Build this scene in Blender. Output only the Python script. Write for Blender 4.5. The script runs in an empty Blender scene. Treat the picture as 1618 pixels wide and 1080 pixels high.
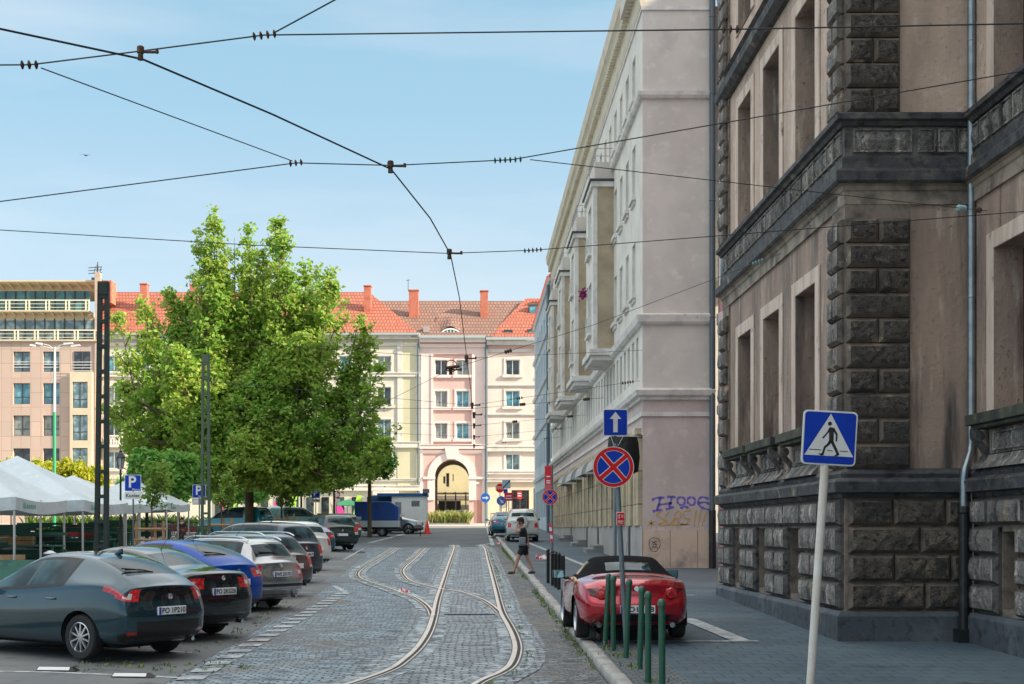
import bpy, bmesh, math, random
import numpy as np
from mathutils import Vector, Matrix, noise as mnoise
R = math.radians
PI = math.pi
C = bpy.context.scene.collection
# ------------------------------------------------------------------ camera, sky, sun, exposure
F = 2100.0; CX = 745.0; CY = 836.0; H0 = 2.28; SL = 0.021
cd = bpy.data.cameras.new('camera'); cam = bpy.data.objects.new('camera', cd); C.objects.link(cam)
cam.location = (0, 0, H0); cam.rotation_euler = (R(90), 0, 0)
cd.sensor_width = 36; cd.lens = 36 * F / 1618
cd.shift_x = (809 - CX) / 1618; cd.shift_y = (CY - 540) / 1618
cd.clip_start = .1; cd.clip_end = 2000
bpy.context.scene.camera = cam
SUN_EL, SUN_AZ = 28.0, -16.0          # azimuth measured from +X towards +Y
w = bpy.data.worlds.new('World'); bpy.context.scene.world = w; w.use_nodes = True
nt = w.node_tree; bg = nt.nodes['Background']
sky = nt.nodes.new('ShaderNodeTexSky'); sky.sky_type = 'NISHITA'; sky.sun_disc = False
sky.sun_elevation = R(SUN_EL); sky.sun_rotation = R(90 - SUN_AZ)
sky.air_density = 1.0; sky.dust_density = .6; sky.ozone_density = 1.6; sky.altitude = 50
# light haze blended over the blue sky; unseen overhead part brightened to lift shade
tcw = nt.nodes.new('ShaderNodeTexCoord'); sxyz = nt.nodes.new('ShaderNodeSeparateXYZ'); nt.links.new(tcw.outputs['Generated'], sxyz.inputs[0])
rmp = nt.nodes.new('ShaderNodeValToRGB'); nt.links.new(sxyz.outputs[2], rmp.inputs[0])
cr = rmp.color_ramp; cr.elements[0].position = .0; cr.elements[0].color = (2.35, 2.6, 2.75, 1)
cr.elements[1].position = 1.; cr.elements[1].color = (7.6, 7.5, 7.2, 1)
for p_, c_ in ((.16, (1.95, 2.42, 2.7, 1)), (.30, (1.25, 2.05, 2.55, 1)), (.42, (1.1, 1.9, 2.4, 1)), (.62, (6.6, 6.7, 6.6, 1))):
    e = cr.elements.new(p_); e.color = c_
cn = nt.nodes.new('ShaderNodeTexNoise'); mpw = nt.nodes.new('ShaderNodeMapping'); mpw.inputs['Scale'].default_value = (1.0, 1.0, 5.5)
nt.links.new(tcw.outputs['Generated'], mpw.inputs[0]); nt.links.new(mpw.outputs[0], cn.inputs['Vector']); cn.inputs['Scale'].default_value = 2.2; cn.inputs['Detail'].default_value = 7
mrw = nt.nodes.new('ShaderNodeMapRange'); mrw.inputs[1].default_value = .47; mrw.inputs[2].default_value = .75; mrw.inputs[4].default_value = .55; nt.links.new(cn.outputs[0], mrw.inputs[0])
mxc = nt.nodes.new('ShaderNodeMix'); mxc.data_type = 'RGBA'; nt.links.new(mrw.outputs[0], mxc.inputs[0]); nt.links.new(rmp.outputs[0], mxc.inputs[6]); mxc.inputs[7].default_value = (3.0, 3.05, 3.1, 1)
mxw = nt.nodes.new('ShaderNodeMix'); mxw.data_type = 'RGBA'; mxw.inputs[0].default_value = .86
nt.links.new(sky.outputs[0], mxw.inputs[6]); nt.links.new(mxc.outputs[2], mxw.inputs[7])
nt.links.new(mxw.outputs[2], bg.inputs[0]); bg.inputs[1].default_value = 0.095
sl = bpy.data.lights.new('sun', 'SUN'); sl.energy = 3.1; sl.angle = R(.5); sl.color = (1.0, .87, .68)
sun = bpy.data.objects.new('sun', sl); C.objects.link(sun)
sd = Vector((math.cos(R(SUN_AZ)) * math.cos(R(SUN_EL)), math.sin(R(SUN_AZ)) * math.cos(R(SUN_EL)), math.sin(R(SUN_EL))))
sun.rotation_euler = sd.to_track_quat('Z', 'Y').to_euler(); sun.location = (30, -20, 60)
vs = bpy.context.scene.view_settings
vs.view_transform = 'Standard'; vs.look = 'None'; vs.exposure = 1.72; vs.gamma = 1
# ------------------------------------------------------------------ measuring helpers
def gz(Y): return SL * min(Y, 140.0)
def PX(px, Y): return (px - CX) * Y / F
def PZ(py, Y): return H0 - (py - CY) * Y / F
def GP(px, py, h=0.0):
    Y = F * (H0 - h) / (py - (CY - SL * F)); return PX(px, Y), Y
rnd = random.Random(7)
# ------------------------------------------------------------------ materials
MAT = {}
def L(c): return tuple(((v / 255) / 12.92 if v / 255 <= .04045 else ((v / 255 + .055) / 1.055) ** 2.4) for v in c)
def mat(name, col, rough=.7, metal=0., var=(), bump=None, coat=0., emit=None, spec=.5, trans=0., sc=(1, 1, 1), rnd_tint=0.):
    """var: (colour, noise scale, lo, hi[, detail[, stretch]]) layers mixed over the base"""
    if name in MAT: return MAT[name]
    m = bpy.data.materials.new(name); m.use_nodes = True; n = m.node_tree.nodes; l = m.node_tree.links
    b = n['Principled BSDF']; b.inputs['Base Color'].default_value = (*col, 1)
    b.inputs['Roughness'].default_value = rough; b.inputs['Metallic'].default_value = metal
    b.inputs['Specular IOR Level'].default_value = spec
    if coat: b.inputs['Coat Weight'].default_value = coat; b.inputs['Coat Roughness'].default_value = .03
    if trans: b.inputs['Transmission Weight'].default_value = trans
    if emit: b.inputs['Emission Color'].default_value = (*emit[0], 1); b.inputs['Emission Strength'].default_value = emit[1]
    tc = n.new('ShaderNodeTexCoord')
    def nz(scale, detail, st):
        mp = n.new('ShaderNodeMapping'); mp.inputs['Scale'].default_value = st; l.new(tc.outputs['Object'], mp.inputs[0])
        t = n.new('ShaderNodeTexNoise'); t.inputs['Scale'].default_value = scale; t.inputs['Detail'].default_value = detail
        t.inputs['Roughness'].default_value = .62; l.new(mp.outputs[0], t.inputs['Vector']); return t
    last = None
    for v in var:
        c, s, lo, hi = v[:4]; det = v[4] if len(v) > 4 else 5; st = v[5] if len(v) > 5 else sc
        t = nz(s, det, st); mr = n.new('ShaderNodeMapRange'); mr.inputs[1].default_value = lo; mr.inputs[2].default_value = hi
        l.new(t.outputs[0], mr.inputs[0]); mx = n.new('ShaderNodeMix'); mx.data_type = 'RGBA'
        l.new(mr.outputs[0], mx.inputs[0])
        if last is None: mx.inputs[6].default_value = (*col, 1)
        else: l.new(last, mx.inputs[6])
        mx.inputs[7].default_value = (*c, 1); last = mx.outputs[2]
    if rnd_tint:
        oi = n.new('ShaderNodeObjectInfo'); hs = n.new('ShaderNodeHueSaturation')
        mr = n.new('ShaderNodeMapRange'); mr.inputs[3].default_value = 1 - rnd_tint; mr.inputs[4].default_value = 1 + rnd_tint
        l.new(oi.outputs['Random'], mr.inputs[0]); l.new(mr.outputs[0], hs.inputs['Value'])
        if last is None: hs.inputs['Color'].default_value = (*col, 1)
        else: l.new(last, hs.inputs['Color'])
        last = hs.outputs[0]
    if last is not None: l.new(last, b.inputs['Base Color'])
    if bump:
        t = nz(bump[0], bump[2] if len(bump) > 2 else 6, sc); bp = n.new('ShaderNodeBump'); bp.inputs['Strength'].default_value = bump[1]
        bp.inputs['Distance'].default_value = bump[3] if len(bump) > 3 else .02
        l.new(t.outputs[0], bp.inputs['Height']); l.new(bp.outputs[0], b.inputs['Normal'])
    MAT[name] = m; return m
def brickmat(name, c1, c2, mortar, bw, bh, ms=.012, rough=.7, distort=0., var=(), plane='xy', bstr=.6, squash=1., offset=.5, rot=0., bdist=.02, grain=.25, warp_scale=.6):
    """rows of setts, slabs or tiles; c1/c2 blend per stone"""
    if name in MAT: return MAT[name]
    m = bpy.data.materials.new(name); m.use_nodes = True; n = m.node_tree.nodes; l = m.node_tree.links
    b = n['Principled BSDF']; b.inputs['Roughness'].default_value = rough
    tc = n.new('ShaderNodeTexCoord'); mp = n.new('ShaderNodeMapping'); l.new(tc.outputs['Object'], mp.inputs[0])
    if plane == 'xz': mp.inputs['Rotation'].default_value = (R(-90), 0, 0)
    elif plane == 'yz': mp.inputs['Rotation'].default_value = (R(-90), 0, R(0)); 
    else: mp.inputs['Rotation'].default_value = (0, 0, rot)
    vec = mp.outputs[0]
    if plane == 'yz':
        sx = n.new('ShaderNodeSeparateXYZ'); l.new(tc.outputs['Object'], sx.inputs[0])
        cb = n.new('ShaderNodeCombineXYZ'); l.new(sx.outputs[1], cb.inputs[0]); l.new(sx.outputs[2], cb.inputs[1]); vec = cb.outputs[0]
    if plane == 'xz':
        sx = n.new('ShaderNodeSeparateXYZ'); l.new(tc.outputs['Object'], sx.inputs[0])
        cb = n.new('ShaderNodeCombineXYZ'); l.new(sx.outputs[0], cb.inputs[0]); l.new(sx.outputs[2], cb.inputs[1]); vec = cb.outputs[0]
    if distort:
        t = n.new('ShaderNodeTexNoise'); t.inputs['Scale'].default_value = warp_scale; t.inputs['Detail'].default_value = 3
        l.new(vec, t.inputs['Vector']); sb = n.new('ShaderNodeVectorMath'); sb.operation = 'SUBTRACT'; sb.inputs[1].default_value = (.5, .5, .5)
        l.new(t.outputs['Color'], sb.inputs[0]); sc_ = n.new('ShaderNodeVectorMath'); sc_.operation = 'SCALE'; sc_.inputs['Scale'].default_value = distort
        l.new(sb.outputs[0], sc_.inputs[0]); ad = n.new('ShaderNodeVectorMath'); ad.operation = 'ADD'
        l.new(vec, ad.inputs[0]); l.new(sc_.outputs[0], ad.inputs[1]); vec = ad.outputs[0]
    br = n.new('ShaderNodeTexBrick'); br.inputs['Scale'].default_value = 1
    br.inputs['Color1'].default_value = (*c1, 1); br.inputs['Color2'].default_value = (*c2, 1); br.inputs['Mortar'].default_value = (*mortar, 1)
    br.inputs['Brick Width'].default_value = bw; br.inputs['Row Height'].default_value = bh
    br.inputs['Mortar Size'].default_value = ms; br.inputs['Mortar Smooth'].default_value = .35; br.offset = offset
    l.new(vec, br.inputs['Vector']); last = br.outputs['Color']
    for v in var:
        c, s, lo, hi = v[:4]
        mp2 = n.new('ShaderNodeMapping'); mp2.inputs['Scale'].default_value = v[4] if len(v) > 4 else (1, 1, 1); l.new(tc.outputs['Object'], mp2.inputs[0])
        t = n.new('ShaderNodeTexNoise'); t.inputs['Scale'].default_value = s; t.inputs['Detail'].default_value = 6; t.inputs['Roughness'].default_value = .65
        l.new(mp2.outputs[0], t.inputs['Vector']); mr = n.new('ShaderNodeMapRange'); mr.inputs[1].default_value = lo; mr.inputs[2].default_value = hi
        l.new(t.outputs[0], mr.inputs[0]); mx = n.new('ShaderNodeMix'); mx.data_type = 'RGBA'; l.new(mr.outputs[0], mx.inputs[0])
        l.new(last, mx.inputs[6]); mx.inputs[7].default_value = (*c, 1); last = mx.outputs[2]
    l.new(last, b.inputs['Base Color'])
    g = n.new('ShaderNodeTexNoise'); g.inputs['Scale'].default_value = 30; g.inputs['Detail'].default_value = 4; l.new(tc.outputs['Object'], g.inputs['Vector'])
    ms1 = n.new('ShaderNodeMath'); ms1.operation = 'MULTIPLY_ADD'; ms1.inputs[1].default_value = -1; l.new(br.outputs['Fac'], ms1.inputs[0])
    mg = n.new('ShaderNodeMath'); mg.operation = 'MULTIPLY'; mg.inputs[1].default_value = grain; l.new(g.outputs[0], mg.inputs[0]); l.new(mg.outputs[0], ms1.inputs[2])
    bp = n.new('ShaderNodeBump'); bp.inputs['Strength'].default_value = bstr; bp.inputs['Distance'].default_value = bdist
    l.new(ms1.outputs[0], bp.inputs['Height']); l.new(bp.outputs[0], b.inputs['Normal'])
    MAT[name] = m; return m
def glassmat(name, col, rough=.06, metal=0., tint=None):
    return mat(name, col, rough=rough, metal=metal, spec=.9, var=((tint or col, .9, .45, .6, 2),))
# ------------------------------------------------------------------ mesh builder
class MB:
    def __init__(s): s.v = []; s.f = []; s.mi = []; s.cur = 0
    def add(s, vs, fs):
        b = len(s.v); s.v += [tuple(p) for p in vs]
        for f in fs: s.f.append(tuple(b + i for i in f)); s.mi.append(s.cur)
        return s
    def box(s, x0, x1, y0, y1, z0, z1):
        return s.add([(x0, y0, z0), (x1, y0, z0), (x1, y1, z0), (x0, y1, z0), (x0, y0, z1), (x1, y0, z1), (x1, y1, z1), (x0, y1, z1)],
                     [(0, 3, 2, 1), (4, 5, 6, 7), (0, 1, 5, 4), (1, 2, 6, 5), (2, 3, 7, 6), (3, 0, 4, 7)])
    def gbox(s, x0, x1, y0, y1, h0, h1):   # box that follows the slope of the ground
        return s.add([(x0, y0, gz(y0) + h0), (x1, y0, gz(y0) + h0), (x1, y1, gz(y1) + h0), (x0, y1, gz(y1) + h0), (x0, y0, gz(y0) + h1), (x1, y0, gz(y0) + h1), (x1, y1, gz(y1) + h1), (x0, y1, gz(y1) + h1)],
                     [(0, 3, 2, 1), (4, 5, 6, 7), (0, 1, 5, 4), (1, 2, 6, 5), (2, 3, 7, 6), (3, 0, 4, 7)])
    def quad(s, a, b, c, d): return s.add([a, b, c, d], [(0, 1, 2, 3)])
    def poly(s, pts): return s.add(pts, [tuple(range(len(pts)))])
    def prism(s, pts, vec):
        n = len(pts); v = Vector(vec); q = [Vector(p) for p in pts] + [Vector(p) + v for p in pts]
        return s.add(q, [tuple(range(n))[::-1], tuple(range(n, 2 * n))] + [(i, (i + 1) % n, n + (i + 1) % n, n + i) for i in range(n)])
    def hull8(s, lo, hi):   # two quads joined
        return s.add(list(lo) + list(hi), [(0, 3, 2, 1), (4, 5, 6, 7), (0, 1, 5, 4), (1, 2, 6, 5), (2, 3, 7, 6), (3, 0, 4, 7)])
    def tube(s, path, r, n=8, cap=True):
        P = [Vector(p) for p in path]; rr = r if isinstance(r, (list, tuple)) else [r] * len(P)
        rings = []; up = None
        for i, p in enumerate(P):
            d = (P[min(i + 1, len(P) - 1)] - P[max(i - 1, 0)]).normalized()
            if up is None: up = d.orthogonal().normalized()
            up = (up - d * up.dot(d)).normalized(); sd_ = d.cross(up)
            rings.append([p + (up * math.cos(2 * PI * k / n) + sd_ * math.sin(2 * PI * k / n)) * rr[i] for k in range(n)])
        b = len(s.v); vs_ = [q for rg in rings for q in rg]; fs = []
        for i in range(len(P) - 1):
            for k in range(n): fs.append((i * n + k, i * n + (k + 1) % n, (i + 1) * n + (k + 1) % n, (i + 1) * n + k))
        if cap: fs += [tuple(range(n))[::-1], tuple((len(P) - 1) * n + k for k in range(n))]
        return s.add(vs_, fs)
    def lathe(s, prof, c=(0, 0, 0), n=12, axis='z'):
        vs_ = []; m = len(prof)
        for k in range(n):
            a = 2 * PI * k / n
            for r, z in prof:
                p = (r * math.cos(a), r * math.sin(a), z)
                if axis == 'y': p = (p[0], p[2], p[1])
                if axis == 'x': p = (p[2], p[0], p[1])
                vs_.append((c[0] + p[0], c[1] + p[1], c[2] + p[2]))
        fs = [(k * m + i, ((k + 1) % n) * m + i, ((k + 1) % n) * m + i + 1, k * m + i + 1) for k in range(n) for i in range(m - 1)]
        return s.add(vs_, fs)
    def xf(s, M, start=0):
        for i in range(start, len(s.v)): s.v[i] = tuple(M @ Vector(s.v[i]))
        return s
    def mesh(s, name, mats, off=(0, 0, 0), bevel=0., smooth=None, seg=1, weld=False):
        me = bpy.data.meshes.new(name); o = Vector(off)
        me.from_pydata([tuple(Vector(p) - o) for p in s.v], [], s.f)
        for m in (mats if isinstance(mats, (list, tuple)) else [mats]): me.materials.append(m)
        if any(s.mi): me.polygons.foreach_set('material_index', s.mi)
        if bevel or smooth is not None or weld:
            bm = bmesh.new(); bm.from_mesh(me)
            if weld or smooth is not None: bmesh.ops.remove_doubles(bm, verts=bm.verts, dist=1e-4)
            bmesh.ops.recalc_face_normals(bm, faces=bm.faces)
            if bevel:
                es = [e for e in bm.edges if len(e.link_faces) == 2 and e.calc_face_angle(0) > R(30)]
                bmesh.ops.bevel(bm, geom=es, offset=bevel, segments=seg, profile=.5, affect='EDGES', clamp_overlap=True)
            if smooth is not None:
                for f in bm.faces: f.smooth = True
                for e in bm.edges:
                    if len(e.link_faces) != 2 or e.calc_face_angle(0) > R(smooth): e.smooth = False
            bm.to_mesh(me); bm.free()
        me.update(); return me
    def build(s, name, mats, parent=None, world=True, **k):
        off = parent_loc(parent) if (parent is not None and world) else k.pop('off', (0, 0, 0))
        k.pop('off', None)
        me = s.mesh(name, mats, off=off, **k)
        o = bpy.data.objects.new(name, me); C.objects.link(o)
        if parent is not None: o.parent = parent
        elif any(off): o.location = off
        return o
def parent_loc(p):
    v = Vector((0, 0, 0))
    while p is not None: v += p.location; p = p.parent
    return v
def tag(o, label=None, cat=None, group=None, kind=None):
    if label: o['label'] = label
    if cat: o['category'] = cat
    if group: o['group'] = group
    if kind: o['kind'] = kind
    return o
def thing(name, label, cat, loc=(0, 0, 0), rz=0., group=None):
    o = bpy.data.objects.new(name, None); C.objects.link(o); o.location = loc; o.rotation_euler = (0, 0, rz)
    o.empty_display_size = .3
    return tag(o, label, cat, group)
def inst(name, me, parent, loc=(0, 0, 0), rot=(0, 0, 0), scale=(1, 1, 1), world=False):
    o = bpy.data.objects.new(name, me); C.objects.link(o)
    if parent is not None: o.parent = parent
    o.location = Vector(loc) - (parent_loc(parent) if world else Vector((0, 0, 0))); o.rotation_euler = rot; o.scale = scale
    return o
KIDS = {}
def copy_tree(o, parent=None):
    c = o.copy(); C.objects.link(c)
    if parent is not None: c.parent = parent
    for ch in list(o.children): copy_tree(ch, c)
    return c
def dup(o, loc, rz=None, label=None, scale=None):
    c = copy_tree(o); c.location = loc
    if rz is not None: c.rotation_euler = (0, 0, rz)
    if scale: c.scale = (scale,) * 3
    if label: c['label'] = label
    return c
def text_mesh(s, size, name='lettering', ext=.002, m=None, bold=0.):
    cu = bpy.data.curves.new(name, 'FONT'); cu.body = s; cu.size = size; cu.extrude = ext; cu.align_x = 'CENTER'; cu.align_y = 'CENTER'
    cu.offset = bold; cu.resolution_u = 3
    o = bpy.data.objects.new(name, cu); C.objects.link(o)
    dg = bpy.context.evaluated_depsgraph_get(); me = bpy.data.meshes.new_from_object(o.evaluated_get(dg)); me.name = name
    bpy.data.objects.remove(o); bpy.data.curves.remove(cu)
    if m: me.materials.clear(); me.materials.append(m)
    return me
# facade coordinates: 'S' faces the camera (-Y) at y=P, u = X ; 'W' faces the street (-X) at x=P, u = Y ; d = depth into the wall
def fpos(face, P):
    if face == 'S': return lambda u, z, d=0.: (u, P + d, z)
    return lambda u, z, d=0.: (P + d, u, z)
def frot(face): return (0, 0, 0) if face == 'S' else (0, 0, R(-90))
def wallholes(mb, face, P, u0, u1, z0, z1, holes, depth=.2, z0b=None):
    """flat wall with rectangular openings and reveals"""
    f = fpos(face, P)
    us = sorted({u0, u1} | {h[0] for h in holes} | {h[1] for h in holes}); us = [u for u in us if u0 - 1e-6 <= u <= u1 + 1e-6]
    zs = sorted({z0, z1} | {h[2] for h in holes} | {h[3] for h in holes}); zs = [z for z in zs if z0 - 1e-6 <= z <= z1 + 1e-6]
    idx = {}
    def vid(i, j):
        if (i, j) not in idx: idx[(i, j)] = len(mb.v); mb.v.append(f(us[i], zs[j]))
        return idx[(i, j)]
    for i in range(len(us) - 1):
        for j in range(len(zs) - 1):
            um, zm = (us[i] + us[i + 1]) / 2, (zs[j] + zs[j + 1]) / 2
            if any(h[0] < um < h[1] and h[2] < zm < h[3] for h in holes): continue
            mb.f.append((vid(i, j), vid(i + 1, j), vid(i + 1, j + 1), vid(i, j + 1))); mb.mi.append(mb.cur)
    for h in holes:
        a, b, c, d = h[:4]; dp = h[4] if len(h) > 4 else depth
        q = [(a, c), (b, c), (b, d), (a, d)]
        for k in range(4):
            p, r = q[k], q[(k + 1) % 4]
            mb.quad(f(p[0], p[1]), f(r[0], r[1]), f(r[0], r[1], dp), f(p[0], p[1], dp))
    return mb
def fbox(mb, face, P, u0, u1, z0, z1, out, inn=0.):
    """box standing 'out' proud of the facade plane"""
    if face == 'S': return mb.box(u0, u1, P - out, P + inn, z0, z1)
    return mb.box(P - out, P + inn, u0, u1, z0, z1)
def profile_run(mb, prof, path, closed=False):
    """moulding: prof = [(out, z)...] swept along a plan path [(x, y)...]; 'out' is to the right-hand side of the direction, mitred"""
    n = len(path); rings = []
    for i, p in enumerate(path):
        P = Vector((p[0], p[1]))
        d1 = (P - Vector(path[i - 1][:2])).normalized() if i > 0 else None
        d2 = (Vector(path[i + 1][:2]) - P).normalized() if i < n - 1 else None
        if d1 is None: d1 = d2
        if d2 is None: d2 = d1
        n1 = Vector((d1.y, -d1.x)); n2 = Vector((d2.y, -d2.x)); m = (n1 + n2)
        m = m / max(1e-6, m.dot(n1)) if m.length > 1e-6 else n1
        rings.append([(P.x + m.x * o, P.y + m.y * o, z) for o, z in prof])
    k = len(prof); vs_ = [q for r in rings for q in r]
    fs = [(i * k + j, (i + 1) * k + j, (i + 1) * k + (j + 1) % k, i * k + (j + 1) % k) for i in range(n - 1) for j in range(k)]
    fs += [tuple(range(k)), tuple((n - 1) * k + j for j in range(k))[::-1]]
    return mb.add(vs_, fs)
# windows: each window is a part (frame) with its pane as sub-part; meshes are shared by size
WCACHE = {}
def window_meshes(w, h, style, fm, pm):
    key = (round(w, 2), round(h, 2), style, fm.name, pm.name)
    if key in WCACHE: return WCACHE[key]
    m = MB(); t = .07 if w > .8 else .05
    def bar(x0, x1, z0, z1, y0=-.0, y1=.07): m.box(x0, x1, y0, y1, z0, z1)
    bar(-w / 2, -w / 2 + t, 0, h); bar(w / 2 - t, w / 2, 0, h); bar(-w / 2 + t, w / 2 - t, 0, t, .003, .068); bar(-w / 2 + t, w / 2 - t, h - t, h, .003, .068)
    if '2' in style: bar(-t * .7, t * .7, t, h - t, -.01, .06)
    if '3' in style:
        for q in (-w / 6, w / 6): bar(q - t * .6, q + t * .6, t, h - t, -.01, .06)
    if 't' in style: bar(-w / 2 + t, w / 2 - t, h * .68, h * .68 + t, .004, .062)
    if 'l' in style: bar(-w / 2 + t, w / 2 - t, h * .32, h * .32 + t, .004, .062)
    if 'g' in style:
        for q in (.3, .6): bar(-w / 2 + t, w / 2 - t, h * q, h * q + t * .5, .01, .055)
    me = m.mesh('window', fm, bevel=.006)
    p = MB(); p.box(-w / 2 + t * .6, w / 2 - t * .6, .035, .05, t * .6, h - t * .6)
    pe = p.mesh('pane', pm); WCACHE[key] = (me, pe); return me, pe
def add_window(parent, face, P, u, z, w, h, style, fm, pm, depth=.14, name='window'):
    me, pe = window_meshes(w, h, style, fm, pm); f = fpos(face, P)
    o = inst(name, me, parent, f(u, z, depth), frot(face), world=True)
    inst('pane', pe, o); return o
# shared colours
pane_sky = glassmat('window_glass_bright', (.10, .17, .20), tint=(.30, .40, .42))
pane_blue = glassmat('window_glass_blue', (.06, .20, .27), tint=(.16, .40, .46))
pane_dark = glassmat('window_glass_dark', (.015, .02, .025), tint=(.06, .08, .09))
pane_curt = glassmat('window_glass_curtain', (.25, .27, .25), tint=(.12, .13, .13))
pane_teal = glassmat('window_glass_teal', (.03, .14, .16), tint=(.07, .26, .28))
white_frame = mat('white_window_frame', (.75, .76, .74), .45)
dark_frame = mat('dark_window_frame', (.05, .055, .06), .5)
black_metal = mat('black_paint', (.012, .013, .014), .4, var=(((.03, .03, .03), 6, .5, .7),))
galv = mat('galvanised_steel', (.34, .38, .40), .38, .85, var=(((.22, .26, .29), 5, .4, .65),))
# ------------------------------------------------------------------ ground, street, pavement
def sheet(name, pts, h, m, label=None, nseg=1):
    """flat sheet over the sloping ground; pts = [(x,y)...] polygon split at y=140"""
    mb = MB(); mb.poly([(x, y, gz(y) + h) for x, y in pts]); o = mb.build(name, m); o['kind'] = 'structure'
    if label: o['label'] = label
    return o
asphalt = mat('asphalt', (.10, .12, .135), .82, var=(((.045, .05, .055), .35, .35, .7, 6), ((.13, .13, .125), 1.4, .58, .8, 8), ((.02, .02, .022), 9, .66, .74, 3)), bump=(90, .35, 4, .01))
asphalt_bay = mat('asphalt_parking', (.12, .13, .135), .8, var=(((.20, .19, .175), .6, .45, .75, 6), ((.05, .052, .054), 2.2, .58, .72, 5)), bump=(80, .3, 4, .01))
grass_g = (.06, .11, .02); dirt = (.17, .145, .11)
setts = brickmat('granite_setts', (.28, .37, .43), (.12, .165, .20), (.035, .036, .036), .19, .125, .016, .62, .55,
                 var=((dirt, .7, .60, .80), ((.40, .43, .43), 5.5, .57, .72), ((.045, .05, .055), 3.6, .55, .63, (.5, 1.8, 1)), ((.13, .105, .08), .45, .52, .70)), bstr=1., bdist=.05)
setts_fan = brickmat('granite_setts_small', (.22, .23, .235), (.09, .10, .105), (.035, .032, .028), .125, .105, .014, .62, .9,
                 var=(((.20, .17, .13), .55, .48, .72), ((.34, .34, .33), 6, .58, .72), ((.04, .04, .042), 3.4, .55, .62, (.6, 1.8, 1))), bstr=1., bdist=.04, rot=R(8), warp_scale=.9)
setts_track = brickmat('track_setts', (.36, .42, .46), (.16, .20, .23), (.04, .042, .045), .22, .13, .02, .6, .30,
                 var=((dirt, 1.1, .60, .82), ((.52, .54, .54), 4.2, .56, .70, (.6, 1.6, 1)), ((.045, .05, .055), 3.2, .55, .63, (.5, 2.2, 1)), ((.15, .13, .10), .5, .58, .75)), bstr=1., bdist=.04)
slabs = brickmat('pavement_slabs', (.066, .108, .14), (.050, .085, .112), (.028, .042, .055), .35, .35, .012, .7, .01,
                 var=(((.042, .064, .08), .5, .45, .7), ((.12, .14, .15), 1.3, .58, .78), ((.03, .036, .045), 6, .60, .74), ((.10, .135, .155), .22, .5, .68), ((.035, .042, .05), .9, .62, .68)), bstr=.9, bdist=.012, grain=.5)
plaza_m = brickmat('plaza_slabs', (.34, .31, .27), (.26, .24, .21), (.14, .13, .115), .5, .5, .012, .75, .01, var=(((.20, .18, .16), .8, .5, .75),), bstr=.4)
concrete = mat('concrete', (.23, .235, .23), .8, var=(((.15, .155, .155), 1.2, .4, .65), ((.30, .30, .285), 4, .6, .75)), bump=(30, .3))
# the ground sheet: everything lies on it, out to the horizon
g = MB(); ys = [-60, 0, 140, 900]
for a, b in zip(ys[:-1], ys[1:]):
    g.quad((-900, a, gz(a) - .03), (900, a, gz(a) - .03), (900, b, gz(b) - .03), (-900, b, gz(b) - .03))
g.build('ground', asphalt)['kind'] = 'structure'
KX = lambda y: 1.78 - .0035 * y          # kerb line
EDGE = -3.55                               # edge of the parking bays
road = sheet('cobbled_road', [(EDGE - .5, -10), (KX(0), -10), (KX(66), 66), (-12, 66), (EDGE - 1.2, 60)], 0, setts)
bays = sheet('parking_bays', [(-14, -10), (EDGE - .32, -10), (EDGE - .25, 34), (-4.6, 58), (-14, 64)], .004, asphalt_bay)
strip = sheet('small_sett_strip', [(1.02, -5), (KX(0) - .02, -5), (KX(66) - .02, 66), (.75, 66), (.80, 40), (1.02, 24)], .006, setts_fan)
far_road = sheet('asphalt_road', [(-40, 66), (KX(66), 66), (1.35, 112), (-40, 112)], .003, asphalt)
patch = sheet('asphalt_patch_across_road', [(-4.2, 37.2), (.95, 37.9), (.95, 40.6), (-4.2, 40.2)], .005, mat('old_asphalt', (.16, .19, .21), .8, var=(((.08, .085, .09), .8, .4, .7),), bump=(60, .3, 4, .01)))
forecourt = sheet('forecourt_pavement', [(-60, 112), (40, 112), (40, 139.9), (-60, 139.9)], .02, mat('pale_forecourt', (.42, .38, .33), .8, var=(((.3, .28, .25), .4, .4, .7),)))
# plaza on the left, one kerb higher
pl = MB(); 
pl.add([(-9.3, -10, gz(-10) + .1), (-60, -10, gz(-10) + .1), (-60, 108, gz(108) + .1), (-9.3, 108, gz(108) + .1)], [(0, 1, 2, 3)])
pl.build('plaza', plaza_m)['kind'] = 'structure'
kb = MB(); y = 10.
while y < 108:
    kb.gbox(-9.3, -9.12, y, y + .985, -.02, .106); y += 1.
kb.build('plaza_kerb', concrete, bevel=.012)['kind'] = 'structure'
# right pavement
pv = MB(); A = .1
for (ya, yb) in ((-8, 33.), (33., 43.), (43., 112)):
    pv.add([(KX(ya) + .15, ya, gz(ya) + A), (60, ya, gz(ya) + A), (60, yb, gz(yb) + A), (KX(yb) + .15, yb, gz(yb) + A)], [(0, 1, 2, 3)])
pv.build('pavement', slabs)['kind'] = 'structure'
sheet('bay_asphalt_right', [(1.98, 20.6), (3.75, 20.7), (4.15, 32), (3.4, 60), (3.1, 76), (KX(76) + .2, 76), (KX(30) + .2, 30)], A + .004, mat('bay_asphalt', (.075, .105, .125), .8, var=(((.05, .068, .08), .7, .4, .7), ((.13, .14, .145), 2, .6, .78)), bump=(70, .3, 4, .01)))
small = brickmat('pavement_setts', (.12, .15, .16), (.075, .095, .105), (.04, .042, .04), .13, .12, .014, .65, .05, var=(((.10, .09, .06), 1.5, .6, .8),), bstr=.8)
sheet('sett_margin', [(KX(6) + .16, 6), (2.75, 6), (2.6, 20.5), (KX(20) + .16, 20.5)], A + .005, small)
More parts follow.
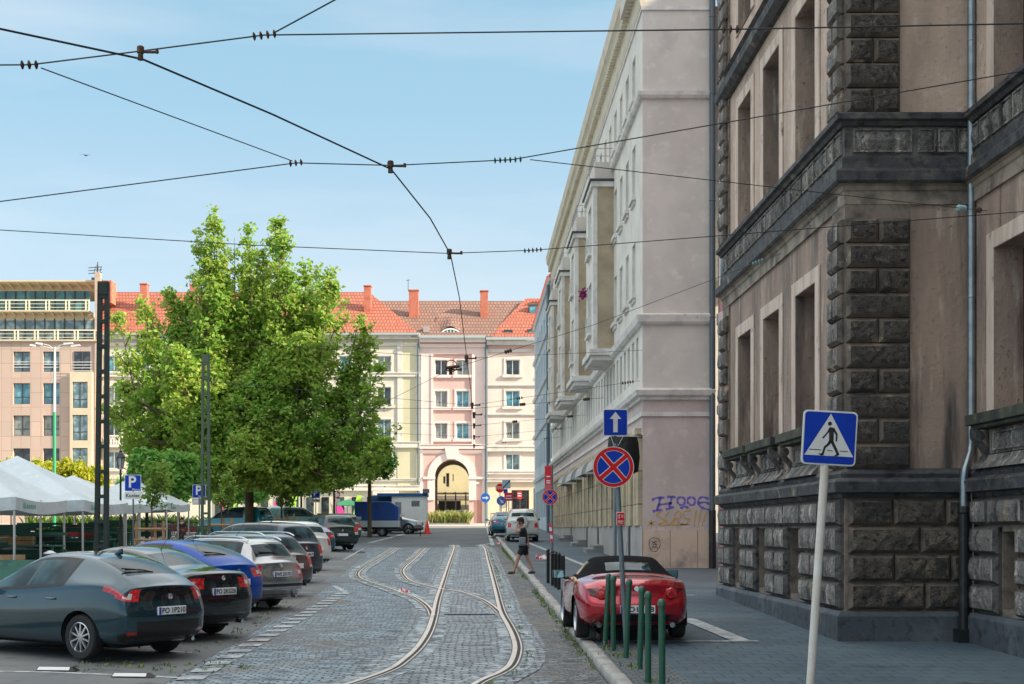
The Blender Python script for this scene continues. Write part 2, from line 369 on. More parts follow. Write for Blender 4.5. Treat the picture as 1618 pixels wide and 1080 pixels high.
sheet('side_street', [(5.2, 33.4), (60, 33.4), (60, 42.6), (5.2, 42.6)], A + .005, mat('side_street_asphalt', (.085, .11, .13), .8, var=(((.06, .075, .09), .6, .4, .7),), bump=(60, .3, 4, .01)))
kerbm = mat('granite_kerb', (.36, .35, .33), .75, var=(((.22, .215, .20), 2.2, .4, .68, 6), ((.46, .45, .42), 7, .6, .75)), bump=(28, .5, 5, .02), rnd_tint=.1)
kb = MB(); y = 7.; r = random.Random(4)
while y < 112:
    ln = r.uniform(.75, 1.15); x = KX(y) + r.uniform(-.012, .012); s = r.uniform(-.01, .012)
    x2 = x - .0035 * ln + r.uniform(-.01, .01)
    kb.hull8([(x, y, gz(y) - .05), (x + .2, y, gz(y) - .05), (x2 + .2, y + ln - .02, gz(y + ln) - .05), (x2, y + ln - .02, gz(y + ln) - .05)],
             [(x + .015, y, gz(y) + A + s + .01), (x + .2, y, gz(y) + A + s + .012), (x2 + .2, y + ln - .02, gz(y + ln) + A + s + .012), (x2 + .015, y + ln - .02, gz(y + ln) + A + s + .01)])
    y += ln
kb.build('kerb', kerbm, bevel=.018, smooth=50)['kind'] = 'structure'
# painted markings
paint = mat('road_paint', (.42, .45, .46), .7, var=(((.16, .18, .19), 6, .47, .62, 8), ((.24, .27, .28), 1.1, .5, .7, 5)), bump=(60, .3))
mk = MB()
def mark(pts, h): mk.poly([(x, y, gz(y) + h) for x, y in pts])
def line(p, q, wd, h=.009):
    a, b = Vector(p), Vector(q); d = (b - a).normalized(); n_ = Vector((d.y, -d.x)) * wd / 2
    mark([a - n_, a + n_, b + n_, b - n_], h)
y = 13.; r = random.Random(2)
while y < 33:
    x = -3.62 + .026 * (y - 16); mark([(x - .17, y), (x + .17, y + .05), (x + .17, y + .43), (x - .17, y + .38)], .012); y += .78
line((-3.1, 33), (-3.7, 35.8), .14); line((-5, 52), (-5.2, 64), .1); line((-3.1, 33), (-4.6, 33.2), .1)
line((-9, 18.1), (-5.6, 17.7), .11); line((-5.6, 17.7), (-3.6, 17.1), .11); line((-6, 16.5), (-3.6, 15.6), .14); line((-12, 16.9), (-8, 16.5), .08)
line((-8.6, 21.2), (-4.2, 20.0), .1)
for i in range(9): line((-8.3, 24.6 + 3.4 * i), (-4.5, 22.4 + 3.4 * i), .1)
line((-5.6, 73), (-4.6, 95), .3); line((1.1, 69), (1.35, 112), .2); line((.5, 69.5), (1.25, 72.5), .25); line((-1.4, 67.6), (1.2, 67.9), .14)
LF = lambda p: p
line((2.02, 20.62), (4.45, 20.66), .13, A + .012); line((4.2, 20.73), (3.98, 24.6), .3, A + .014)
line((4.38, 30.2), (2.9, 72), .2, A + .012); line((2.3, 35.5), (4.05, 35.7), .14, A + .013); line((2.1, 47), (3.6, 47.2), .12, A + .013)
mk.build('painted_road_markings', paint)['kind'] = 'structure'
# ------------------------------------------------------------------ tram track
def smooth_path(pts, n=8):
    P = [Vector(p) for p in pts]; out = []
    for i in range(len(P) - 1):
        p0, p1, p2, p3 = P[max(i - 1, 0)], P[i], P[i + 1], P[min(i + 2, len(P) - 1)]
        for k in range(n):
            t = k / n; out.append(.5 * ((2 * p1) + (p2 - p0) * t + (2 * p0 - 5 * p1 + 4 * p2 - p3) * t * t + (3 * p1 - p0 - 3 * p2 + p3) * t ** 3))
    out.append(P[-1]); return out
def pxpath(pts): return smooth_path([Vector(GP(*p)) for p in pts])
rail_px = {
 'right': [(690, 1128), (755, 1080), (790, 1064), (808, 1050), (816, 1026), (812, 1006), (803, 987), (792, 966), (784, 935), (777, 907), (771, 885), (766, 866), (758, 861)],
 'left': [(440, 1118), (520, 1090), (558, 1080), (614, 1060), (640, 1043), (662, 1022), (677, 998), (685, 974), (690, 950), (697, 928), (708, 895), (718, 866), (716, 861)],
 'branch': [(672, 866), (655, 883), (640, 896), (637, 905), (647, 917), (668, 924), (694, 930), (725, 935), (745, 941), (765, 949), (780, 959), (791, 969)],
 'outer': [(626, 866), (596, 885), (575, 897), (566, 906), (570, 914), (590, 922), (612, 929), (636, 938), (655, 944), (670, 953), (680, 963), (684, 973)]}
rail_m = mat('worn_rail_steel', (.80, .70, .61), .32, .6, var=(((.50, .42, .34), 3, .52, .72),))
groove_m = mat('rail_groove', (.03, .027, .024), .8)
bedm = mat('rail_bitumen_joint', (.09, .088, .082), .7, var=(((.13, .12, .10), 5, .5, .7),))
track = thing('tram_track', 'grooved steel tram rails with a switch set in the cobbled street', 'tram track', (0, 20, gz(20)))
track['kind'] = 'structure'
blockm = brickmat('rail_side_blocks', (.32, .33, .335), (.17, .18, .19), (.05, .05, .045), .3, .6, .02, .6, .03, var=(((.12, .12, .11), 2, .58, .75),), bstr=.8)
bl = MB()
def ribbon(mb, path, o0, o1, h):
    for i in range(len(path) - 1):
        a, b = path[i], path[i + 1]; d1 = (path[min(i + 1, len(path) - 1)] - path[max(i - 1, 0)]).normalized(); d2 = (path[min(i + 2, len(path) - 1)] - path[i]).normalized()
        n1, n2 = Vector((d1.y, -d1.x)), Vector((d2.y, -d2.x))
        q = [a + n1 * o0, a + n1 * o1, b + n2 * o1, b + n2 * o0]
        mb.poly([(p.x, p.y, gz(p.y) + h) for p in q])
for nm, pts in rail_px.items():
    path = pxpath(pts); wd = .036 if nm in ('right', 'left') else .026
    k = {'right': 0, 'left': .0012, 'branch': .0006, 'outer': .0018}[nm]
    rb = MB(); ribbon(rb, path, -wd - .022, wd - .022, .019 + k); ribbon(rb, path, wd + .03, wd + .052, .018 + k)
    ro = rb.build('rail', rail_m, track)
    gr = MB(); ribbon(gr, path, -.075, .115, .0150 + k); gr.build('rail_groove', bedm, ro)
    gr2 = MB(); ribbon(gr2, path, wd - .021, wd + .029, .0168 + k); gr2.build('flange_groove', groove_m, ro)
    ribbon(bl, path, -.25, -.076, .0135 + k * .5); ribbon(bl, path, .116, .29, .0135 + k * .5)
# setts laid between the rails
rp = pxpath(rail_px['right']); lp = pxpath(rail_px['left'])
def xat(path, y):
    best = None
    for a, b in zip(path[:-1], path[1:]):
        if (a.y - y) * (b.y - y) <= 0 and abs(b.y - a.y) > 1e-6: best = a.x + (b.x - a.x) * (y - a.y) / (b.y - a.y)
    return best
bed = MB(); ysamp = [15.6 + .8 * i for i in range(64)]
for a, b in zip(ysamp[:-1], ysamp[1:]):
    q = [xat(lp, a), xat(rp, a), xat(rp, b), xat(lp, b)]
    if None in q: continue
    bed.poly([(q[0] - .45, a, gz(a) + .010), (q[1] + .45, a, gz(a) + .010), (q[2] + .45, b, gz(b) + .010), (q[3] - .45, b, gz(b) + .010)])
bed.build('track_paving', setts_track)['kind'] = 'structure'
bl.build('track_border_stones', mat('border_stone', (.38, .43, .46), .65, var=(((.14, .18, .20), 2.6, .40, .56, 4), ((.48, .49, .49), 6, .58, .66, 3), ((.04, .045, .05), 5, .52, .60, 5)), bump=(14, .6)))['kind'] = 'structure'
# cross drain by the switch
dr = MB(); a = GP(694, 972); b = GP(790, 971); dr.gbox(a[0] + .1, b[0] - .1, a[1] - .05, a[1] + .05, .0, .028); dr.build('drain_grate', mat('dark_iron', (.03, .03, .032), .5, .6))['kind'] = 'structure'
# tufts of grass and weeds in the joints
def tufts(name, spots, hgt, m, n=7, seed=1):
    r = random.Random(seed); mb = MB()
    for (x, y, z, s) in spots:
        for k in range(n):
            a = r.uniform(0, 2 * PI); l_ = hgt * s * r.uniform(.5, 1.2); wd = .006 + .05 * hgt * s; ox, oy = x + r.gauss(0, .05) * s, y + r.gauss(0, .05) * s
            tx, ty = math.cos(a) * l_ * .6, math.sin(a) * l_ * .6; nx, ny = -math.sin(a) * wd, math.cos(a) * wd
            mb.add([(ox - nx, oy - ny, z), (ox + nx, oy + ny, z), (ox + tx * .5 + nx, oy + ty * .5 + ny, z + l_ * .7), (ox + tx, oy + ty, z + l_)], [(0, 1, 2, 3)])
    o = mb.build(name, m); o['kind'] = 'stuff'; return o
weed_m = mat('weed_green', (.10, .17, .035), .6, var=(((.20, .24, .06), 3, .45, .65),))
r = random.Random(11); sp = []
for i in range(420):
    y = r.choice([r.uniform(18, 34), r.uniform(38, 66), r.uniform(52, 64)]); sp.append((KX(y) - r.uniform(.0, .10), y, gz(y), r.uniform(.3, 1)))
for i in range(130):
    y = r.uniform(15.5, 60); x = xat(rp, y)
    if x: sp.append((x + r.choice([.17, .2]), y, gz(y) + .01, r.uniform(.2, .7)))
for i in range(60):
    x, y = r.uniform(-5.5, -3), 18.3 + r.gauss(0, .35); sp.append((x, y, gz(y) + .005, r.uniform(.25, .7)))
for i in range(60): sp.append((r.uniform(-4.3, -3.9), r.uniform(20, 30), gz(25), r.uniform(.2, .6)))
for i, q in enumerate(sp[-60:]): sp[len(sp) - 60 + i] = (q[0], q[1], gz(q[1]) + .005, q[3])
for (bx, by) in ((2.06, 19.5), (2.16, 18.6), (2.19, 17.4), (2.12, 16), (2.11, 14.8), (2.0, 18.7)):
    for i in range(5): sp.append((bx + r.gauss(0, .09), by + r.gauss(0, .09), gz(by) + A + .005, r.uniform(.4, 1.1)))
tufts('grass_in_joints', sp, .075, weed_m, 6)
# ------------------------------------------------------------------ dark sandstone corner building (right, near)
SX, SY, SYE, WX = 5.9, 20.9, 31.0, 7.86        # street wall X, camera-side wall Y, far end, recessed wing X
plaster = mat('weathered_plaster', (.56, .42, .33), .85, var=(((.36, .27, .215), 1.1, .42, .66, 8, (1, 1, .35)), ((.66, .55, .46), 3.5, .56, .74, 8), ((.17, .135, .115), .8, .60, .72, 8, (1.5, 1.5, .2)), ((.24, .19, .16), 11, .60, .70, 6)), bump=(12, .7, 8, .03))
plaster_low = mat('sooty_plaster', (.38, .275, .215), .85, var=(((.21, .16, .13), 1.1, .40, .62, 8, (1, 1, .3)), ((.54, .44, .36), 2.6, .55, .72, 8, (2.2, 2.2, .3)), ((.07, .06, .055), 1.0, .56, .68, 8, (2, 2, .18)), ((.16, .13, .11), 12, .60, .70, 6)), bump=(12, .7, 8, .03))
soot = mat('sooty_sandstone', (.10, .094, .09), .85, var=(((.20, .18, .155), 3, .50, .68, 8), ((.24, .185, .12), 1.3, .62, .74, 8), ((.014, .014, .016), 6, .48, .66, 6)), bump=(13, .85, 8, .05))
soot_face = mat('rough_sooty_sandstone', (.105, .087, .074), .85, var=(((.26, .225, .19), 7, .54, .68, 8), ((.46, .34, .20), 1.1, .62, .72, 8), ((.025, .024, .026), 12, .48, .62, 6), ((.05, .048, .05), .8, .5, .7)), bump=(30, 1., 6, .08))
soot_light = mat('streaked_sandstone', (.22, .205, .19), .85, var=(((.58, .53, .46), 2.2, .52, .66, 8, (2.5, 2.5, .35)), ((.060, .056, .055), 1.8, .50, .64, 8, (2.2, 2.2, .35)), ((.46, .33, .18), 1.0, .62, .74, 6), ((.05, .05, .05), 14, .55, .68, 6)), bump=(22, 1., 8, .07))
ledge_m = mat('black_ledge_stone', (.055, .055, .060), .75, var=(((.13, .13, .105), 3, .5, .7, 8), ((.32, .26, .18), 1.8, .62, .72, 8), ((.02, .02, .024), 5, .5, .65, 6)), bump=(24, .6, 6, .025))
band_m = mat('brown_band_stone', (.34, .28, .22), .8, var=(((.11, .095, .08), 1.6, .42, .62, 8), ((.60, .50, .38), 2.4, .6, .74, 8)), bump=(20, .5, 6, .03))
frame_tan = mat('window_surround_plaster', (.64, .52, .43), .85, var=(((.42, .33, .27), 1.6, .45, .66, 8, (2, 2, .4)), ((.14, .115, .095), 2.2, .62, .74, 8)), bump=(20, .35))
reveal_dark = mat('red_brown_window_frame', (.07, .018, .015), .5)
sb = thing('sandstone_building', 'soot-blackened sandstone corner building with rusticated blocks and brown plaster walls on the right', 'building', (SX, SY, gz(SY)))
zu0, zu1, ztop = 3.2, 7.37, 21.0
WIN_Y = [(22.72, 24.12), (25.38, 26.78), (27.95, 29.3)]
lowz, upz = (4.03, 6.5), (8.80, 11.55)
lowp, topw = MB(), MB()
hl = [(a, b, *lowz, .55) for a, b in WIN_Y]; hu = [(a, b, *upz, .55) for a, b in WIN_Y]; hu2 = [(a, b, 13.2, 15.2, .5) for a, b in WIN_Y]
wallholes(lowp, 'W', SX, SY, SYE, 3.0, 7.45, hl)
wallholes(topw, 'W', SX, SY, SYE, 8.5, ztop, hu + hu2)
wallholes(lowp, 'S', SY, SX, WX, 3.0, 7.45, []); wallholes(topw, 'S', SY, SX, WX, 8.5, ztop, [])
RW = [(17.95, 19.95), (14.6, 16.6)]; RW = [(18.35, 19.95), (15.0, 16.6), (11.6, 13.2)]
hr = [(a, b, *lowz, .55) for a, b in RW]; hru = [(a, b, *upz, .55) for a, b in RW]
wallholes(lowp, 'W', WX, -4., SY, 3.0, 7.45, hr); wallholes(topw, 'W', WX, -4., SY, 8.5, ztop, hru)
lowp.quad((SX, SYE, .5), (30, SYE, .5), (30, SYE, 7.45), (SX, SYE, 7.45)); topw.quad((SX, SYE, 7.45), (30, SYE, 7.45), (30, SYE, ztop), (SX, SYE, ztop))
topw.quad((WX, -4, ztop), (30, -4, ztop), (30, SYE, ztop), (SX, SYE, ztop)); topw.quad((30, 2, 0), (30, SYE, 0), (30, SYE, ztop), (30, 2, ztop))
lowp.build('lower_wall', plaster_low, sb); topw.build('upper_wall', plaster, sb)
# plinth and rusticated base
basement = [(23.4, 24.45), (26.1, 27.1), (28.6, 29.55)]
bs = MB()
path = [(SX, SYE + .0), (SX, SY), (WX, SY), (WX, -4.)]
profile_run(bs, [(-.2, .2), (.20, .2), (.20, .93), (.15, 1.0), (-.2, 1.0)], path)
bs.build('plinth', mat('plinth_stone', (.055, .07, .085), .7, var=(((.11, .125, .14), 1.2, .5, .72, 8), ((.02, .02, .022), 5, .5, .7)), bump=(20, .3)), sb, bevel=.01)
core = MB()
hb = [(a, b, 1.1, 2.3, .35) for a, b in basement]
wallholes(core, 'W', SX - .03, SY - .03, SYE, .9, 2.85, hb); wallholes(core, 'S', SY - .03, SX - .03, WX, .9, 2.85, [])
hb2 = [(18.9, 19.6, 1.1, 2.25, .35), (15.5, 16.2, 1.1, 2.25, .35)]
wallholes(core, 'W', WX - .03, 2., SY, .9, 2.85, hb2)
core.build('base_wall', mat('joint_stone', (.24, .19, .15), .85, var=(((.08, .07, .06), 3, .45, .66, 8),), bump=(20, .5)), sb)
dk = MB()
for a, b in basement: dk.quad((SX + .3, a, 1.1), (SX + .3, b, 1.1), (SX + .3, b, 2.3), (SX + .3, a, 2.3))
for a, b, *_ in hb2: dk.quad((WX + .3, a, 1.1), (WX + .3, b, 1.1), (WX + .3, b, 2.3), (WX + .3, a, 2.3))
dk.build('cellar_opening', mat('cellar_dark', (.015, .013, .012), .9, var=(((.06, .035, .02), 4, .5, .7),)), sb)
def rough_block(mb, face, P, u0, u1, z0, z1, out, r, sub=4, amp=.03, ch=.045):
    """rock-faced block: chamfered edge and an uneven split front"""
    f = fpos(face, P); nu = max(2, int((u1 - u0) / .11)); nz_ = max(2, int((z1 - z0) / .11))
    g_ = .012; u0 += g_; u1 -= g_; z0 += g_; z1 -= g_
    ring = [(u0, z0), (u1, z0), (u1, z1), (u0, z1)]
    ids = {}
    b = len(mb.v); vs_ = []
    for i in range(nu + 1):
        for j in range(nz_ + 1):
            u = u0 + ch + (u1 - u0 - 2 * ch) * i / nu; z = z0 + ch + (z1 - z0 - 2 * ch) * j / nz_
            e = i in (0, nu) or j in (0, nz_)
            o_ = out if e else out + amp * (.25 + r.random())
            if not e: u += r.uniform(-.02, .02); z += r.uniform(-.02, .02)
            vs_.append(f(u, z, -o_))
    fs = [(i * (nz_ + 1) + j, (i + 1) * (nz_ + 1) + j, (i + 1) * (nz_ + 1) + j + 1, i * (nz_ + 1) + j + 1) for i in range(nu) for j in range(nz_)]
    k = len(vs_); vs_ += [f(u, z, -out * .45) for u, z in ring] + [f(u, z, .03) for u, z in ring]
    bot = [i * (nz_ + 1) for i in range(nu + 1)]; top = [i * (nz_ + 1) + nz_ for i in range(nu + 1)]
    lef = list(range(nz_ + 1)); rig = [nu * (nz_ + 1) + j for j in range(nz_ + 1)]
    fs += [tuple([k, k + 1] + bot[::-1]), tuple([k + 2, k + 3] + top), tuple([k + 3, k] + lef), tuple([k + 1, k + 2] + rig[::-1])]
    fs += [(k, k + 1, k + 5, k + 4), (k + 1, k + 2, k + 6, k + 5), (k + 2, k + 3, k + 7, k + 6), (k + 3, k, k + 4, k + 7)]
    mb.add(vs_, fs)
    for q_ in (8, 7, 6, 5, 4, 3, 2, 1): mb.mi[-q_] = 1
r = random.Random(5)
rows = [(1.02, 1.45), (1.46, 1.89), (1.90, 2.33), (2.34, 2.76)]
blkS, blkW = MB(), MB()
for i, (a, b) in enumerate(rows):
    cuts = [[SX - .06, 7.10, WX - .02], [SX - .06, 6.62, 7.50, WX - .02], [SX - .06, 7.02, WX - .02], [SX - .06, 6.60, 7.42, WX - .02]][i]
    for u0, u1 in zip(cuts[:-1], cuts[1:]): rough_block(blkS, 'S', SY - .03, u0 + (.06 if u0 == cuts[0] else 0), u1, a, b, .13, r, amp=.035)
    # street side: piers between the cellar openings
    spans = [(SY, 23.4), (24.45, 26.1), (27.1, 28.6), (29.55, SYE)] if i < 3 else [(SY, 23.3), (23.3, 24.55), (24.55, 26.0), (26.0, 27.2), (27.2, 28.5), (28.5, 29.65), (29.65, SYE)]
    for si, (u0, u1) in enumerate(spans):
        if i < 3:
            n_ = {0: 3 if i % 2 else 2, 1: 2, 2: 2, 3: 2}[si]
            ofs = 0 if i % 2 else .0
        else: n_ = 2 if u1 - u0 > 1.7 else (1 if si % 2 == 0 and si else 1)
        for q in range(n_):
            w_ = (u1 - u0) / n_; rough_block(blkW, 'W', SX - .03, u0 + q * w_ + (.04 if u0 == SY and q == 0 else 0), u0 + (q + 1) * w_, a, b, .13, r, amp=.035)
    for (u0, u1) in ([(19.6, SY), (16.2, 18.9), (13, 15.5), (9, 13)] if i < 3 else [(19.9, SY), (18.6, 19.9), (16.4, 18.6), (13, 16.4), (9, 13)]):
        n_ = max(1, round((u1 - u0) / 1.2))
        for q in range(n_):
            w_ = (u1 - u0) / n_; rough_block(blkW, 'W', WX - .03, u0 + q * w_, u0 + (q + 1) * w_, a, b, .13, r, amp=.035)
edge_m = mat('worn_block_edge', (.15, .12, .095), .85, var=(((.05, .045, .042), 2.2, .44, .60, 8), ((.46, .36, .25), 2.6, .60, .72, 8)), bump=(20, .6)); soot_base = mat('sandy_rock_face', (.17, .14, .11), .85, var=(((.06, .052, .048), 2.6, .42, .58, 8), ((.40, .31, .19), 2.2, .56, .68, 8), ((.018, .017, .018), 11, .52, .64, 6)), bump=(26, 1., 6, .09)); blkS.build('rusticated_block_course', [soot_base, edge_m], sb); blkW.build('rusticated_block_course', [soot_light, soot], sb)
# base ledge
lg = MB()
profile_run(lg, [(-.1, 2.77), (.08, 2.77), (.12, 2.84), (.24, 2.86), (.26, 3.02), (.22, 3.06), (.12, 3.09), (.14, 3.15), (.10, 3.21), (.03, 3.24), (-.1, 3.24)], path)
lg.build('base_ledge', ledge_m, sb, smooth=40)
# quoins: corner block work, lower and upper storey
def quoin_block(mb, face, P, u0, u1, z0, z1, r, out=.11):
    rough_block(mb, face, P, u0, u1, z0, z1, out, r, amp=.022, ch=.05)
qd, qs = MB(), MB()
QP = .04
for (za, zb, n_) in ((3.24, 7.16, 10), (8.80, 15.5, 17)):
    h = (zb - za) / n_
    wq = 1.02 if za < 5 else .86
    for i in range(n_):
        a, b = za + i * h, za + (i + 1) * h
        up = za > 5
        if (i % 2 == 0) == (not up):
            quoin_block(qd, 'S', SY - QP, SX - QP, SX - QP + wq, a, b, r)
            for q in (0, 1): quoin_block(qs, 'W', SX - QP, SY - QP + q * .36, SY - QP + .36 * (q + 1), a, b, r)
        else:
            for q in (0, 1): quoin_block(qd, 'S', SY - QP, SX - QP + q * wq / 2, SX - QP + (q + 1) * wq / 2, a, b, r)
            quoin_block(qs, 'W', SX - QP, SY - QP, SY - QP + .72, a, b, r)
        quoin_block(qs, 'W', SX - QP, SYE - .62 - .1 * (i % 2), SYE, a, b, r)
        if i % 2: quoin_block(qs, 'W', SX - QP, SYE - .02, SYE + .0, a, b, r)
qb = MB(); qb.box(SX - QP, SX + .98 , SY - QP, SY + .04, 3.2, 7.4); qb.box(SX - QP + .0, SX + .04, SY + .04, SY + .70, 3.2, 7.4); qb.box(SX - QP, SX + .82, SY - QP, SY + .04, 8.5, 15.5); qb.box(SX - QP, SX + .04, SY + .04, SY + .70, 8.5, 15.5)
qb.box(SX - QP, SX + .04, SYE - .72, SYE, 3.2, 7.4); qb.box(SX - QP, SX + .04, SYE - .72, SYE, 8.5, 15.5)
qb.build('quoin_bed', MAT['joint_stone'], sb)
qd.build('quoins', [soot_face, edge_m], sb); qs.build('quoins', [soot_light, edge_m], sb)
# middle cornice: architrave band, heavy ledge, diamond-panel frieze, top ledge
md = MB(); profile_run(md, [(-.1, 7.38), (.05, 7.38), (.05, 7.58), (.08, 7.60), (.10, 7.66), (.16, 7.68), (-.1, 7.68)], path); md.build('architrave', band_m, sb)
md = MB(); profile_run(md, [(-.1, 7.68), (.18, 7.68), (.22, 7.72), (.22, 7.86), (.18, 7.90), (.10, 7.94), (.10, 8.10), (.05, 8.14), (-.1, 8.14)], path); md.build('cornice', ledge_m, sb)
md = MB(); profile_run(md, [(-.1, 8.14), (.045, 8.14), (.045, 8.62), (-.1, 8.62)], path); md.build('frieze', mat('frieze_stone', (.14, .13, .12), .8, var=(((.28, .24, .20), 2.2, .55, .7, 8), ((.03, .03, .032), 2, .45, .62, 8)), bump=(22, .4)), sb)
md = MB(); profile_run(md, [(-.1, 8.60), (.10, 8.60), (.13, 8.66), (.20, 8.68), (.20, 8.76), (.14, 8.80), (-.1, 8.81)], path); md.build('sill_ledge', ledge_m, sb)
dp = MB()
def diamond(mb, face, P, u0, u1, z0, z1, out=.085):
    f = fpos(face, P); m_ = .03
    o4 = [f(u0, z0, -.0), f(u1, z0, -.0), f(u1, z1, -.0), f(u0, z1, -.0)]
    o3 = [f(u0, z0, -.04), f(u1, z0, -.04), f(u1, z1, -.04), f(u0, z1, -.04)]
    i4 = [f(u0 + m_, z0 + m_, -.04), f(u1 - m_, z0 + m_, -.04), f(u1 - m_, z1 - m_, -.04), f(u0 + m_, z1 - m_, -.04)]
    i3 = [f(u0 + m_, z0 + m_, -.012), f(u1 - m_, z0 + m_, -.012), f(u1 - m_, z1 - m_, -.012), f(u0 + m_, z1 - m_, -.012)]
    for k in range(4):
        kk = (k + 1) % 4; mb.quad(o4[k], o4[kk], o3[kk], o3[k]); mb.quad(o3[k], o3[kk], i4[kk], i4[k]); mb.quad(i4[k], i4[kk], i3[kk], i3[k])
    w_, h_ = u1 - u0, z1 - z0; um, zm = (u0 + u1) / 2, (z0 + z1) / 2
    if w_ > h_ * 1.4:
        a, b = f(u0 + h_ * .5, zm, -out), f(u1 - h_ * .5, zm, -out)
        mb.quad(i3[0], i3[1], b, a); mb.quad(i3[2], i3[3], a, b); mb.add([i3[1], i3[2], b], [(0, 1, 2)]); mb.add([i3[3], i3[0], a], [(0, 1, 2)])
    else:
        c = f(um, zm, -out)
        for k in range(4): mb.add([i3[k], i3[(k + 1) % 4], c], [(0, 1, 2)])
diamond(dp, 'S', SY - .045, SX + .08, SX + 1.0, 8.19, 8.56)
for q in range(3): diamond(dp, 'S', SY - .045, SX + 1.10 + q * .31, SX + 1.10 + q * .31 + .27, 8.19, 8.56)
y = SY + .08
while y < SYE - .4: diamond(dp, 'W', SX - .045, y, y + .36, 8.19, 8.56); y += .41
y = SY - .5
while y > 9: diamond(dp, 'W', WX - .045, y, y + .36, 8.19, 8.56); y -= .41
dp.build('diamond_panels', soot_light, sb)
# window surrounds, frames, sills with scroll consoles
def stone_window(face, P, a, b, z0, z1, low):
    s_ = MB(); t = .26
    for (u0, u1, c, d) in ((a - t, a, z0, z1 + t), (b, b + t, z0, z1 + t), (a, b, z1, z1 + t)): fbox(s_, face, P, u0, u1, c, d, .035)
    so = s_.build('window_surround', frame_tan, sb, bevel=.008)
    rv = MB(); f = fpos(face, P)
    q = [(a, z0), (b, z0), (b, z1), (a, z1)]
    for k in range(4):
        p, n_ = q[k], q[(k + 1) % 4]; e = .004
        rv.quad(f(p[0] + (e if p[0] == a else -e), p[1] + (e if p[1] == z0 else -e), -.02), f(n_[0] + (e if n_[0] == a else -e), n_[1] + (e if n_[1] == z0 else -e), -.02), f(n_[0] + (e if n_[0] == a else -e), n_[1] + (e if n_[1] == z0 else -e), .5), f(p[0] + (e if p[0] == a else -e), p[1] + (e if p[1] == z0 else -e), .5))
    rv.build('reveal', plaster_low, so)
    me, pe = window_meshes(b - a, z1 - z0, '2tl', reveal_dark, pane_dark)
    o = inst('window', me, sb, f((a + b) / 2, z0, .42), frot(face), world=True); inst('pane', pe, o)
    if low:
        sl_ = MB(); fbox(sl_, face, P, a - .42, b + .42, 3.86, 4.02, .30, .1); fbox(sl_, face, P, a - .36, b + .36, 3.80, 3.857, .24, .1)
        sl_.build('window_sill', mat('mossy_sill', (.055, .062, .04), .85, var=(((.13, .13, .10), 3, .52, .7, 8), ((.03, .03, .03), 2, .45, .6)), bump=(25, .5)), sb, bevel=.01)
        ap = MB(); fbox(ap, face, P, a - .1, b + .1, 3.42, 3.78, .05); diamond(ap, face, P - .05, a + .12, b - .12, 3.46, 3.74, .04)
        # flared foot of the apron
        f_ = fpos(face, P); pr = [(-.0, 3.42), (-.06, 3.40), (-.09, 3.33), (-.18, 3.24), (-.20, 3.20), (0, 3.20)]
        p0 = [f_(a - .45, z, d) for d, z in pr]; p1 = [f_(b + .45, z, d) for d, z in pr]; n_ = len(pr)
        ap.add(p0 + p1, [(i, (i + 1) % n_, n_ + (i + 1) % n_, n_ + i) for i in range(n_)] + [tuple(range(n_)), tuple(range(n_, 2 * n_))[::-1]])
        ap.build('window_apron', soot_light, sb)
        for u in (a - .2, b + .2):
            c_ = MB(); n2 = 14; pr = []
            for i in range(n2 + 1):
                t_ = i / n2; z = 3.80 - .56 * t_; d = .21 * (1 - t_) ** 1.3 + .07 + .05 * math.sin(t_ * PI * 2) + .10 * t_ ** 4; pr.append((d, z))
            pts = [f_(u - .07, z, -d) for d, z in pr] + [f_(u - .07, z, -max(0., d - .10)) for d, z in pr[::-1]]
            c_.prism(pts, Vector(f_(u + .07, 0, 0)) - Vector(f_(u - .07, 0, 0)))
            ax = 'x' if face == 'S' else 'y'
            st = len(c_.v); c_.lathe([(0, -.09), (.085, -.09), (.085, .09), (0, .09)], (0, 0, 0), 12, ax); M_ = Matrix.Translation(Vector(f_(u, 3.69, -.19))); 
            for i_ in range(st, len(c_.v)): c_.v[i_] = tuple(M_ @ Vector(c_.v[i_]))
            c_.build('scroll_console', soot, sb)
for a, b in WIN_Y:
    stone_window('W', SX, a, b, *lowz, True); stone_window('W', SX, a, b, *upz, False); 
for a, b in RW:
    stone_window('W', WX, a, b, *lowz, True); stone_window('W', WX, a, b, *upz, False)
for (a, b) in WIN_Y: stone_window('W', SX, a, b, 13.2, 15.2, False)
# second ledge higher up on the street side (visible at the very top of the picture)
md = MB(); profile_run(md, [(-.1, 12.1), (.10, 12.1), (.22, 12.2), (.24, 12.36), (.10, 12.40), (.10, 12.6), (.18, 12.66), (-.1, 12.7)], [(SX, SYE), (SX, SY + .78)]); md.build('upper_cornice', ledge_m, sb)
md = MB(); profile_run(md, [(-.1, 12.1), (.10, 12.1), (.22, 12.2), (.24, 12.36), (.10, 12.40), (.10, 12.6), (.18, 12.66), (-.1, 12.7)], [(WX, SY - .2), (WX, -4)]); md.build('upper_cornice', ledge_m, sb)
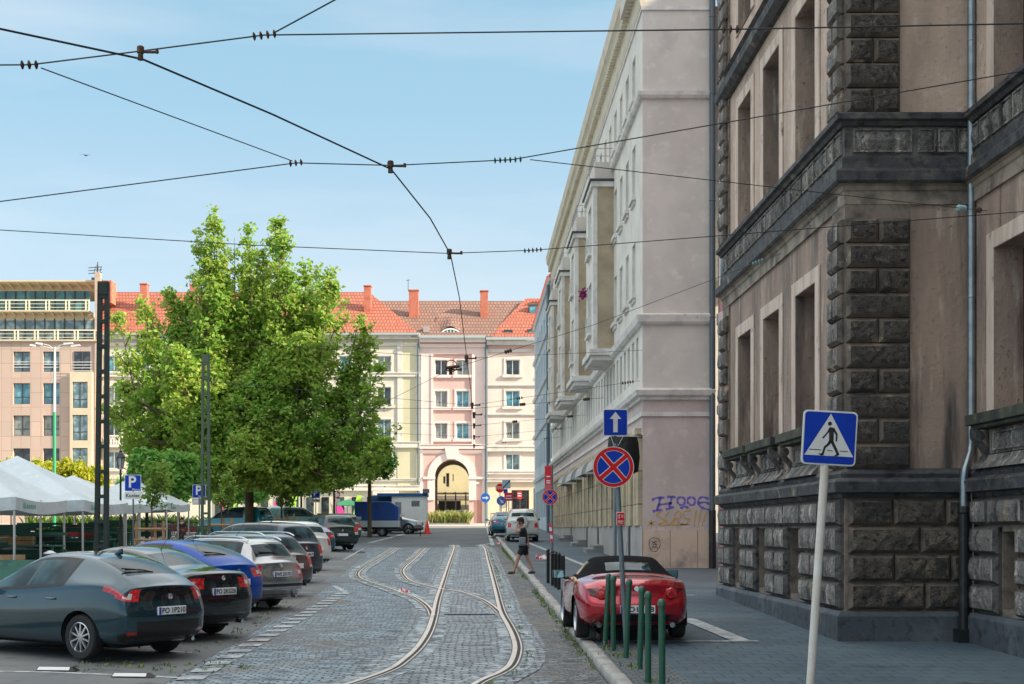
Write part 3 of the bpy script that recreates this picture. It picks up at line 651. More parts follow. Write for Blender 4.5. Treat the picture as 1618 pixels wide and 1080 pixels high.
# corner drain pipe
dpx, dpy = 7.92 - .13, SY - .19
pp = MB(); xo = 7.72
pp.tube([(dpx, dpy, 15.4), (dpx, dpy, 4.2), (dpx, dpy, 3.62), (dpx - .03, dpy - .05, 3.48), (dpx - .14, dpy - .12, 3.22), (dpx - .17, dpy - .14, 3.08), (dpx - .17, dpy - .14, 2.6)], .062, 12)
for z in (14.1, 12.0, 9.9, 7.9, 5.9, 3.9): pp.lathe([(.064, -.015), (.069, -.01), (.069, .01), (.064, .015)], (dpx, dpy, z), 12)
dpo = pp.build('downpipe', galv, sb, smooth=50)
pp = MB(); pp.tube([(dpx - .17, dpy - .14, 2.62), (dpx - .17, dpy - .14, .72)], .078, 12); pp.lathe([(.08, 0), (.095, .02), (.095, .1), (.08, .12)], (dpx - .17, dpy - .14, 2.52), 12); pp.box(dpx - .29, dpx - .05, dpy - .26, dpy - .02, .5, .74)
pp.build('drain_standpipe', black_metal, sb)
pp = MB(); pp.tube([(dpx - .08, dpy - .2, 2.9), (dpx - .05, dpy - .21, 2.4), (dpx - .05, dpy - .21, .95), (dpx - .08, dpy - .22, .75), (dpx - .16, dpy - .23, .58)], .011, 6); pp.build('cable', mat('grey_cable', (.18, .19, .2), .5), sb)
for q in (18.98, 19.13, 19.28):
    pp = MB(); pp.tube([(WX + .1, q + .06, 1.15), (WX + .1, q + .06, 2.22)], .018, 6); pp.build('window_bar', mat('rust', (.16, .05, .025), .8), sb)
# ------------------------------------------------------------------ long pale building with bay windows
BX, BY0, BY1, BT = 5.6, 43.5, 92.0, 19.4
stucco = mat('cream_stucco', (.72, .69, .63), .85, var=(((.60, .57, .51), .7, .4, .66, 8), ((.40, .38, .35), 1.2, .62, .76, 8, (1, 1, .4))), bump=(50, .2))
stucco_g = mat('grey_beige_stucco', (.66, .60, .55), .88, var=(((.56, .51, .465), .6, .38, .62, 8), ((.72, .66, .60), 2.2, .55, .7, 8), ((.45, .41, .38), .5, .62, .74, 8), ((.40, .37, .35), 1.6, .66, .76, 8, (1, 1, .15))), bump=(60, .25))
stucco_p = mat('mauve_grey_stucco', (.60, .50, .47), .88, var=(((.50, .41, .39), .7, .38, .62, 8), ((.68, .58, .54), 1.9, .56, .7, 8), ((.40, .34, .32), .5, .60, .74, 8), ((.35, .30, .28), 1.4, .66, .76, 8, (1, 1, .15))), bump=(60, .25))
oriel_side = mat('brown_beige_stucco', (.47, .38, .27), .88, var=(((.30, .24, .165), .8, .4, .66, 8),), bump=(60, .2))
trim = mat('light_grey_trim', (.70, .67, .63), .8, var=(((.47, .455, .43), 1.8, .45, .68, 8), ((.30, .29, .28), 2.4, .66, .76, 8)), bump=(40, .2))
stone_pl = brickmat('plinth_slabs', (.66, .50, .39), (.58, .45, .35), (.16, .12, .10), .9, 1.6, .012, .7, 0, var=(((.30, .25, .21), 1.3, .48, .72), ((.50, .42, .34), .5, .55, .75)), plane='xz', bstr=.3, offset=0)
stone_pw = brickmat('grey_plinth_slabs', (.40, .38, .365), (.34, .325, .315), (.13, .12, .11), 1.3, 1.6, .015, .7, 0, var=(((.28, .26, .25), .9, .48, .72),), plane='yz', bstr=.3, offset=0)
clad = brickmat('beige_cladding', (.58, .47, .32), (.50, .41, .28), (.12, .10, .075), 1.2, 1.1, .02, .7, 0, var=(((.30, .25, .17), 1.2, .45, .7),), plane='yz', bstr=.4, offset=0)
wb = thing('long_apartment_building', 'long pale stuccoed building with projecting bay windows and graffiti on its end wall', 'building', (BX, BY0, gz(BY0)))
cols = [45.85, 47.8, 49.75, 51.6]
pit = 1.95; wy = []
y = 45.85
while y < BY1 - 1: wy.append(y); y += pit
ORI = [52.3, 61.5, 70.7, 79.9]
holes = []; wins = []
for y in wy:
    inor = any(o - .3 < y < o + 3.5 for o in ORI)
    for (z0, z1) in ((10.3, 12.1), (13.65, 15.45), (17.0, 18.5)):
        if inor and z0 < 16: continue
        holes.append((y - .45, y + .45, z0, z1)); wins.append((y, z0, z1 - z0))
y = 44.9; r1 = []
while y < BY1 - .5: r1.append(y); y += 1.22
for y in r1: holes.append((y - .32, y + .32, 7.35, 8.75)); wins.append((y, 7.35, 1.4))
# keep only windows; nearest 100 become parts
wl, wg = MB(), MB()
wallholes(wl, 'W', BX, BY0, BY1, 6.6, BT, holes, .18)
wl.quad((BX, BY1, 0), (20, BY1, 0), (20, BY1, BT), (BX, BY1, BT)); wl.quad((BX, BY0, BT), (20, BY0, BT), (20, BY1, BT), (BX, BY1, BT))
wl.build('street_wall', stucco, wb)
wg = MB(); wallholes(wg, 'S', BY0, BX, 7.93, 6.9, 20.1, [])
wg.quad((7.93, BY0, 0), (7.93, BY0 + 8, 0), (7.93, BY0 + 8, BT), (7.93, BY0, BT)); wg.build('gable_wall', stucco_g, wb)
wg = MB(); wallholes(wg, 'S', BY0, BX, 7.93, 2.2, 6.9, []); wg.build('lower_gable_wall', stucco_p, wb)
wg = MB(); wallholes(wg, 'W', BX, BY0, BY1, 5.4, 6.7, []); wg.build('lower_street_wall', stucco_p, wb)
pg = MB(); pg.box(BX - .03, 7.93, BY0 - .03, BY0 + .02, .7, 2.26); pg.build('stone_plinth', stone_pl, wb)
pg = MB(); pg.box(BX - .03, BX + .02, BY0 + .02, BY1, .7, 2.4); pg.build('stone_plinth', stone_pw, wb)
n_near = sorted(wins, key=lambda q: q[0])
NEAR = 92
for k, (y, z, h) in enumerate(n_near[:NEAR]):
    add_window(wb, 'W', BX, y, z, .9 if h > 1.45 else .64, h, '2t' if h > 1.45 else 't', white_frame, [pane_sky, pane_dark, pane_curt][(k * 7) % 3] if k % 4 else pane_sky, .12)
far = MB()
for (y, z, h) in n_near[NEAR:]: far.box(BX + .13, BX + .16, y - .45, y + .45, z, z + h)
o = far.build('far_windows', pane_sky, wb); o['kind'] = 'stuff'
sill = MB(); 
for (y, z, h) in wins:
    if h > 1.45: sill.box(BX - .14, BX + .02, y - .58, y + .58, z - .14, z); sill.box(BX - .07, BX + .02, y - .5, y + .5, z - .26, z - .142)
sill.build('window_sills', trim, wb, bevel=.01)
gp = [(BX, BY1), (BX, BY0), (7.93, BY0)]
for nm, pr in (('string_course', [(-.05, 6.5), (.10, 6.52), (.10, 6.6), (.22, 6.66), (.26, 6.82), (.20, 6.88), (-.05, 6.92)]),
               ('string_course', [(-.05, 5.98), (.06, 5.98), (.06, 6.12), (-.05, 6.12)]),
               ('string_course', [(-.05, 8.96), (.08, 8.98), (.16, 9.06), (.20, 9.28), (.14, 9.33), (-.05, 9.35)]),
               ('string_course', [(-.05, 16.35), (.10, 16.38), (.16, 16.46), (.18, 16.58), (-.05, 16.62)]),
               ('string_course', [(-.05, 19.25), (.05, 19.27), (.05, 19.38), (-.05, 19.4)])):
    s_ = MB(); profile_run(s_, pr, gp); s_.build(nm, trim, wb)
# eaves cornice with dentils
ev = MB(); profile_run(ev, [(-.1, 19.4), (.06, 19.4), (.10, 19.6), (.10, 20.0), (.16, 20.25), (.34, 20.55), (.40, 20.62), (.44, 20.9), (.46, 21.05), (-.1, 21.1)], [(BX, BY1), (BX, BY0 - .006)])
ev.build('eaves_cornice', mat('cream_cornice', (.62, .56, .44), .8, var=(((.50, .44, .33), 1.4, .45, .7, 8),)), wb)
dn = MB(); y = BY0 + .1
while y < BY1: dn.box(BX - .30, BX - .08, y, y + .16, 20.05, 20.42); y += .33
dn.build('dentils', MAT['cream_cornice'], wb)
at = MB(); at.box(BX - .40, 7.92, BY0 + .02, BY0 + 3, 20.1, 22.4); at.build('attic_wall', stucco_g, wb)
# bay windows
grill = MB()
for k, oy in enumerate(ORI):
    ox, ol, z0, z1 = BX - .80, 3.3, 9.38, 15.75
    b_ = MB(); hs = [(oy + .95, oy + 2.35, 10.2, 12.2), (oy + .95, oy + 2.35, 13.4, 15.3)]
    wallholes(b_, 'W', ox, oy, oy + ol, z0, z1, hs, .12)
    bo = b_.build('bay_window', stucco, wb)
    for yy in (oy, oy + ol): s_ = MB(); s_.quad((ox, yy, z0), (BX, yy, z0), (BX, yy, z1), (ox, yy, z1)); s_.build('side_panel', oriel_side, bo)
    s_ = MB(); s_.box(ox - .16, BX, oy - .16, oy + ol + .16, 9.12, 9.375); s_.box(ox - .06, BX, oy - .06, oy + ol + .06, 8.93, 9.118); s_.box(ox - .02, ox + .16, oy - .02, oy + .0, z0, z1); s_.box(ox - .1, BX, oy - .1, oy + ol + .1, z1, z1 + .22); s_.build('bay_slab', trim, bo, bevel=.01)
    s_ = MB(); s_.box(ox - .16, BX + .0, oy - .16, oy + ol + .16, z1 + .222, z1 + .30); s_.build('flashing', mat('dark_flashing', (.05, .055, .06), .5, .4), bo)
    s_ = MB(); s_.box(ox + .05, BX, oy + .05, oy + ol - .05, z1 + .302, 16.75); s_.build('roof_parapet', stucco_g, bo)
    for (a, b, c, d) in hs:
        me, pe = window_meshes(b - a, d - c, '2t', white_frame, pane_sky); q = inst('bay_pane_frame', me, bo, (ox + .08, (a + b) / 2, c), frot('W'), world=True)
        g_ = MB(); 
        for j in range(2): g_.box(ox - .12, ox - .10, a - .05, b + .05, c + .15 + .45 * j, c + .18 + .45 * j)
        for j in range(9): g_.box(ox - .12, ox - .10, a - .05 + j * (b - a + .08) / 8, a - .03 + j * (b - a + .08) / 8, c - .05, c + .63)
        g_.box(ox - .14, ox, a - .1, b + .1, c - .16, c - .05); g_.build('window_balustrade', trim, bo)
        pp_ = MB(); pp_.box(ox + .09, ox + .1, a + .04, b - .04, c, d); pp_.build('bay_glass', pane_sky, bo)
    rl = MB()
    for zz in (17.0, 17.3): rl.tube([(BX, oy + .1, zz), (ox + .1, oy + .1, zz), (ox + .1, oy + ol - .1, zz), (BX, oy + ol - .1, zz)], .015, 5)
    for yy in np.linspace(oy + .1, oy + ol - .1, 7): rl.tube([(ox + .1, yy, 16.75), (ox + .1, yy, 17.3)], .012, 5)
    rl.build('roof_railing', mat('grey_rail', (.3, .31, .32), .4, .5), bo)
fl = MB(); r = random.Random(3)
for i in range(60): fl.lathe([(0, -.05), (.05, 0), (0, .05)], (BX - .95 + r.gauss(0, .08), 55.2 + r.gauss(0, .12), 12.05 + r.gauss(0, .1)), 5)
tag(fl.build('flower_pot', mat('magenta_flowers', (.25, .01, .12), .7)), 'magenta flowers hanging at a bay window of the long pale building', 'flowers')
# ground floor: vertical cladding piers, recessed display bays, arched grey canopies
pr_ = MB(); y = 44.0; pierw = 1.25; k = 0; glass = MB()
while y < BY1 - 1:
    pr_.box(BX - .10, BX + .10, y, y + pierw, 2.4, 5.42)
    pr_.box(BX - .14, BX + .02, y + pierw / 2 - .05, y + pierw / 2 + .05, 2.4, 5.42)
    glass.box(BX + .02, BX + .08, y + pierw, y + 2.1, 2.4, 5.42)
    y += 2.1
pr_.build('stone_pier', clad, wb, bevel=.01); glass.build('display_window', pane_dark, wb)
lf = MB(); profile_run(lf, [(0, 5.42), (.14, 5.42), (.16, 5.6), (0, 5.62)], [(BX, BY1), (BX, BY0 + .3)]); lf.build('lintel_band', clad, wb)
cnp = mat('grey_canopy_glass', (.42, .44, .43), .35, var=(((.40, .42, .43), 2, .45, .65),))
for yy in (48.5, 53.6, 59.5, 66., 72.5):
    c_ = MB(); n_ = 10
    for i in range(n_):
        a0, a1 = PI / 2 * i / n_, PI / 2 * (i + 1) / n_
        p = lambda a, y_: (BX - .12 - .55 * math.cos(a), y_, 4.75 + .6 * math.sin(a))
        c_.quad(p(a0, yy), p(a0, yy + 3.6), p(a1, yy + 3.6), p(a1, yy))
        c_.add([p(a0, yy), p(a1, yy), (BX - .12, yy, 4.75)], [(0, 1, 2)]); c_.add([p(a0, yy + 3.6), p(a1, yy + 3.6), (BX - .12, yy + 3.6, 4.75)], [(0, 1, 2)])
    co = c_.build('canopy', cnp, wb)
    c_ = MB(); c_.box(BX - .70, BX - .66, yy, yy + 3.6, 4.72, 4.77)
    for j in range(5): c_.tube([(BX - .12 - .56 * math.cos(a), yy + .9 * j, 4.75 + .61 * math.sin(a)) for a in np.linspace(0, PI / 2, 8)], .018, 4)
    c_.build('canopy_frame', mat('light_canopy_rib', (.55, .56, .56), .4, .3), co)
dr_ = MB()
for yy in (46.6, 58.2, 63.8, 74.): dr_.box(BX - .05, BX - .02, yy, yy + .5, 1.0 + .02 * (yy - 44), 2.38)
dr_.build('cellar_door', black_metal, wb)
st = MB()
for yy in (56., 64, 73.): st.gbox(BX - .75, BX - .03, yy, yy + 1.8, .05, .27); st.gbox(BX - .45, BX - .035, yy + .1, yy + 1.7, .272, .42)
st.build('door_step', MAT['concrete'], wb)
lm = MB(); lm.lathe([(0, 0), (.1, .02), (.12, .2), (.06, .42), (0, .44)], (BX - .14, BY0 + .9, 5.25), 10); lm.build('wall_lamp', mat('wall_lamp_cream', (.55, .50, .40), .4), wb)
pp = MB(); px_ = 7.86; pp.tube([(px_, BY0 - .14, 21), (px_, BY0 - .14, 2.9)], .10, 10)
for z in (19, 16.5, 13, 9.2, 6.8): pp.lathe([(.1, -.03), (.12, 0), (.1, .03)], (px_, BY0 - .14, z), 10)
pp.build('downpipe', mat('dull_zinc', (.12, .14, .16), .5, .5), wb)
pp = MB(); pp.tube([(px_, BY0 - .14, 2.9), (px_, BY0 - .14, .9)], .12, 10); pp.build('drain_standpipe', black_metal, wb)
# graffiti on the end wall: brush strokes of sprayed paint
def stroke(mb, pts, wd, y, jit=0.):
    P_ = smooth_path([Vector((p[0], p[1])) for p in pts], 6); n_ = len(P_)
    for i in range(n_ - 1):
        a, b = P_[i], P_[i + 1]
        d1 = (P_[min(i + 1, n_ - 1)] - P_[max(i - 1, 0)]).normalized(); d2 = (P_[min(i + 2, n_ - 1)] - P_[i]).normalized()
        wa = wd * (.75 + .25 * math.sin(i * .9)) / 2; wb_ = wd * (.75 + .25 * math.sin((i + 1) * .9)) / 2
        n1, n2 = Vector((-d1.y, d1.x)) * wa, Vector((-d2.y, d2.x)) * wb_
        q = [a - n1, a + n1, b + n2, b - n2]
        mb.poly([(PX(p.x, y), y, PZ(p.y, y)) for p in q])
purple = mat('violet_spray_paint', (.17, .12, .50), .7, var=(((.34, .27, .52), 7, .5, .75),))
yellow = mat('yellow_spray_paint', (.62, .38, .06), .7, var=(((.55, .40, .18), 6, .5, .7),))
gy = BY0 - .006
gr_ = MB()
for pts in ([(1030, 790), (1038, 786), (1050, 786)], [(1043, 786), (1041, 796), (1038, 806)], [(1031, 808), (1038, 806), (1047, 806)], [(1040, 797), (1050, 796), (1062, 794)],
            [(1061, 784), (1060, 792), (1057, 803)], [(1054, 785), (1061, 784), (1068, 786)], [(1052, 804), (1058, 803), (1065, 800)],
            [(1072, 796), (1070, 789), (1076, 785), (1082, 789), (1080, 797), (1073, 797)], [(1088, 796), (1086, 789), (1092, 785), (1098, 789), (1096, 797), (1089, 797)],
            [(1120, 788), (1110, 785), (1104, 789), (1104, 797), (1112, 803), (1121, 805)], [(1104, 795), (1114, 793), (1122, 797)], [(1075, 803), (1082, 800), (1088, 803)]):
    stroke(gr_, pts, 4.4, gy)
gr_.build('graffiti', purple, wb)
gr_ = MB()
for pts in ([(1045, 808), (1037, 812), (1045, 818), (1050, 824), (1040, 828)], [(1023, 829), (1036, 823)], [(1025, 824), (1034, 830)], [(1029, 821), (1030, 833)], [(1058, 807), (1051, 818), (1056, 828), (1064, 822)],
            [(1065, 828), (1066, 812), (1074, 808), (1075, 818), (1066, 820), (1078, 829)], [(1092, 806), (1080, 808), (1082, 818), (1090, 820), (1083, 829), (1078, 826)], [(1100, 805), (1096, 832)], [(1108, 806), (1102, 834)], [(1116, 808), (1109, 832)], [(1040, 829), (1060, 829), (1090, 828)]):
    stroke(gr_, pts, 2.2, gy - .003)
gr_.build('graffiti', yellow, wb)
gr_ = MB(); gy2 = BY0 - .036
for pts in ([(1034, 849), (1027, 852), (1026, 862), (1030, 870), (1038, 870), (1043, 861), (1041, 852), (1034, 849)], [(1030, 855), (1038, 860), (1031, 859), (1038, 854)], [(1030, 867), (1032, 862), (1034, 866), (1037, 862), (1039, 867)]):
    stroke(gr_, pts, 1.1, gy2)
gr_.build('graffiti', black_metal, wb)
# pink building on the side street, seen as a sliver between the two
pk = thing('pink_side_building', 'pink stuccoed building squeezed between the pale building and the dark sandstone one', 'building', (8.1, 43.2, gz(43)))
pinkm = mat('salmon_pink_stucco', (.66, .33, .31), .85, var=(((.58, .28, .26), 1, .45, .7),))
pw = MB(); a, b = Vector((8.06, 43.42)), Vector((9.2, 38.2)); d = (b - a).normalized(); 
pw.quad((*a, .5), (*b, .5), (*b, 19.6), (*a, 19.6)); pw.build('wall', pinkm, pk)
tr_ = MB()
for pr in ([(-.0, 19.3), (.03, 19.4), (.08, 19.9), (.1, 20.2), (0, 20.3)], [(0, 14.6), (.05, 14.65), (.05, 14.85), (0, 14.9)], [(0, 8.9), (.06, 8.95), (.06, 9.3), (0, 9.35)], [(0, 6.0), (.05, 6.05), (.05, 6.3), (0, 6.35)]):
    profile_run(tr_, pr, [tuple(a), tuple(b)])
tr_.build('string_course', mat('pink_white_trim', (.70, .58, .55), .8), pk)
for (z, h) in ((16.2, 2.), (12.4, 2.), (10., 1.9), (7., 1.7), (3.2, 1.8)):
    me, pe = window_meshes(1.1, h, '2t', white_frame, pane_sky)
    p = a + d * .75; fr_ = MB(); n_ = Vector((d.y, -d.x))
    ang = math.atan2(d.y, d.x); o = inst('window', me, pk, (p.x + n_.x * .06, p.y + n_.y * .06, z), (0, 0, ang), world=True); inst('pane', pe, o)
# ------------------------------------------------------------------ row of houses closing the street
D = 138.0
def X(p): return PX(p, D)
def Z(p): return PZ(p, D)
def tilemat(name, c1, c2, mo):
    return brickmat(name, c1, c2, mo, .34, .42, .05, .8, .02, var=((tuple(v * .7 for v in c1), .35, .5, .75), (tuple(min(1, v * 1.3) for v in c2), 1.2, .6, .8)), plane='xz', bstr=.8, bdist=.08)
tile_orange = tilemat('orange_roof_tiles', (.46, .135, .075), (.35, .10, .06), (.17, .05, .035))
tile_brown = tilemat('brown_roof_tiles', (.26, .14, .10), (.20, .11, .08), (.10, .055, .045))
tile_red = tilemat('red_roof_tiles', (.58, .12, .06), (.48, .10, .05), (.22, .045, .03))
def st(name, c, dk=.82): return mat(name, c, .85, var=((tuple(v * dk for v in c), .25, .42, .68, 8), (tuple(v * .9 for v in c), 1.4, .55, .75)), bump=(20, .15))
cream = st('cream_green_stucco', (.60, .57, .40)); cream_p = st('pale_cream_stucco', (.63, .60, .49)); olive = st('olive_cream_stucco', (.62, .58, .40))
pinkw = st('pale_pink_stucco', (.80, .63, .58)); pinkd = st('rose_stucco', (.74, .47, .42)); pinkr = st('soft_pink_stucco', (.76, .62, .55)); creamr = st('warm_cream_stucco', (.74, .61, .45))
whtrim = mat('far_pale_trim', (.66, .62, .56), .8, var=(((.52, .48, .43), .8, .5, .7),)); pinktrim = mat('pink_white_trim2', (.76, .63, .59), .8)
gutter = mat('pale_gutter', (.42, .50, .50), .5, .3)
brickred = mat('red_chimney_brick', (.50, .17, .11), .85, var=(((.42, .10, .06), 2, .45, .7),))
def roof_poly(mb, pts): mb.poly(pts)
def chimney(parent, x0, x1, y0, y1, Y, m=brickred, dpt=1.0):
    c = MB(); a, b, zt, zb = PX(x0, Y), PX(x1, Y), PZ(y0, Y), PZ(y1, Y)
    c.box(a, b, Y, Y + dpt, zb - .6, zt - .12); c.box(a - .06, b + .06, Y - .06, Y + dpt + .06, zt - .12, zt)
    return c.build('chimney', m, parent, bevel=.01)
def skylight(parent, px, py, w=.9, h=1.0, Y=None, slope=0., red=False):
    Y = Y or D + 2; x, z = PX(px, Y), PZ(py, Y); c = MB()
    for (a, b, c_, d) in ((-w / 2, w / 2, -h / 2, -h / 2 + .1), (-w / 2, w / 2, h / 2 - .1, h / 2), (-w / 2, -w / 2 + .1, -h / 2 + .1, h / 2 - .1), (w / 2 - .1, w / 2, -h / 2 + .1, h / 2 - .1)): c.box(x + a, x + b, Y - .45, Y + .5, z + c_, z + d)
    o = c.build('roof_window', dark_frame, parent); c = MB(); c.box(x - w / 2 + .1, x + w / 2 - .1, Y - .36, Y + .4, z - h / 2 + .1, z + h / 2 - .1); c.build('pane', mat('red_blind', (.45, .02, .03), .6) if red else pane_blue, o)
def farwin(parent, px0, px1, py0, py1, face=D, style='2', pm=None, sill=True, trimm=None, surround=True):
    w_, h_ = X(px1) - X(px0), Z(py0) - Z(py1); u = (X(px0) + X(px1)) / 2
    o = add_window(parent, 'S', face, u, Z(py1), w_, h_, style, white_frame, pm or pane_blue, .16)
    if surround:
        s_ = MB(); t = .2
        for q in ((u - w_ / 2 - t, u - w_ / 2, Z(py1), Z(py0) + t), (u + w_ / 2, u + w_ / 2 + t, Z(py1), Z(py0) + t), (u - w_ / 2, u + w_ / 2, Z(py0), Z(py0) + t)): fbox(s_, 'S', face, *q, .06)
        if sill: fbox(s_, 'S', face, u - w_ / 2 - .35, u + w_ / 2 + .35, Z(py1) - .28, Z(py1), .2)
        s_.build('window_trim', trimm or whtrim, o)
    return o
def hole(p): return (X(p[0]), X(p[1]), Z(p[3]), Z(p[2]))
def bands(parent, x0, x1, list_, m, face=D, name='string_course'):
    for (ya, yb, out) in list_:
        b_ = MB(); fbox(b_, 'S', face, X(x0), X(x1), Z(yb), Z(ya), out); fbox(b_, 'S', face, X(x0), X(x1), Z(ya) - .002, Z(ya) + .09, out + .07); b_.build(name, m, parent)
GZ = gz(D)
# --- cream house with the orange roof (half hidden by the tree)
ca = thing('apartment_house', 'cream and olive apartment house with orange tiled hip roof behind the big tree', 'house', (X(420), D, GZ))
rows = [(562, 587), (611, 640), (662, 690), (713, 740)]
wx = [(169, 191)] + [(214 + 46 * i, 236 + 46 * i) for i in range(8)] + [(596, 618)]
wh = [(a, b, c, d) for a, b in wx for c, d in rows]
m_ = MB(); wallholes(m_, 'S', D, X(160), X(628), GZ - .3, Z(530), [hole(q) for q in wh], .2); m_.build('wall', cream_p, ca)
m_ = MB(); wallholes(m_, 'S', D - .05, X(628), X(663), GZ - .3, Z(530), [], .2); m_.build('wall', olive, ca)
pmn = [pane_blue, pane_curt, pane_dark, pane_sky]
for i, q in enumerate(wh): farwin(ca, *q, pm=pmn[(i * 5 + i // 4) % 4])
bands(ca, 160, 664, [(529, 536, .35), (543, 546, .12), (590, 595, .15), (699, 707, .22), (757, 760, .1), (768, 775, .25)], whtrim, D - .06)
for px_ in (628, 632, 657, 556, 586):
    b_ = MB(); fbox(b_, 'S', D - .05, X(px_), X(px_ + 4), Z(699), Z(537), .06); b_.build('pilaster', whtrim, ca)
g_ = MB(); g_.box(X(160), X(663), D - .75, D - .45, Z(530), Z(527)); g_.build('gutter', gutter, ca)
rf = MB(); rb = D + 9; RZ = Z(461) + 1.3
ex0, ex1 = X(160), X(663)
def Xr(p, Y): return PX(p, Y)
ridgeY = D + 7; rz = PZ(461, ridgeY)
A_, B_, C_, D_ = (ex0, D - .6, Z(528)), (ex1, D - .6, Z(528)), (Xr(583, ridgeY), ridgeY, rz), (Xr(150, ridgeY), ridgeY, rz)
rf.poly([A_, B_, C_, D_]); rf.poly([B_, (ex1, D + 14, Z(528)), C_]); rf.poly([(ex1, D + 14, Z(528)), (ex0, D + 14, Z(528)), D_, C_])
ro = rf.build('roof', tile_orange, ca)
for q in ((221, 232, 447, 493), (575, 586, 450, 497), (455, 470, 462, 480), (300, 312, 448, 480), (380, 396, 452, 480)): chimney(ro, *q, D + 3.2)
skylight(ro, 189, 508, 1.0, .9); skylight(ro, 597, 516, .95, .8, red=True); skylight(ro, 611, 516, .95, .8, red=True); skylight(ro, 296, 505, 1., .9)
bl_ = MB()
for i in range(9): bl_.lathe([(.05, 0), (.10, .1), (.12, .3), (.05, .5), (.09, .7), (.05, .85)], (X(170) + .28 * i, D - .8, Z(703)), 6)
bl_.box(X(169), X(191) + .3, D - .95, D - .62, Z(703) + .85, Z(703) + .98); bl_.box(X(167), X(193) + .3, D - 1.0, D - .0, Z(703) - .25, Z(703) - .002); bl_.build('balcony_balustrade', whtrim, ca)
# ground floor: shopfront, mural panels
gf = MB(); 
for i in range(11): gf.box(X(340 + 24 * i), X(352 + 24 * i), D - .1, D - .06, GZ, Z(785))
gf.build('shopfront_glass', pane_dark, ca)
mural = MB(); mural2 = MB()
for (a, b) in ((346, 366), (432, 446), (528, 552)):
    mural.poly([(X(a), D - .13, Z(790)), (X(a) + .5, D - .13, Z(824)), (X(b), D - .13, Z(824)), (X((a + b) / 2), D - .13, Z(800))])
for (a, b) in ((366, 376), (448, 470), (556, 572)):
    mural2.poly([(X(a), D - .14, Z(824)), (X((a + b) / 2), D - .14, Z(782)), (X(b), D - .14, Z(782)), (X(b) - .3, D - .14, Z(824))])
mural.build('painted_mural', mat('magenta_mural', (.72, .04, .30), .7), ca); mural2.build('painted_mural', mat('lime_mural', (.35, .62, .06), .7), ca)
ent = MB(); ent.box(X(596), X(626), D - .4, D - .07, GZ, Z(778)); ent.build('entrance', mat('brown_entrance', (.16, .09, .06), .7), ca)
ent = MB(); ent.box(X(590), X(630), D - 1.0, D - .07, Z(782), Z(776)); ent.build('entrance_canopy', whtrim, ca)
# --- rose house with the archway
pa = thing('archway_house', 'rose pink apartment house with a tall round archway and brown tiled roof', 'house', (X(715), D, GZ))
wr = [(568, 592), (617, 643), (668, 693)]; wc = [(687, 707), (721, 741)]
m_ = MB(); ax0, ax1 = X(687), X(741); axm = (ax0 + ax1) / 2; ar = (ax1 - ax0) / 2; zs = Z(753)
hs = [hole((a, b, c, d)) for a, b in wc for c, d in wr]
wallholes(m_, 'S', D, X(663), X(684), Z(706), Z(536), []); wallholes(m_, 'S', D, X(746), X(767), Z(706), Z(536), []); wallholes(m_, 'S', D, X(684), X(746), Z(559), Z(536), [])
m_.build('wall', pinkw, pa)
m_ = MB(); wallholes(m_, 'S', D + .15, X(684), X(746), Z(706), Z(559), hs, .2)
for (a, b) in ((X(684), X(684)), (X(746), X(746))): m_.quad((a, D, Z(706)), (a, D + .15, Z(706)), (a, D + .15, Z(559)), (a, D, Z(559)))
m_.quad((X(684), D, Z(559)), (X(746), D, Z(559)), (X(746), D + .15, Z(559)), (X(684), D + .15, Z(559)))
# lower wall with the arch cut out
xl, xr, zt_ = X(663), X(767), Z(706)
N = 16; arc = [(axm - ar * math.cos(PI * i / N), zs + ar * math.sin(PI * i / N)) for i in range(N + 1)]
m_.poly([(xl, D, GZ - .3), (ax0, D, GZ - .3), (ax0, D, zs), (ax0, D, zt_), (xl, D, zt_)]); m_.poly([(ax1, D, GZ - .3), (xr, D, GZ - .3), (xr, D, zt_), (ax1, D, zt_), (ax1, D, zs)])
for i in range(N): m_.poly([(arc[i][0], D, arc[i][1]), (arc[i + 1][0], D, arc[i + 1][1]), (arc[i + 1][0], D, zt_), (arc[i][0], D, zt_)])
m_.build('wall', pinkd, pa)
tn = MB(); prof = [(ax0, GZ - .3)] + arc + [(ax1, GZ - .3)]
for (p, q) in zip(prof[:-1], prof[1:]): tn.quad((p[0], D, p[1]), (q[0], D, q[1]), (q[0], D + 11, q[1]), (p[0], D + 11, p[1]))
tn.build('passage', st('brown_passage', (.30, .21, .17)), pa)
av = MB(); r0, r1 = ar, ar + .75
for i in range(N):
    a0, a1 = PI * i / N, PI * (i + 1) / N
    P4 = lambda y: [(axm - r0 * math.cos(a0), y, zs + r0 * math.sin(a0)), (axm - r0 * math.cos(a1), y, zs + r0 * math.sin(a1)), (axm - r1 * math.cos(a1), y, zs + r1 * math.sin(a1)), (axm - r1 * math.cos(a0), y, zs + r1 * math.sin(a0))]
    av.hull8(P4(D - .14), P4(D + .02))
for sx in (ax0 - .75, ax1): av.box(sx, sx + .75, D - .13, D + .02, Z(790), zs)
av.prism([(axm - .5, D - .3, zs + r0 + .05), (axm + .5, D - .3, zs + r0 + .05), (axm + .75, D - .3, zt_ - .02), (axm - .75, D - .3, zt_ - .02)], (0, .3, 0))
av.box(ax0 - 1.2, ax0 + .05, D - .22, D, zs - .25, zs); av.box(ax1 - .05, ax1 + 1.8, D - .22, D, zs - .25, zs)
av.build('arch_surround', pinktrim, pa)
for x_ in (664, 762, 760):
    pass
pil = MB()
for a, b in ((663.5, 668), (762, 766.5)): fbox(pil, 'S', D, X(a), X(b), GZ, Z(708), .10)
pil.build('pilaster', pinktrim, pa)
pil = MB()
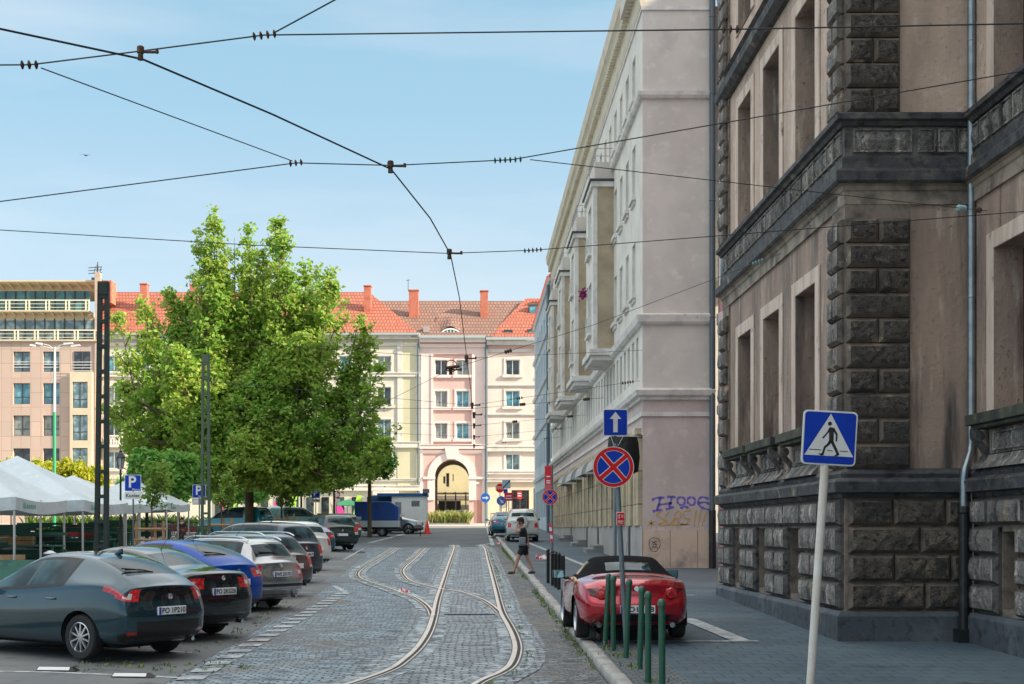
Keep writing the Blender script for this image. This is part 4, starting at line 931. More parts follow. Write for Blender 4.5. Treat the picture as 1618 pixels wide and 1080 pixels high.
for a, b in ((665, 668), (681, 684.5), (745.5, 749), (763, 766)): fbox(pil, 'S', D, X(a), X(b), Z(704), Z(559), .07)
pil.build('pilaster', pinktrim, pa)
pil = MB()
for a, b in ((668.5, 677), (751, 761)): fbox(pil, 'S', D, X(a), X(b), GZ, Z(790), .05)
pil.build('worn_base', st('brick_pink_base', (.50, .24, .20)), pa)
bands(pa, 663, 767, [(536, 541, .5), (545, 548, .2), (703, 709, .25), (713, 716, .12)], pinktrim)
for q in wc:
    for r_ in wr: farwin(pa, *q, *r_, face=D + .15, pm=[pane_blue, pane_dark, pane_curt][(q[0] + r_[0]) % 3], trimm=pinktrim)
nb = MB(); nb.box(X(752), X(758), D - .12, D - .06, Z(765), Z(761)); nb.build('house_number_plate', whtrim, pa)
rf = MB(); ry = D + 8; rz2 = PZ(475, ry)
rf.poly([(X(650), D - .5, Z(533)), (X(775), D - .5, Z(533)), (Xr(835, ry), ry, rz2), (Xr(590, ry), ry, rz2)]); rf.poly([(Xr(590, ry), ry, rz2), (Xr(835, ry), ry, rz2), (Xr(835, ry), ry + 8, Z(533)), (Xr(590, ry), ry + 8, Z(533))])
ro = rf.build('roof', tile_brown, pa)
g_ = MB(); g_.box(X(663), X(767), D - .8, D - .5, Z(535), Z(531)); g_.build('gutter', gutter, pa)
chimney(ro, 646, 661, 457, 492, D + 4); chimney(ro, 759, 771, 458, 494, D + 4)
em = MB(); ex, ez, ey = PX(712, D + .9), PZ(530, D + .9), D + .9
n_ = 12; out_ = [(ex - 2.3 + 4.6 * i / n_, ez + .95 * math.exp(-((i / n_ - .5) * 4.2) ** 2)) for i in range(n_ + 1)]
for a, b in zip(out_[:-1], out_[1:]): em.quad((a[0], ey - .3, a[1]), (b[0], ey - .3, b[1]), (b[0] * .6 + ex * .4, ey + 3.0, ez + 2.6), (a[0] * .6 + ex * .4, ey + 3.0, ez + 2.6))
eo = em.build('eyebrow_dormer', tile_brown, ro)
em = MB(); em.add([(ex, ey - .25, ez - .1)] + [(ex + 1.0 * math.cos(PI * i / 10), ey - .25, ez - .1 + .72 * math.sin(PI * i / 10)) for i in range(11)], [(0, i, i + 1) for i in range(1, 11)]); em.build('pane', pane_sky, eo)
em = MB()
for i in range(10): a0, a1 = PI * i / 10, PI * (i + 1) / 10; em.quad((ex + .98 * math.cos(a0), ey - .3, ez - .1 + .7 * math.sin(a0)), (ex + .98 * math.cos(a1), ey - .3, ez - .1 + .7 * math.sin(a1)), (ex + 1.15 * math.cos(a1), ey - .3, ez - .1 + .86 * math.sin(a1)), (ex + 1.15 * math.cos(a0), ey - .3, ez - .1 + .86 * math.sin(a0)))
for q in (-.35, .35, 0): em.box(ex + q - .04, ex + q + .04, ey - .32, ey - .27, ez - .1, ez + .55)
em.build('frame', white_frame, eo)
vb = MB(); vb.box(PX(669, D + 1), PX(678, D + 1), D + .4, D + 1.4, PZ(526, D + 1), PZ(517, D + 1)); vb.build('roof_vent', mat('grey_vent', (.35, .33, .32), .6), ro)
dpp = MB(); dpp.tube([(X(768.5), D - .2, Z(540)), (X(768.5), D - .2, GZ)], .14, 8); dpp.build('downpipe', mat('dark_zinc_far', (.12, .17, .20), .5, .4), pa)
dpp = MB(); dpp.tube([(X(661), D - .2, Z(541)), (X(661), D - .2, GZ)], .10, 8); dpp.build('downpipe', MAT['dark_zinc_far'], pa)
# --- soft pink house on the right
pr = thing('apartment_house', 'soft pink and cream apartment house with orange hip roof right of the archway', 'house', (X(810), D, GZ))
wr = [(568, 592), (617, 642), (667, 693), (717, 742)]
wc = [(799, 821), (858, 880)]
m_ = MB(); wallholes(m_, 'S', D, X(767), X(905), Z(762), Z(538), [hole((a, b, c, d)) for a, b in wc for c, d in wr], .2); m_.build('wall', pinkr, pr)
m_ = MB(); wallholes(m_, 'S', D, X(767), X(905), GZ - .3, Z(762), [hole((808, 836, 774, 826)), hole((843, 858, 771, 826))], .5); m_.build('ground_floor_wall', creamr, pr)
for q in wc:
    for i, r_ in enumerate(wr): farwin(pr, *q, *r_, pm=[pane_dark, pane_blue, pane_curt, pane_sky][i])
bands(pr, 769, 905, [(540, 545, .45), (553, 556, .15), (609, 611, .10), (655, 657, .1), (706, 713, .28), (745, 749, .25), (757, 761, .3)], whtrim)
fr_ = MB(); fbox(fr_, 'S', D, X(769), X(905), Z(557), Z(546), .05); fr_.build('frieze', pinkd, pr)
sh = MB(); sh.box(X(809), X(835), D + .4, D + .45, GZ, Z(774)); sh.build('shop_window', pane_dark, pr); sh = MB()
for x_ in (808.5, 821, 831, 835): sh.box(X(x_), X(x_) + .12, D + .25, D + .4, GZ, Z(774))
sh.box(X(808), X(836), D + .25, D + .4, Z(787), Z(785.5)); sh.build('shop_frame', mat('dark_brown_frame', (.10, .06, .04), .5), pr)
sh = MB(); sh.box(X(843), X(858), D + .4, D + .45, GZ, Z(771)); sh.build('shop_window', pane_dark, pr)
rf = MB(); ry = D + 7; rz3 = PZ(471, ry)
a, b, c, d = (X(768), D - .6, Z(537)), (X(905), D - .6, Z(537)), (Xr(905, ry), ry, rz3), (Xr(831, ry), ry, rz3)
rf.poly([a, b, c, d]); rf.poly([a, d, (X(768), D + 14, Z(537))]); ro = rf.build('roof', tile_orange, pr)
g_ = MB(); g_.box(X(768), X(905), D - .8, D - .5, Z(538), Z(534)); g_.build('gutter', gutter, pr)
skylight(ro, 843, 489, 1.1, 1.0, D + 4.6); skylight(ro, 803, 526, .9, .6, D + 1); skylight(ro, 840, 526, .9, .7, D + 1)
chimney(ro, 864, 872, 460, 480, D + 5)
# red shop signs on the wall
def flatsign(name, label, cat, x0, x1, y0, y1, Y, m, extra=None, parent=None, thick=.08):
    s_ = MB(); s_.box(PX(x0, Y), PX(x1, Y), Y, Y + thick, PZ(y1, Y), PZ(y0, Y))
    o = s_.build(name, m, parent, off=(PX((x0 + x1) / 2, Y), Y, PZ(y1, Y)), bevel=.008)
    if parent is None: tag(o, label, cat)
    return o
redsign = mat('red_sign_face', (.62, .015, .03), .45); whsign = mat('white_sign_face', (.75, .75, .75), .45); bluesign = mat('blue_sign_face', (.012, .06, .42), .4)
o = flatsign('shop_sign', 'small red shop sign on the cream ground floor of the pink house', 'shop sign', 817, 824.5, 776, 788, D - .5, redsign)
for i in range(2): s_ = MB(); s_.box(PX(818, D - .5), PX(823.5, D - .5), D - .55, D - .505, PZ(780.5 + 3.6 * i, D), PZ(779 + 3.6 * i, D)); s_.build('lettering', whsign, o)
# --- courtyard house seen through the archway
cy = thing('courtyard_house', 'yellow courtyard house with grey carports seen through the archway', 'house', (X(715), 164, GZ))
Yc = 164
m_ = MB(); hs = [(PX(700, Yc), PX(704, Yc), PZ(764, Yc), PZ(752, Yc)), (PX(704.5, Yc), PX(710, Yc), PZ(769, Yc), PZ(747, Yc)), (PX(715, Yc), PX(717, Yc), PZ(760, Yc), PZ(749, Yc))]
wallholes(m_, 'S', Yc, PX(640, Yc), PX(790, Yc), GZ, PZ(690, Yc), hs, .2); m_.build('wall', st('yellow_stucco', (.70, .62, .38)), cy)
for h in hs: add_window(cy, 'S', Yc, (h[0] + h[1]) / 2, h[2], h[1] - h[0], h[3] - h[2], '', white_frame, pane_dark, .15)
m_ = MB(); m_.box(PX(670, 158), PX(775, 158), 158, 163.5, PZ(789, 158), PZ(783, 158)); m_.box(PX(670, 158), PX(775, 158), 158.1, 163, PZ(779, 158), PZ(777.5, 158))
m_.build('carport_roof', mat('brown_grey_roof', (.30, .25, .20), .7), cy)
for x_ in (687, 703, 719, 735): m_ = MB(); m_.box(PX(x_, 158), PX(x_, 158) + .15, 158, 158.15, GZ, PZ(777, 158)); m_.build('post', dark_frame, cy)
m_ = MB(); m_.box(PX(693, 163.7), PX(728, 163.7), 163.6, 163.8, GZ, PZ(791, 163.7)); m_.build('garage_door', mat('garage_dark', (.07, .055, .045), .8), cy)
# --- stone-clad office block on the left
LY = 137.2
def XL(p): return PX(p, LY)
def ZL(p): return PZ(p, LY)
of = thing('office_block', 'peach stone clad office block with two set-back glazed terrace floors at the left edge', 'office block', (XL(80), LY, gz(LY)))
peach = brickmat('peach_stone_cladding', (.58, .43, .35), (.46, .36, .30), (.34, .22, .17), 1.02, 1.5, .03, .7, 0, var=(((.66, .34, .16), .4, .62, .76), ((.50, .36, .30), .3, .45, .65)), plane='xz', bstr=.3, offset=0)
gzl = gz(LY); lr = [(555, 587), (605, 638), (656, 688), (708, 740), (760, 790)]; lc = [(-70, -45), (-24, 1 - 3), (21, 47.5), (68, 94)]
m_ = MB(); hs = [(XL(a), XL(b), ZL(d), ZL(c)) for a, b in lc for c, d in lr]
wallholes(m_, 'S', LY, XL(-160), XL(113), gzl - .3, ZL(539), hs, .3); m_.box(XL(150), XL(158), LY - .1, LY + .7, gzl - .3, ZL(430)); m_.quad((XL(113), LY, gzl - .3), (XL(150), LY, gzl - .3), (XL(150), LY + .01, ZL(539)), (XL(113), LY + .01, ZL(539))); m_.build('wall', peach, of)
for i, h in enumerate(hs):
    add_window(of, 'S', LY, (h[0] + h[1]) / 2, h[2], h[1] - h[0], h[3] - h[2], '2l', dark_frame, [pane_sky, pane_dark, pane_curt, pane_blue][(i * 3 + i // 5) % 4], .25)
    rl = MB()
    if i % 5 == 0:
        for q in (.45, .75, 1.0): rl.box(h[0], h[1], LY + .05, LY + .09, h[2] + q, h[2] + q + .05)
        rl.build('window_railing', white_frame, of)
creamb = st('yellow_cream_stone', (.62, .53, .38))
bay = MB(); bhs = [(XL(117), XL(141), ZL(d), ZL(c)) for c, d in ((604, 645), (656, 696), (708, 745), (760, 795))]
wallholes(bay, 'S', LY - .6, XL(113), XL(148), gzl, ZL(588), bhs, .15); bay.quad((XL(148), LY - .6, gzl), (XL(148), LY, gzl), (XL(148), LY, ZL(588)), (XL(148), LY - .6, ZL(588))); bay.quad((XL(113), LY - .6, gzl), (XL(113), LY, gzl), (XL(113), LY, ZL(588)), (XL(113), LY - .6, ZL(588))); bay.quad((XL(113), LY - .6, ZL(588)), (XL(148), LY - .6, ZL(588)), (XL(148), LY, ZL(588)), (XL(113), LY, ZL(588))); bo = bay.build('bay_window', creamb, of)
for h in bhs: q = add_window(of, 'S', LY - .6, (h[0] + h[1]) / 2, h[2], h[1] - h[0], h[3] - h[2], '2l', dark_frame, pane_sky, .12)
add_window(of, 'S', LY - .05, XL(130), ZL(587), 1.7, 2.1, '2', dark_frame, pane_dark, .0)
rl = MB()
for q in (0, .3, .6, .9): rl.box(XL(116), XL(148), LY - .62, LY - .57, ZL(587) + q, ZL(587) + q + .05)
rl.build('balcony_railing', white_frame, of)
for (nm, x1, ya, yb, yd, yr0, yr1, setb) in (('low', 157, 503, 539, 0, 522, 539, 1.2), ('high', 142, 452, 492, 0, 474, 491, 2.6)):
    Y_ = LY + setb; g_ = MB(); g_.box(PX(-160, Y_), PX(x1 - (8 if nm == 'low' else 0), Y_), Y_, Y_ + .1, PZ(yb, Y_), PZ(ya, Y_)); g_.build('glazed_wall', pane_teal if nm == 'high' else pane_sky, of)
    fr_ = MB(); x_ = x1 - 8
    while x_ > -160: fr_.box(PX(x_, Y_) - .06, PX(x_, Y_) + .06, Y_ - .08, Y_ - .002, PZ(yb, Y_), PZ(ya, Y_)); x_ -= 15.6
    fr_.box(PX(-160, Y_), PX(x1 - 6, Y_), Y_ - .081, Y_ - .003, PZ((ya * .45 + yb * .55), Y_) - .06, PZ((ya * .45 + yb * .55), Y_) + .05); fr_.build('glazing_bars', dark_frame, of)
    sl_ = MB(); sl_.box(PX(-160, LY - .2), PX(x1 - 2, LY), LY - (.3 if nm == 'low' else .1), LY + 6, ZL(yb), ZL(yb - 2.4)); sl_.build('terrace_slab', creamb, of)
    rl = MB(); x_ = x1 - 4; yy = LY - (.25 if nm == 'low' else .0)
    rl.box(XL(-160), XL(x1), yy, yy + .07, ZL(yr0) - .05, ZL(yr0) + .07)
    for k in (.33, .66): rl.box(XL(-160), XL(x1), yy + .01, yy + .06, ZL(yr0 + (yr1 - yr0) * k) - .02, ZL(yr0 + (yr1 - yr0) * k) + .03)
    while x_ > -160:
        for q in (-.17, .17): rl.box(XL(x_) + q - .07, XL(x_) + q + .07, yy - .02, yy + .09, ZL(yr1), ZL(yr0))
        x_ -= 31.5
    rl.build('terrace_railing', mat('cream_railing', (.78, .68, .48), .5), of)
rfb = MB(); rfb.box(XL(-160), XL(150), LY + .2, LY + 9, ZL(444), ZL(441.5)); rfb.box(XL(-160), XL(142), LY + 2.5, LY + 9, ZL(452.5), ZL(444.1)); rfb.build('roof', creamb, of)
br = MB(); x_ = 148
while x_ > -160: br.prism([(XL(x_), LY + .3, ZL(444)), (XL(x_), LY + 2.5, ZL(444)), (XL(x_), LY + 2.5, ZL(451))], (.14, 0, 0)); br.prism([(XL(x_ - 6), LY + 0, ZL(492)), (XL(x_ - 6), LY + 1.2, ZL(492)), (XL(x_ - 6), LY + 1.2, ZL(499))], (.14, 0, 0)); x_ -= 15.6
br.build('roof_brackets', creamb, of)
ub = MB(); ub.box(XL(-160), XL(148), LY + 1.15, LY + 1.3, ZL(503), ZL(492)); ub.build('terrace_fascia', creamb, of)
ant = MB(); ax_ = XL(147); az = ZL(432)
ant.box(XL(140), XL(152), LY + 1, LY + 2.5, ZL(441), ZL(435)); ant.tube([(ax_, LY + 1.5, az), (ax_, LY + 1.5, az + 1.2)], .05, 6); ant.tube([(XL(148), LY + 1.5, az), (XL(148), LY + 1.5, az + 1.5)], .07, 6)
for q in (.3, .6, .9): ant.tube([(ax_ - .9, LY + 1.5, az + q), (ax_ + .5, LY + 1.5, az + q + .1)], .04, 5); ant.tube([(ax_ - .6 + q, LY + 1.3, az + .2), (ax_ - .4 + q, LY + 1.3, az + 1.0)], .04, 5)
ant.build('rooftop_antenna', dark_frame, of)
bigc = MB(); bigc.box(PX(158.5, LY + 3), PX(176, LY + 3), LY + 3, LY + 5, ZL(470), ZL(434)); bigc.build('chimney', brickred, of)
tva = MB(); tva.tube([(PX(645, D + 5), D + 5, PZ(459, D + 5)), (PX(645, D + 5), D + 5, PZ(441, D + 5))], .035, 5); tva.tube([(PX(642, D + 5), D + 5, PZ(443, D + 5)), (PX(648, D + 5), D + 5, PZ(442, D + 5))], .03, 5); tva.build('antenna', dark_frame, pa)
# --- blue house beyond the long pale building
bb = thing('blue_house', 'pale blue stuccoed house at the far end of the long pale building', 'house', (5.6, 92.5, gz(92)))
bluest = st('pale_blue_stucco', (.40, .49, .55)); bluetrim = mat('blue_grey_trim', (.55, .60, .63), .8)
m_ = MB(); ws = [94.5 + 3.1 * i for i in range(7)]; zr = [(7.3, 9.1), (10.6, 12.5), (13.9, 15.8), (16.9, 18.2)]
hs = [(y - .6, y + .6, a, b) for y in ws for a, b in zr] + [(y - .9, y + .9, 3.2, 5.4) for y in ws]
wallholes(m_, 'W', 5.5, 92.05, 116, 1.5, 19.6, hs, .15); m_.quad((5.5, 116, 1.5), (18, 116, 1.5), (18, 116, 19.6), (5.5, 116, 19.6)); m_.build('wall', bluest, bb)
for y in ws:
    for a, b in zr: add_window(bb, 'W', 5.5, y, a, 1.2, b - a, '2', white_frame, pane_dark, .12)
    add_window(bb, 'W', 5.5, y, 3.2, 1.8, 2.2, '2', dark_frame, pane_dark, .12)
for z in (6.2, 10.0, 13.2, 16.4, 19.5): s_ = MB(); profile_run(s_, [(0, z), (.12, z + .02), (.2, z + .22), (0, z + .25)], [(5.5, 116), (5.5, 92.05)]); s_.build('string_course', bluetrim, bb)
rf = MB(); rf.poly([(5.2, 92, 19.8), (5.2, 116.3, 19.8), (10, 114, 23.4), (10, 92, 23.4)]); rf.poly([(5.2, 116.3, 19.8), (14, 116.3, 19.8), (10, 114, 23.4)]); rf.build('roof', tile_red, bb)
s_ = MB(); s_.tube([(5.36, 93, 19.4), (5.36, 93, 2)], .12, 8); s_.build('downpipe', MAT['dark_zinc_far'], bb)
# unseen block added off to the right to keep sun off the end wall
tw = thing('added_sun_blocker', 'unseen tall plain block added on the right to keep sun off the end wall', 'building', (34, 40, gz(40)))
m_ = MB(); hs = [(y - .6, y + .6, z, z + 1.6) for y in range(12, 60, 3) for z in range(4, 30, 3)]; wallholes(m_, 'W', 32, 10, 62, 0, 34, hs, .2); m_.box(32.3, 46, 10, 62, 0, 34); m_.build('wall', stucco_g, tw)
# ------------------------------------------------------------------ trees
def leafmat(name, c1, c2, c3, scale=.5, tr=.35, c4=None):
    m = bpy.data.materials.new(name); m.use_nodes = True; n = m.node_tree.nodes; l = m.node_tree.links
    b = n['Principled BSDF']; b.inputs['Roughness'].default_value = .5; b.inputs['Specular IOR Level'].default_value = .3
    tc = n.new('ShaderNodeTexCoord'); last = None; col = c1
    for (c, s, lo, hi) in ((c2, scale, .4, .6), (c3, 5.5, .50, .66), (c4 or c3, 3.1, .56, .70)):
        t = n.new('ShaderNodeTexNoise'); t.inputs['Scale'].default_value = s; t.inputs['Detail'].default_value = 3; l.new(tc.outputs['Object'], t.inputs['Vector'])
        mr = n.new('ShaderNodeMapRange'); mr.inputs[1].default_value = lo; mr.inputs[2].default_value = hi; l.new(t.outputs[0], mr.inputs[0])
        mx = n.new('ShaderNodeMix'); mx.data_type = 'RGBA'; l.new(mr.outputs[0], mx.inputs[0])
        if last is None: mx.inputs[6].default_value = (*c1, 1)
        else: l.new(last, mx.inputs[6])
        mx.inputs[7].default_value = (*c, 1); last = mx.outputs[2]
    l.new(last, b.inputs['Base Color']); t = n.new('ShaderNodeBsdfTranslucent'); l.new(last, t.inputs[0])
    ms = n.new('ShaderNodeMixShader'); ms.inputs[0].default_value = tr; l.new(b.outputs[0], ms.inputs[1]); l.new(t.outputs[0], ms.inputs[2]); l.new(ms.outputs[0], n['Material Output'].inputs[0])
    return m
leaf_big = leafmat('plane_tree_leaves', (.19, .41, .055), (.28, .45, .065), (.48, .54, .15), .22, .5, (.48, .36, .10))
leaf_dark = leafmat('lime_tree_leaves', (.12, .34, .07), (.17, .40, .075), (.32, .50, .12), .6, .5)
leaf_yel = leafmat('golden_leaves', (.46, .46, .03), (.55, .50, .04), (.24, .36, .04), .8, .4)
leaf_mid = leafmat('young_tree_leaves', (.14, .28, .04), (.22, .34, .06), (.30, .40, .08), .8, .4)
bark = mat('bark', (.13, .095, .065), .9, var=(((.07, .055, .04), 5, .45, .65, 8, (1, 1, .3)), ((.20, .16, .12), 3, .6, .7)), bump=(14, .9))
def leaves_mesh(name, centers, per, spread, size, m, seed=0, droop=.0, off=(0, 0, 0)):
    rg = np.random.default_rng(seed); c = np.repeat(np.array(centers, float), per, axis=0)
    if np.ndim(spread) == 0: sp = np.full(len(c), spread)
    else: sp = np.repeat(np.array(spread), per)
    p = c + rg.normal(0, 1, c.shape) * sp[:, None] * np.array([1, 1, .85]) - np.array(off)
    nrm = rg.normal(0, 1, p.shape); nrm[:, 2] = np.abs(nrm[:, 2]) * 1.0 + .35; nrm /= np.linalg.norm(nrm, axis=1)[:, None]
    a = np.cross(nrm, rg.normal(0, 1, p.shape)); a /= np.linalg.norm(a, axis=1)[:, None] + 1e-9; b = np.cross(nrm, a)
    s = size * rg.uniform(.6, 1.25, len(p))[:, None]
    fold = nrm * s * .22
    v = np.stack([p - a * s * .55, p - b * s * .42 + fold, p + a * s * .6, p + b * s * .42 + fold], 1).reshape(-1, 3)
    n = len(p); me = bpy.data.meshes.new(name); me.vertices.add(4 * n); me.vertices.foreach_set('co', v.astype('f').ravel())
    idx = np.arange(4 * n).reshape(n, 4); f = np.stack([idx[:, [0, 1, 2]], idx[:, [0, 2, 3]]], 1).reshape(-1)
    me.loops.add(len(f)); me.loops.foreach_set('vertex_index', f.astype('i')); me.polygons.add(2 * n)
    me.polygons.foreach_set('loop_start', np.arange(0, 6 * n, 3).astype('i')); me.polygons.foreach_set('loop_total', np.full(2 * n, 3, 'i'))
    me.update(calc_edges=True); me.materials.append(m); return me
def lobe_centers(lobes, n, rg, shell=.74):
    vol = np.array([max(.3, l[2]) ** 2 * (Vector(l[1]) - Vector(l[0])).length for l in lobes]); pr = vol / vol.sum(); out = []; which = rg.choice(len(lobes), n, p=pr)
    for k in which:
        a, b, r_ = np.array(lobes[k][0]), np.array(lobes[k][1]), lobes[k][2]
        t = rg.beta(1.15, 1.35); prof = min(1., (t + .22) * 2.6) * max(.05, 1 - t) ** .62
        ang = rg.uniform(0, 2 * PI); rad = r_ * prof * (shell + (1 - shell) * rg.random()) * (1 if rg.random() > .12 else rg.random())
        d = b - a; d /= np.linalg.norm(d); u = np.cross(d, [0, 1, .1]); u /= np.linalg.norm(u); v = np.cross(d, u)
        out.append(a + (b - a) * t + (u * math.cos(ang) + v * math.sin(ang)) * rad)
    return out
def make_tree(name, label, base, trunk_h, trunk_r, lobes, n, per, spread, size, lm, seed=0, group=None, limb=True, lean=(0, 0), tn='trunk'):
    rg = np.random.default_rng(seed); t = thing(name, label, 'tree', base, 0, group)
    me = leaves_mesh('crown', lobe_centers(lobes, n, rg), per, spread, size, lm, seed, off=base); inst('crown', me, t)
    mb = MB(); top = (base[0] + lean[0], base[1] + lean[1], base[2] + trunk_h)
    mb.tube([(base[0], base[1], base[2] - .1), (base[0] + lean[0] * .1, base[1], base[2] + .35), (base[0] + lean[0] * .5, base[1] + lean[1] * .5, base[2] + trunk_h * .5), top], [trunk_r * 1.35, trunk_r, trunk_r * .85, trunk_r * .75], 10)
    if limb:
        for a, b, r_ in lobes:
            q = [Vector(top) - Vector((0, 0, .2)), Vector(top).lerp(Vector(a), .55) + Vector((0, 0, .3)), Vector(a), Vector(a).lerp(Vector(b), .45), Vector(a).lerp(Vector(b), .92)]
            s0 = min(trunk_r * .5, .06 + .035 * r_ * 2); mb.tube(q, [s0, s0 * .8, s0 * .6, s0 * .4, s0 * .1], 6)
            for k in range(3):
                tt = .15 + .25 * k; p = Vector(a).lerp(Vector(b), tt); an = rg.uniform(0, 2 * PI)
                mb.tube([p, p + Vector((math.cos(an) * r_ * .45, math.sin(an) * r_ * .45, r_ * .35)), p + Vector((math.cos(an) * r_ * .8, math.sin(an) * r_ * .8, r_ * .75))], [s0 * .35, s0 * .22, .012], 5)
    mb.build(tn, bark, t, smooth=80)
    return t
def LP(pa, pb, r_px, Y, dy=0.): return ((PX(pa[0], Y), Y + dy, PZ(pa[1], Y)), (PX(pb[0], Y), Y + dy * 1.3, PZ(pb[1], Y)), r_px * Y / F)
TY = 80.
big = [LP((345, 620), (345, 332), 38, TY, -1), LP((385, 560), (383, 340), 22, TY, 1.5), LP((430, 600), (440, 335), 36, TY, 0), LP((460, 620), (478, 395), 34, TY, 2), LP((500, 640), (532, 425), 30, TY, -1.5), LP((490, 600), (500, 400), 18, TY, 1),
       LP((530, 660), (565, 495), 28, TY, 1), LP((305, 600), (300, 415), 34, TY, 1.5), LP((270, 640), (232, 480), 36, TY, -1), LP((260, 680), (195, 560), 34, TY, 1),
       LP((250, 700), (178, 640), 40, TY, -1.5), LP((560, 680), (604, 580), 24, TY, -1), LP((550, 710), (622, 672), 30, TY, 1.5), LP((520, 740), (608, 735), 34, TY, 0),
       LP((260, 730), (195, 715), 34, TY, 2), LP((300, 740), (255, 790 - 20), 34, TY, 0), LP((480, 740), (560, 770), 32, TY, -2), LP((330, 700), (300, 560), 60, TY, -3), LP((400, 730), (395, 520), 75, TY, 0),
       LP((470, 700), (490, 540), 62, TY, -2.5), LP((400, 740), (350, 660), 60, TY, 3.5), LP((440, 750), (480, 700), 55, TY, 4), LP((360, 745), (320, 725), 40, TY, -4), LP((400, 745), (420, 700), 55, TY, -4.5), LP((440, 745), (500, 720), 46, TY, -3), LP((395, 660), (400, 480), 45, TY, 3)]
for (a_, b_, r_) in (((300, 720), (215, 500), 42), ((300, 640), (262, 455), 34), ((330, 560), (318, 372), 24), ((365, 520), (362, 352), 18), ((410, 560), (412, 372), 26), ((425, 520), (458, 362), 22), ((450, 560), (500, 452), 30), ((480, 640), (548, 455), 30), ((520, 700), (585, 530), 36), ((540, 740), (610, 620), 34), ((240, 740), (180, 600), 40), ((210, 700), (172, 690), 26), ((560, 760), (618, 700), 30),
        ((250, 760), (190, 650), 44), ((345, 600), (330, 400), 34), ((400, 560), (395, 390), 34), ((470, 600), (515, 440), 36), ((300, 640), (285, 470), 40), ((360, 640), (350, 430), 50), ((450, 640), (460, 430), 50), ((560, 640), (575, 500), 26), ((230, 640), (205, 510), 30), ((395, 770), (330, 560), 110), ((400, 770), (455, 560), 110), ((395, 760), (395, 440), 85), ((300, 760), (250, 600), 70), ((500, 760), (545, 610), 70), ((395, 700), (270, 520), 60), ((400, 700), (510, 500), 60)):
    big.append(LP(a_, b_, r_, TY, random.Random(a_[0] * 7 + b_[0]).uniform(-2.2, 2.2)))
big = [(tuple(a), tuple(b), r_ * .95) for a, b, r_ in big]
tx, ty = PX(394, TY), TY
make_tree('plane_tree', 'tall broad plane tree with a many-pointed green crown rising over the parked cars', (tx, ty, gz(TY)), 4.6, .30, big, 6200, 24, .20, .25, leaf_big, 3)
def round_tree(px, pbase, Y, r_px, ctr_py, label, seed, lm=leaf_dark, n=150, per=45, group='small lime trees on the square', tr=.09, sz=.24, hgt=None, name='lime_tree'):
    b = (PX(px, Y), Y, gz(Y)); cz = PZ(ctr_py, Y); r_ = r_px * Y / F; rr = random.Random(seed); lobes = []
    for k in range(7):
        a = 2 * PI * k / 7 + rr.random(); q = rr.uniform(.3, .6); lobes.append(((b[0] + math.cos(a) * r_ * .3, b[1] + math.sin(a) * r_ * .3, cz - r_ * .55), (b[0] + math.cos(a) * r_ * q, b[1] + math.sin(a) * r_ * q, cz + r_ * rr.uniform(.3, .8)), r_ * rr.uniform(.4, .55)))
    return make_tree(name, label, b, (cz - r_ * .3) - b[2], tr, lobes, n, per, r_ * .13, sz, lm, seed, group)
round_tree(232, 870, 66, 34, 742, 'small dark green tree behind the white market tents', 21)
round_tree(282, 862, 72, 42, 752, 'dark green tree left of the lattice mast', 22, n=220)
round_tree(330, 850, 88, 46, 745, 'dark green tree between the lattice mast and the big plane tree', 23, n=220)
round_tree(476, 846, 92, 42, 752, 'dark green tree just right of the big trunk', 24, n=220)
round_tree(528, 846, 90, 42, 740, 'dark green tree behind the parking signs', 25, n=220)
round_tree(584, 846, 84, 46, 722, 'green tree overhanging the blue covered trailer', 26, n=260, tr=.14)
round_tree(445, 845, 84, 24, 768, 'little pale green tree beside the big trunk', 27, leaf_mid, n=70, tr=.07)
round_tree(213, 850, 95, 34, 770, 'dark tree between the street lamp and the parking sign', 28, n=160)
round_tree(395, 850, 112, 40, 768, 'dark tree on the far side of the square', 29, n=160)
round_tree(262, 850, 104, 44, 765, 'dark tree far behind the tents', 30, n=160)
for i, (px, Y, r_, cyp) in enumerate(((50, 105, 30, 752), (82, 100, 30, 752), (120, 98, 34, 752), (18, 112, 30, 748), (150, 108, 26, 760))):
    round_tree(px, 850, Y, r_, cyp, ['golden leaved tree between the office block and the tents, ' + q for q in ('second from the left', 'third from the left', 'broadest', 'leftmost', 'nearest the dark mast')][i], 40 + i, leaf_yel, n=150, group='golden leaved trees behind the tents', name='golden_tree')
# young street tree held by wooden stakes
def staked(px, Y, ph, label, seed, crown=True):
    b = (PX(px, Y), Y, gz(Y) + .1); rr = random.Random(seed)
    lobes = [((b[0] + rr.uniform(-.2, .2), b[1], b[2] + 2.0), (b[0] + rr.uniform(-.15, .7), b[1] + rr.uniform(-.4, .4), b[2] + rr.uniform(2.9, ph)), .35) for k in range(5)]
    make_tree('young_tree', label, b, 2.2, .035, lobes, 60, 12, .12, .15, leaf_mid, seed, 'young trees held by stakes')
    s_ = thing('tree_stake_frame', label.replace('young tree', 'wooden stake frame around the young tree'), 'tree stakes', b, 0, 'wooden stake frames'); w_ = mat('stake_wood', (.36, .22, .12), .8, var=(((.24, .15, .09), 4, .45, .65),))
    for (dx, dy) in ((-.5, -.3), (.5, -.3), (0, .5)): m_ = MB(); m_.tube([(b[0] + dx, b[1] + dy, b[2]), (b[0] + dx, b[1] + dy, b[2] + 1.45)], .055, 8); m_.build('stake', w_, s_)
    for zz in (1.15, .75): m_ = MB(); m_.tube([(b[0] - .6, b[1] - .3, b[2] + zz), (b[0] + .6, b[1] - .3, b[2] + zz)], .05, 8); m_.build('crossbar', w_, s_)
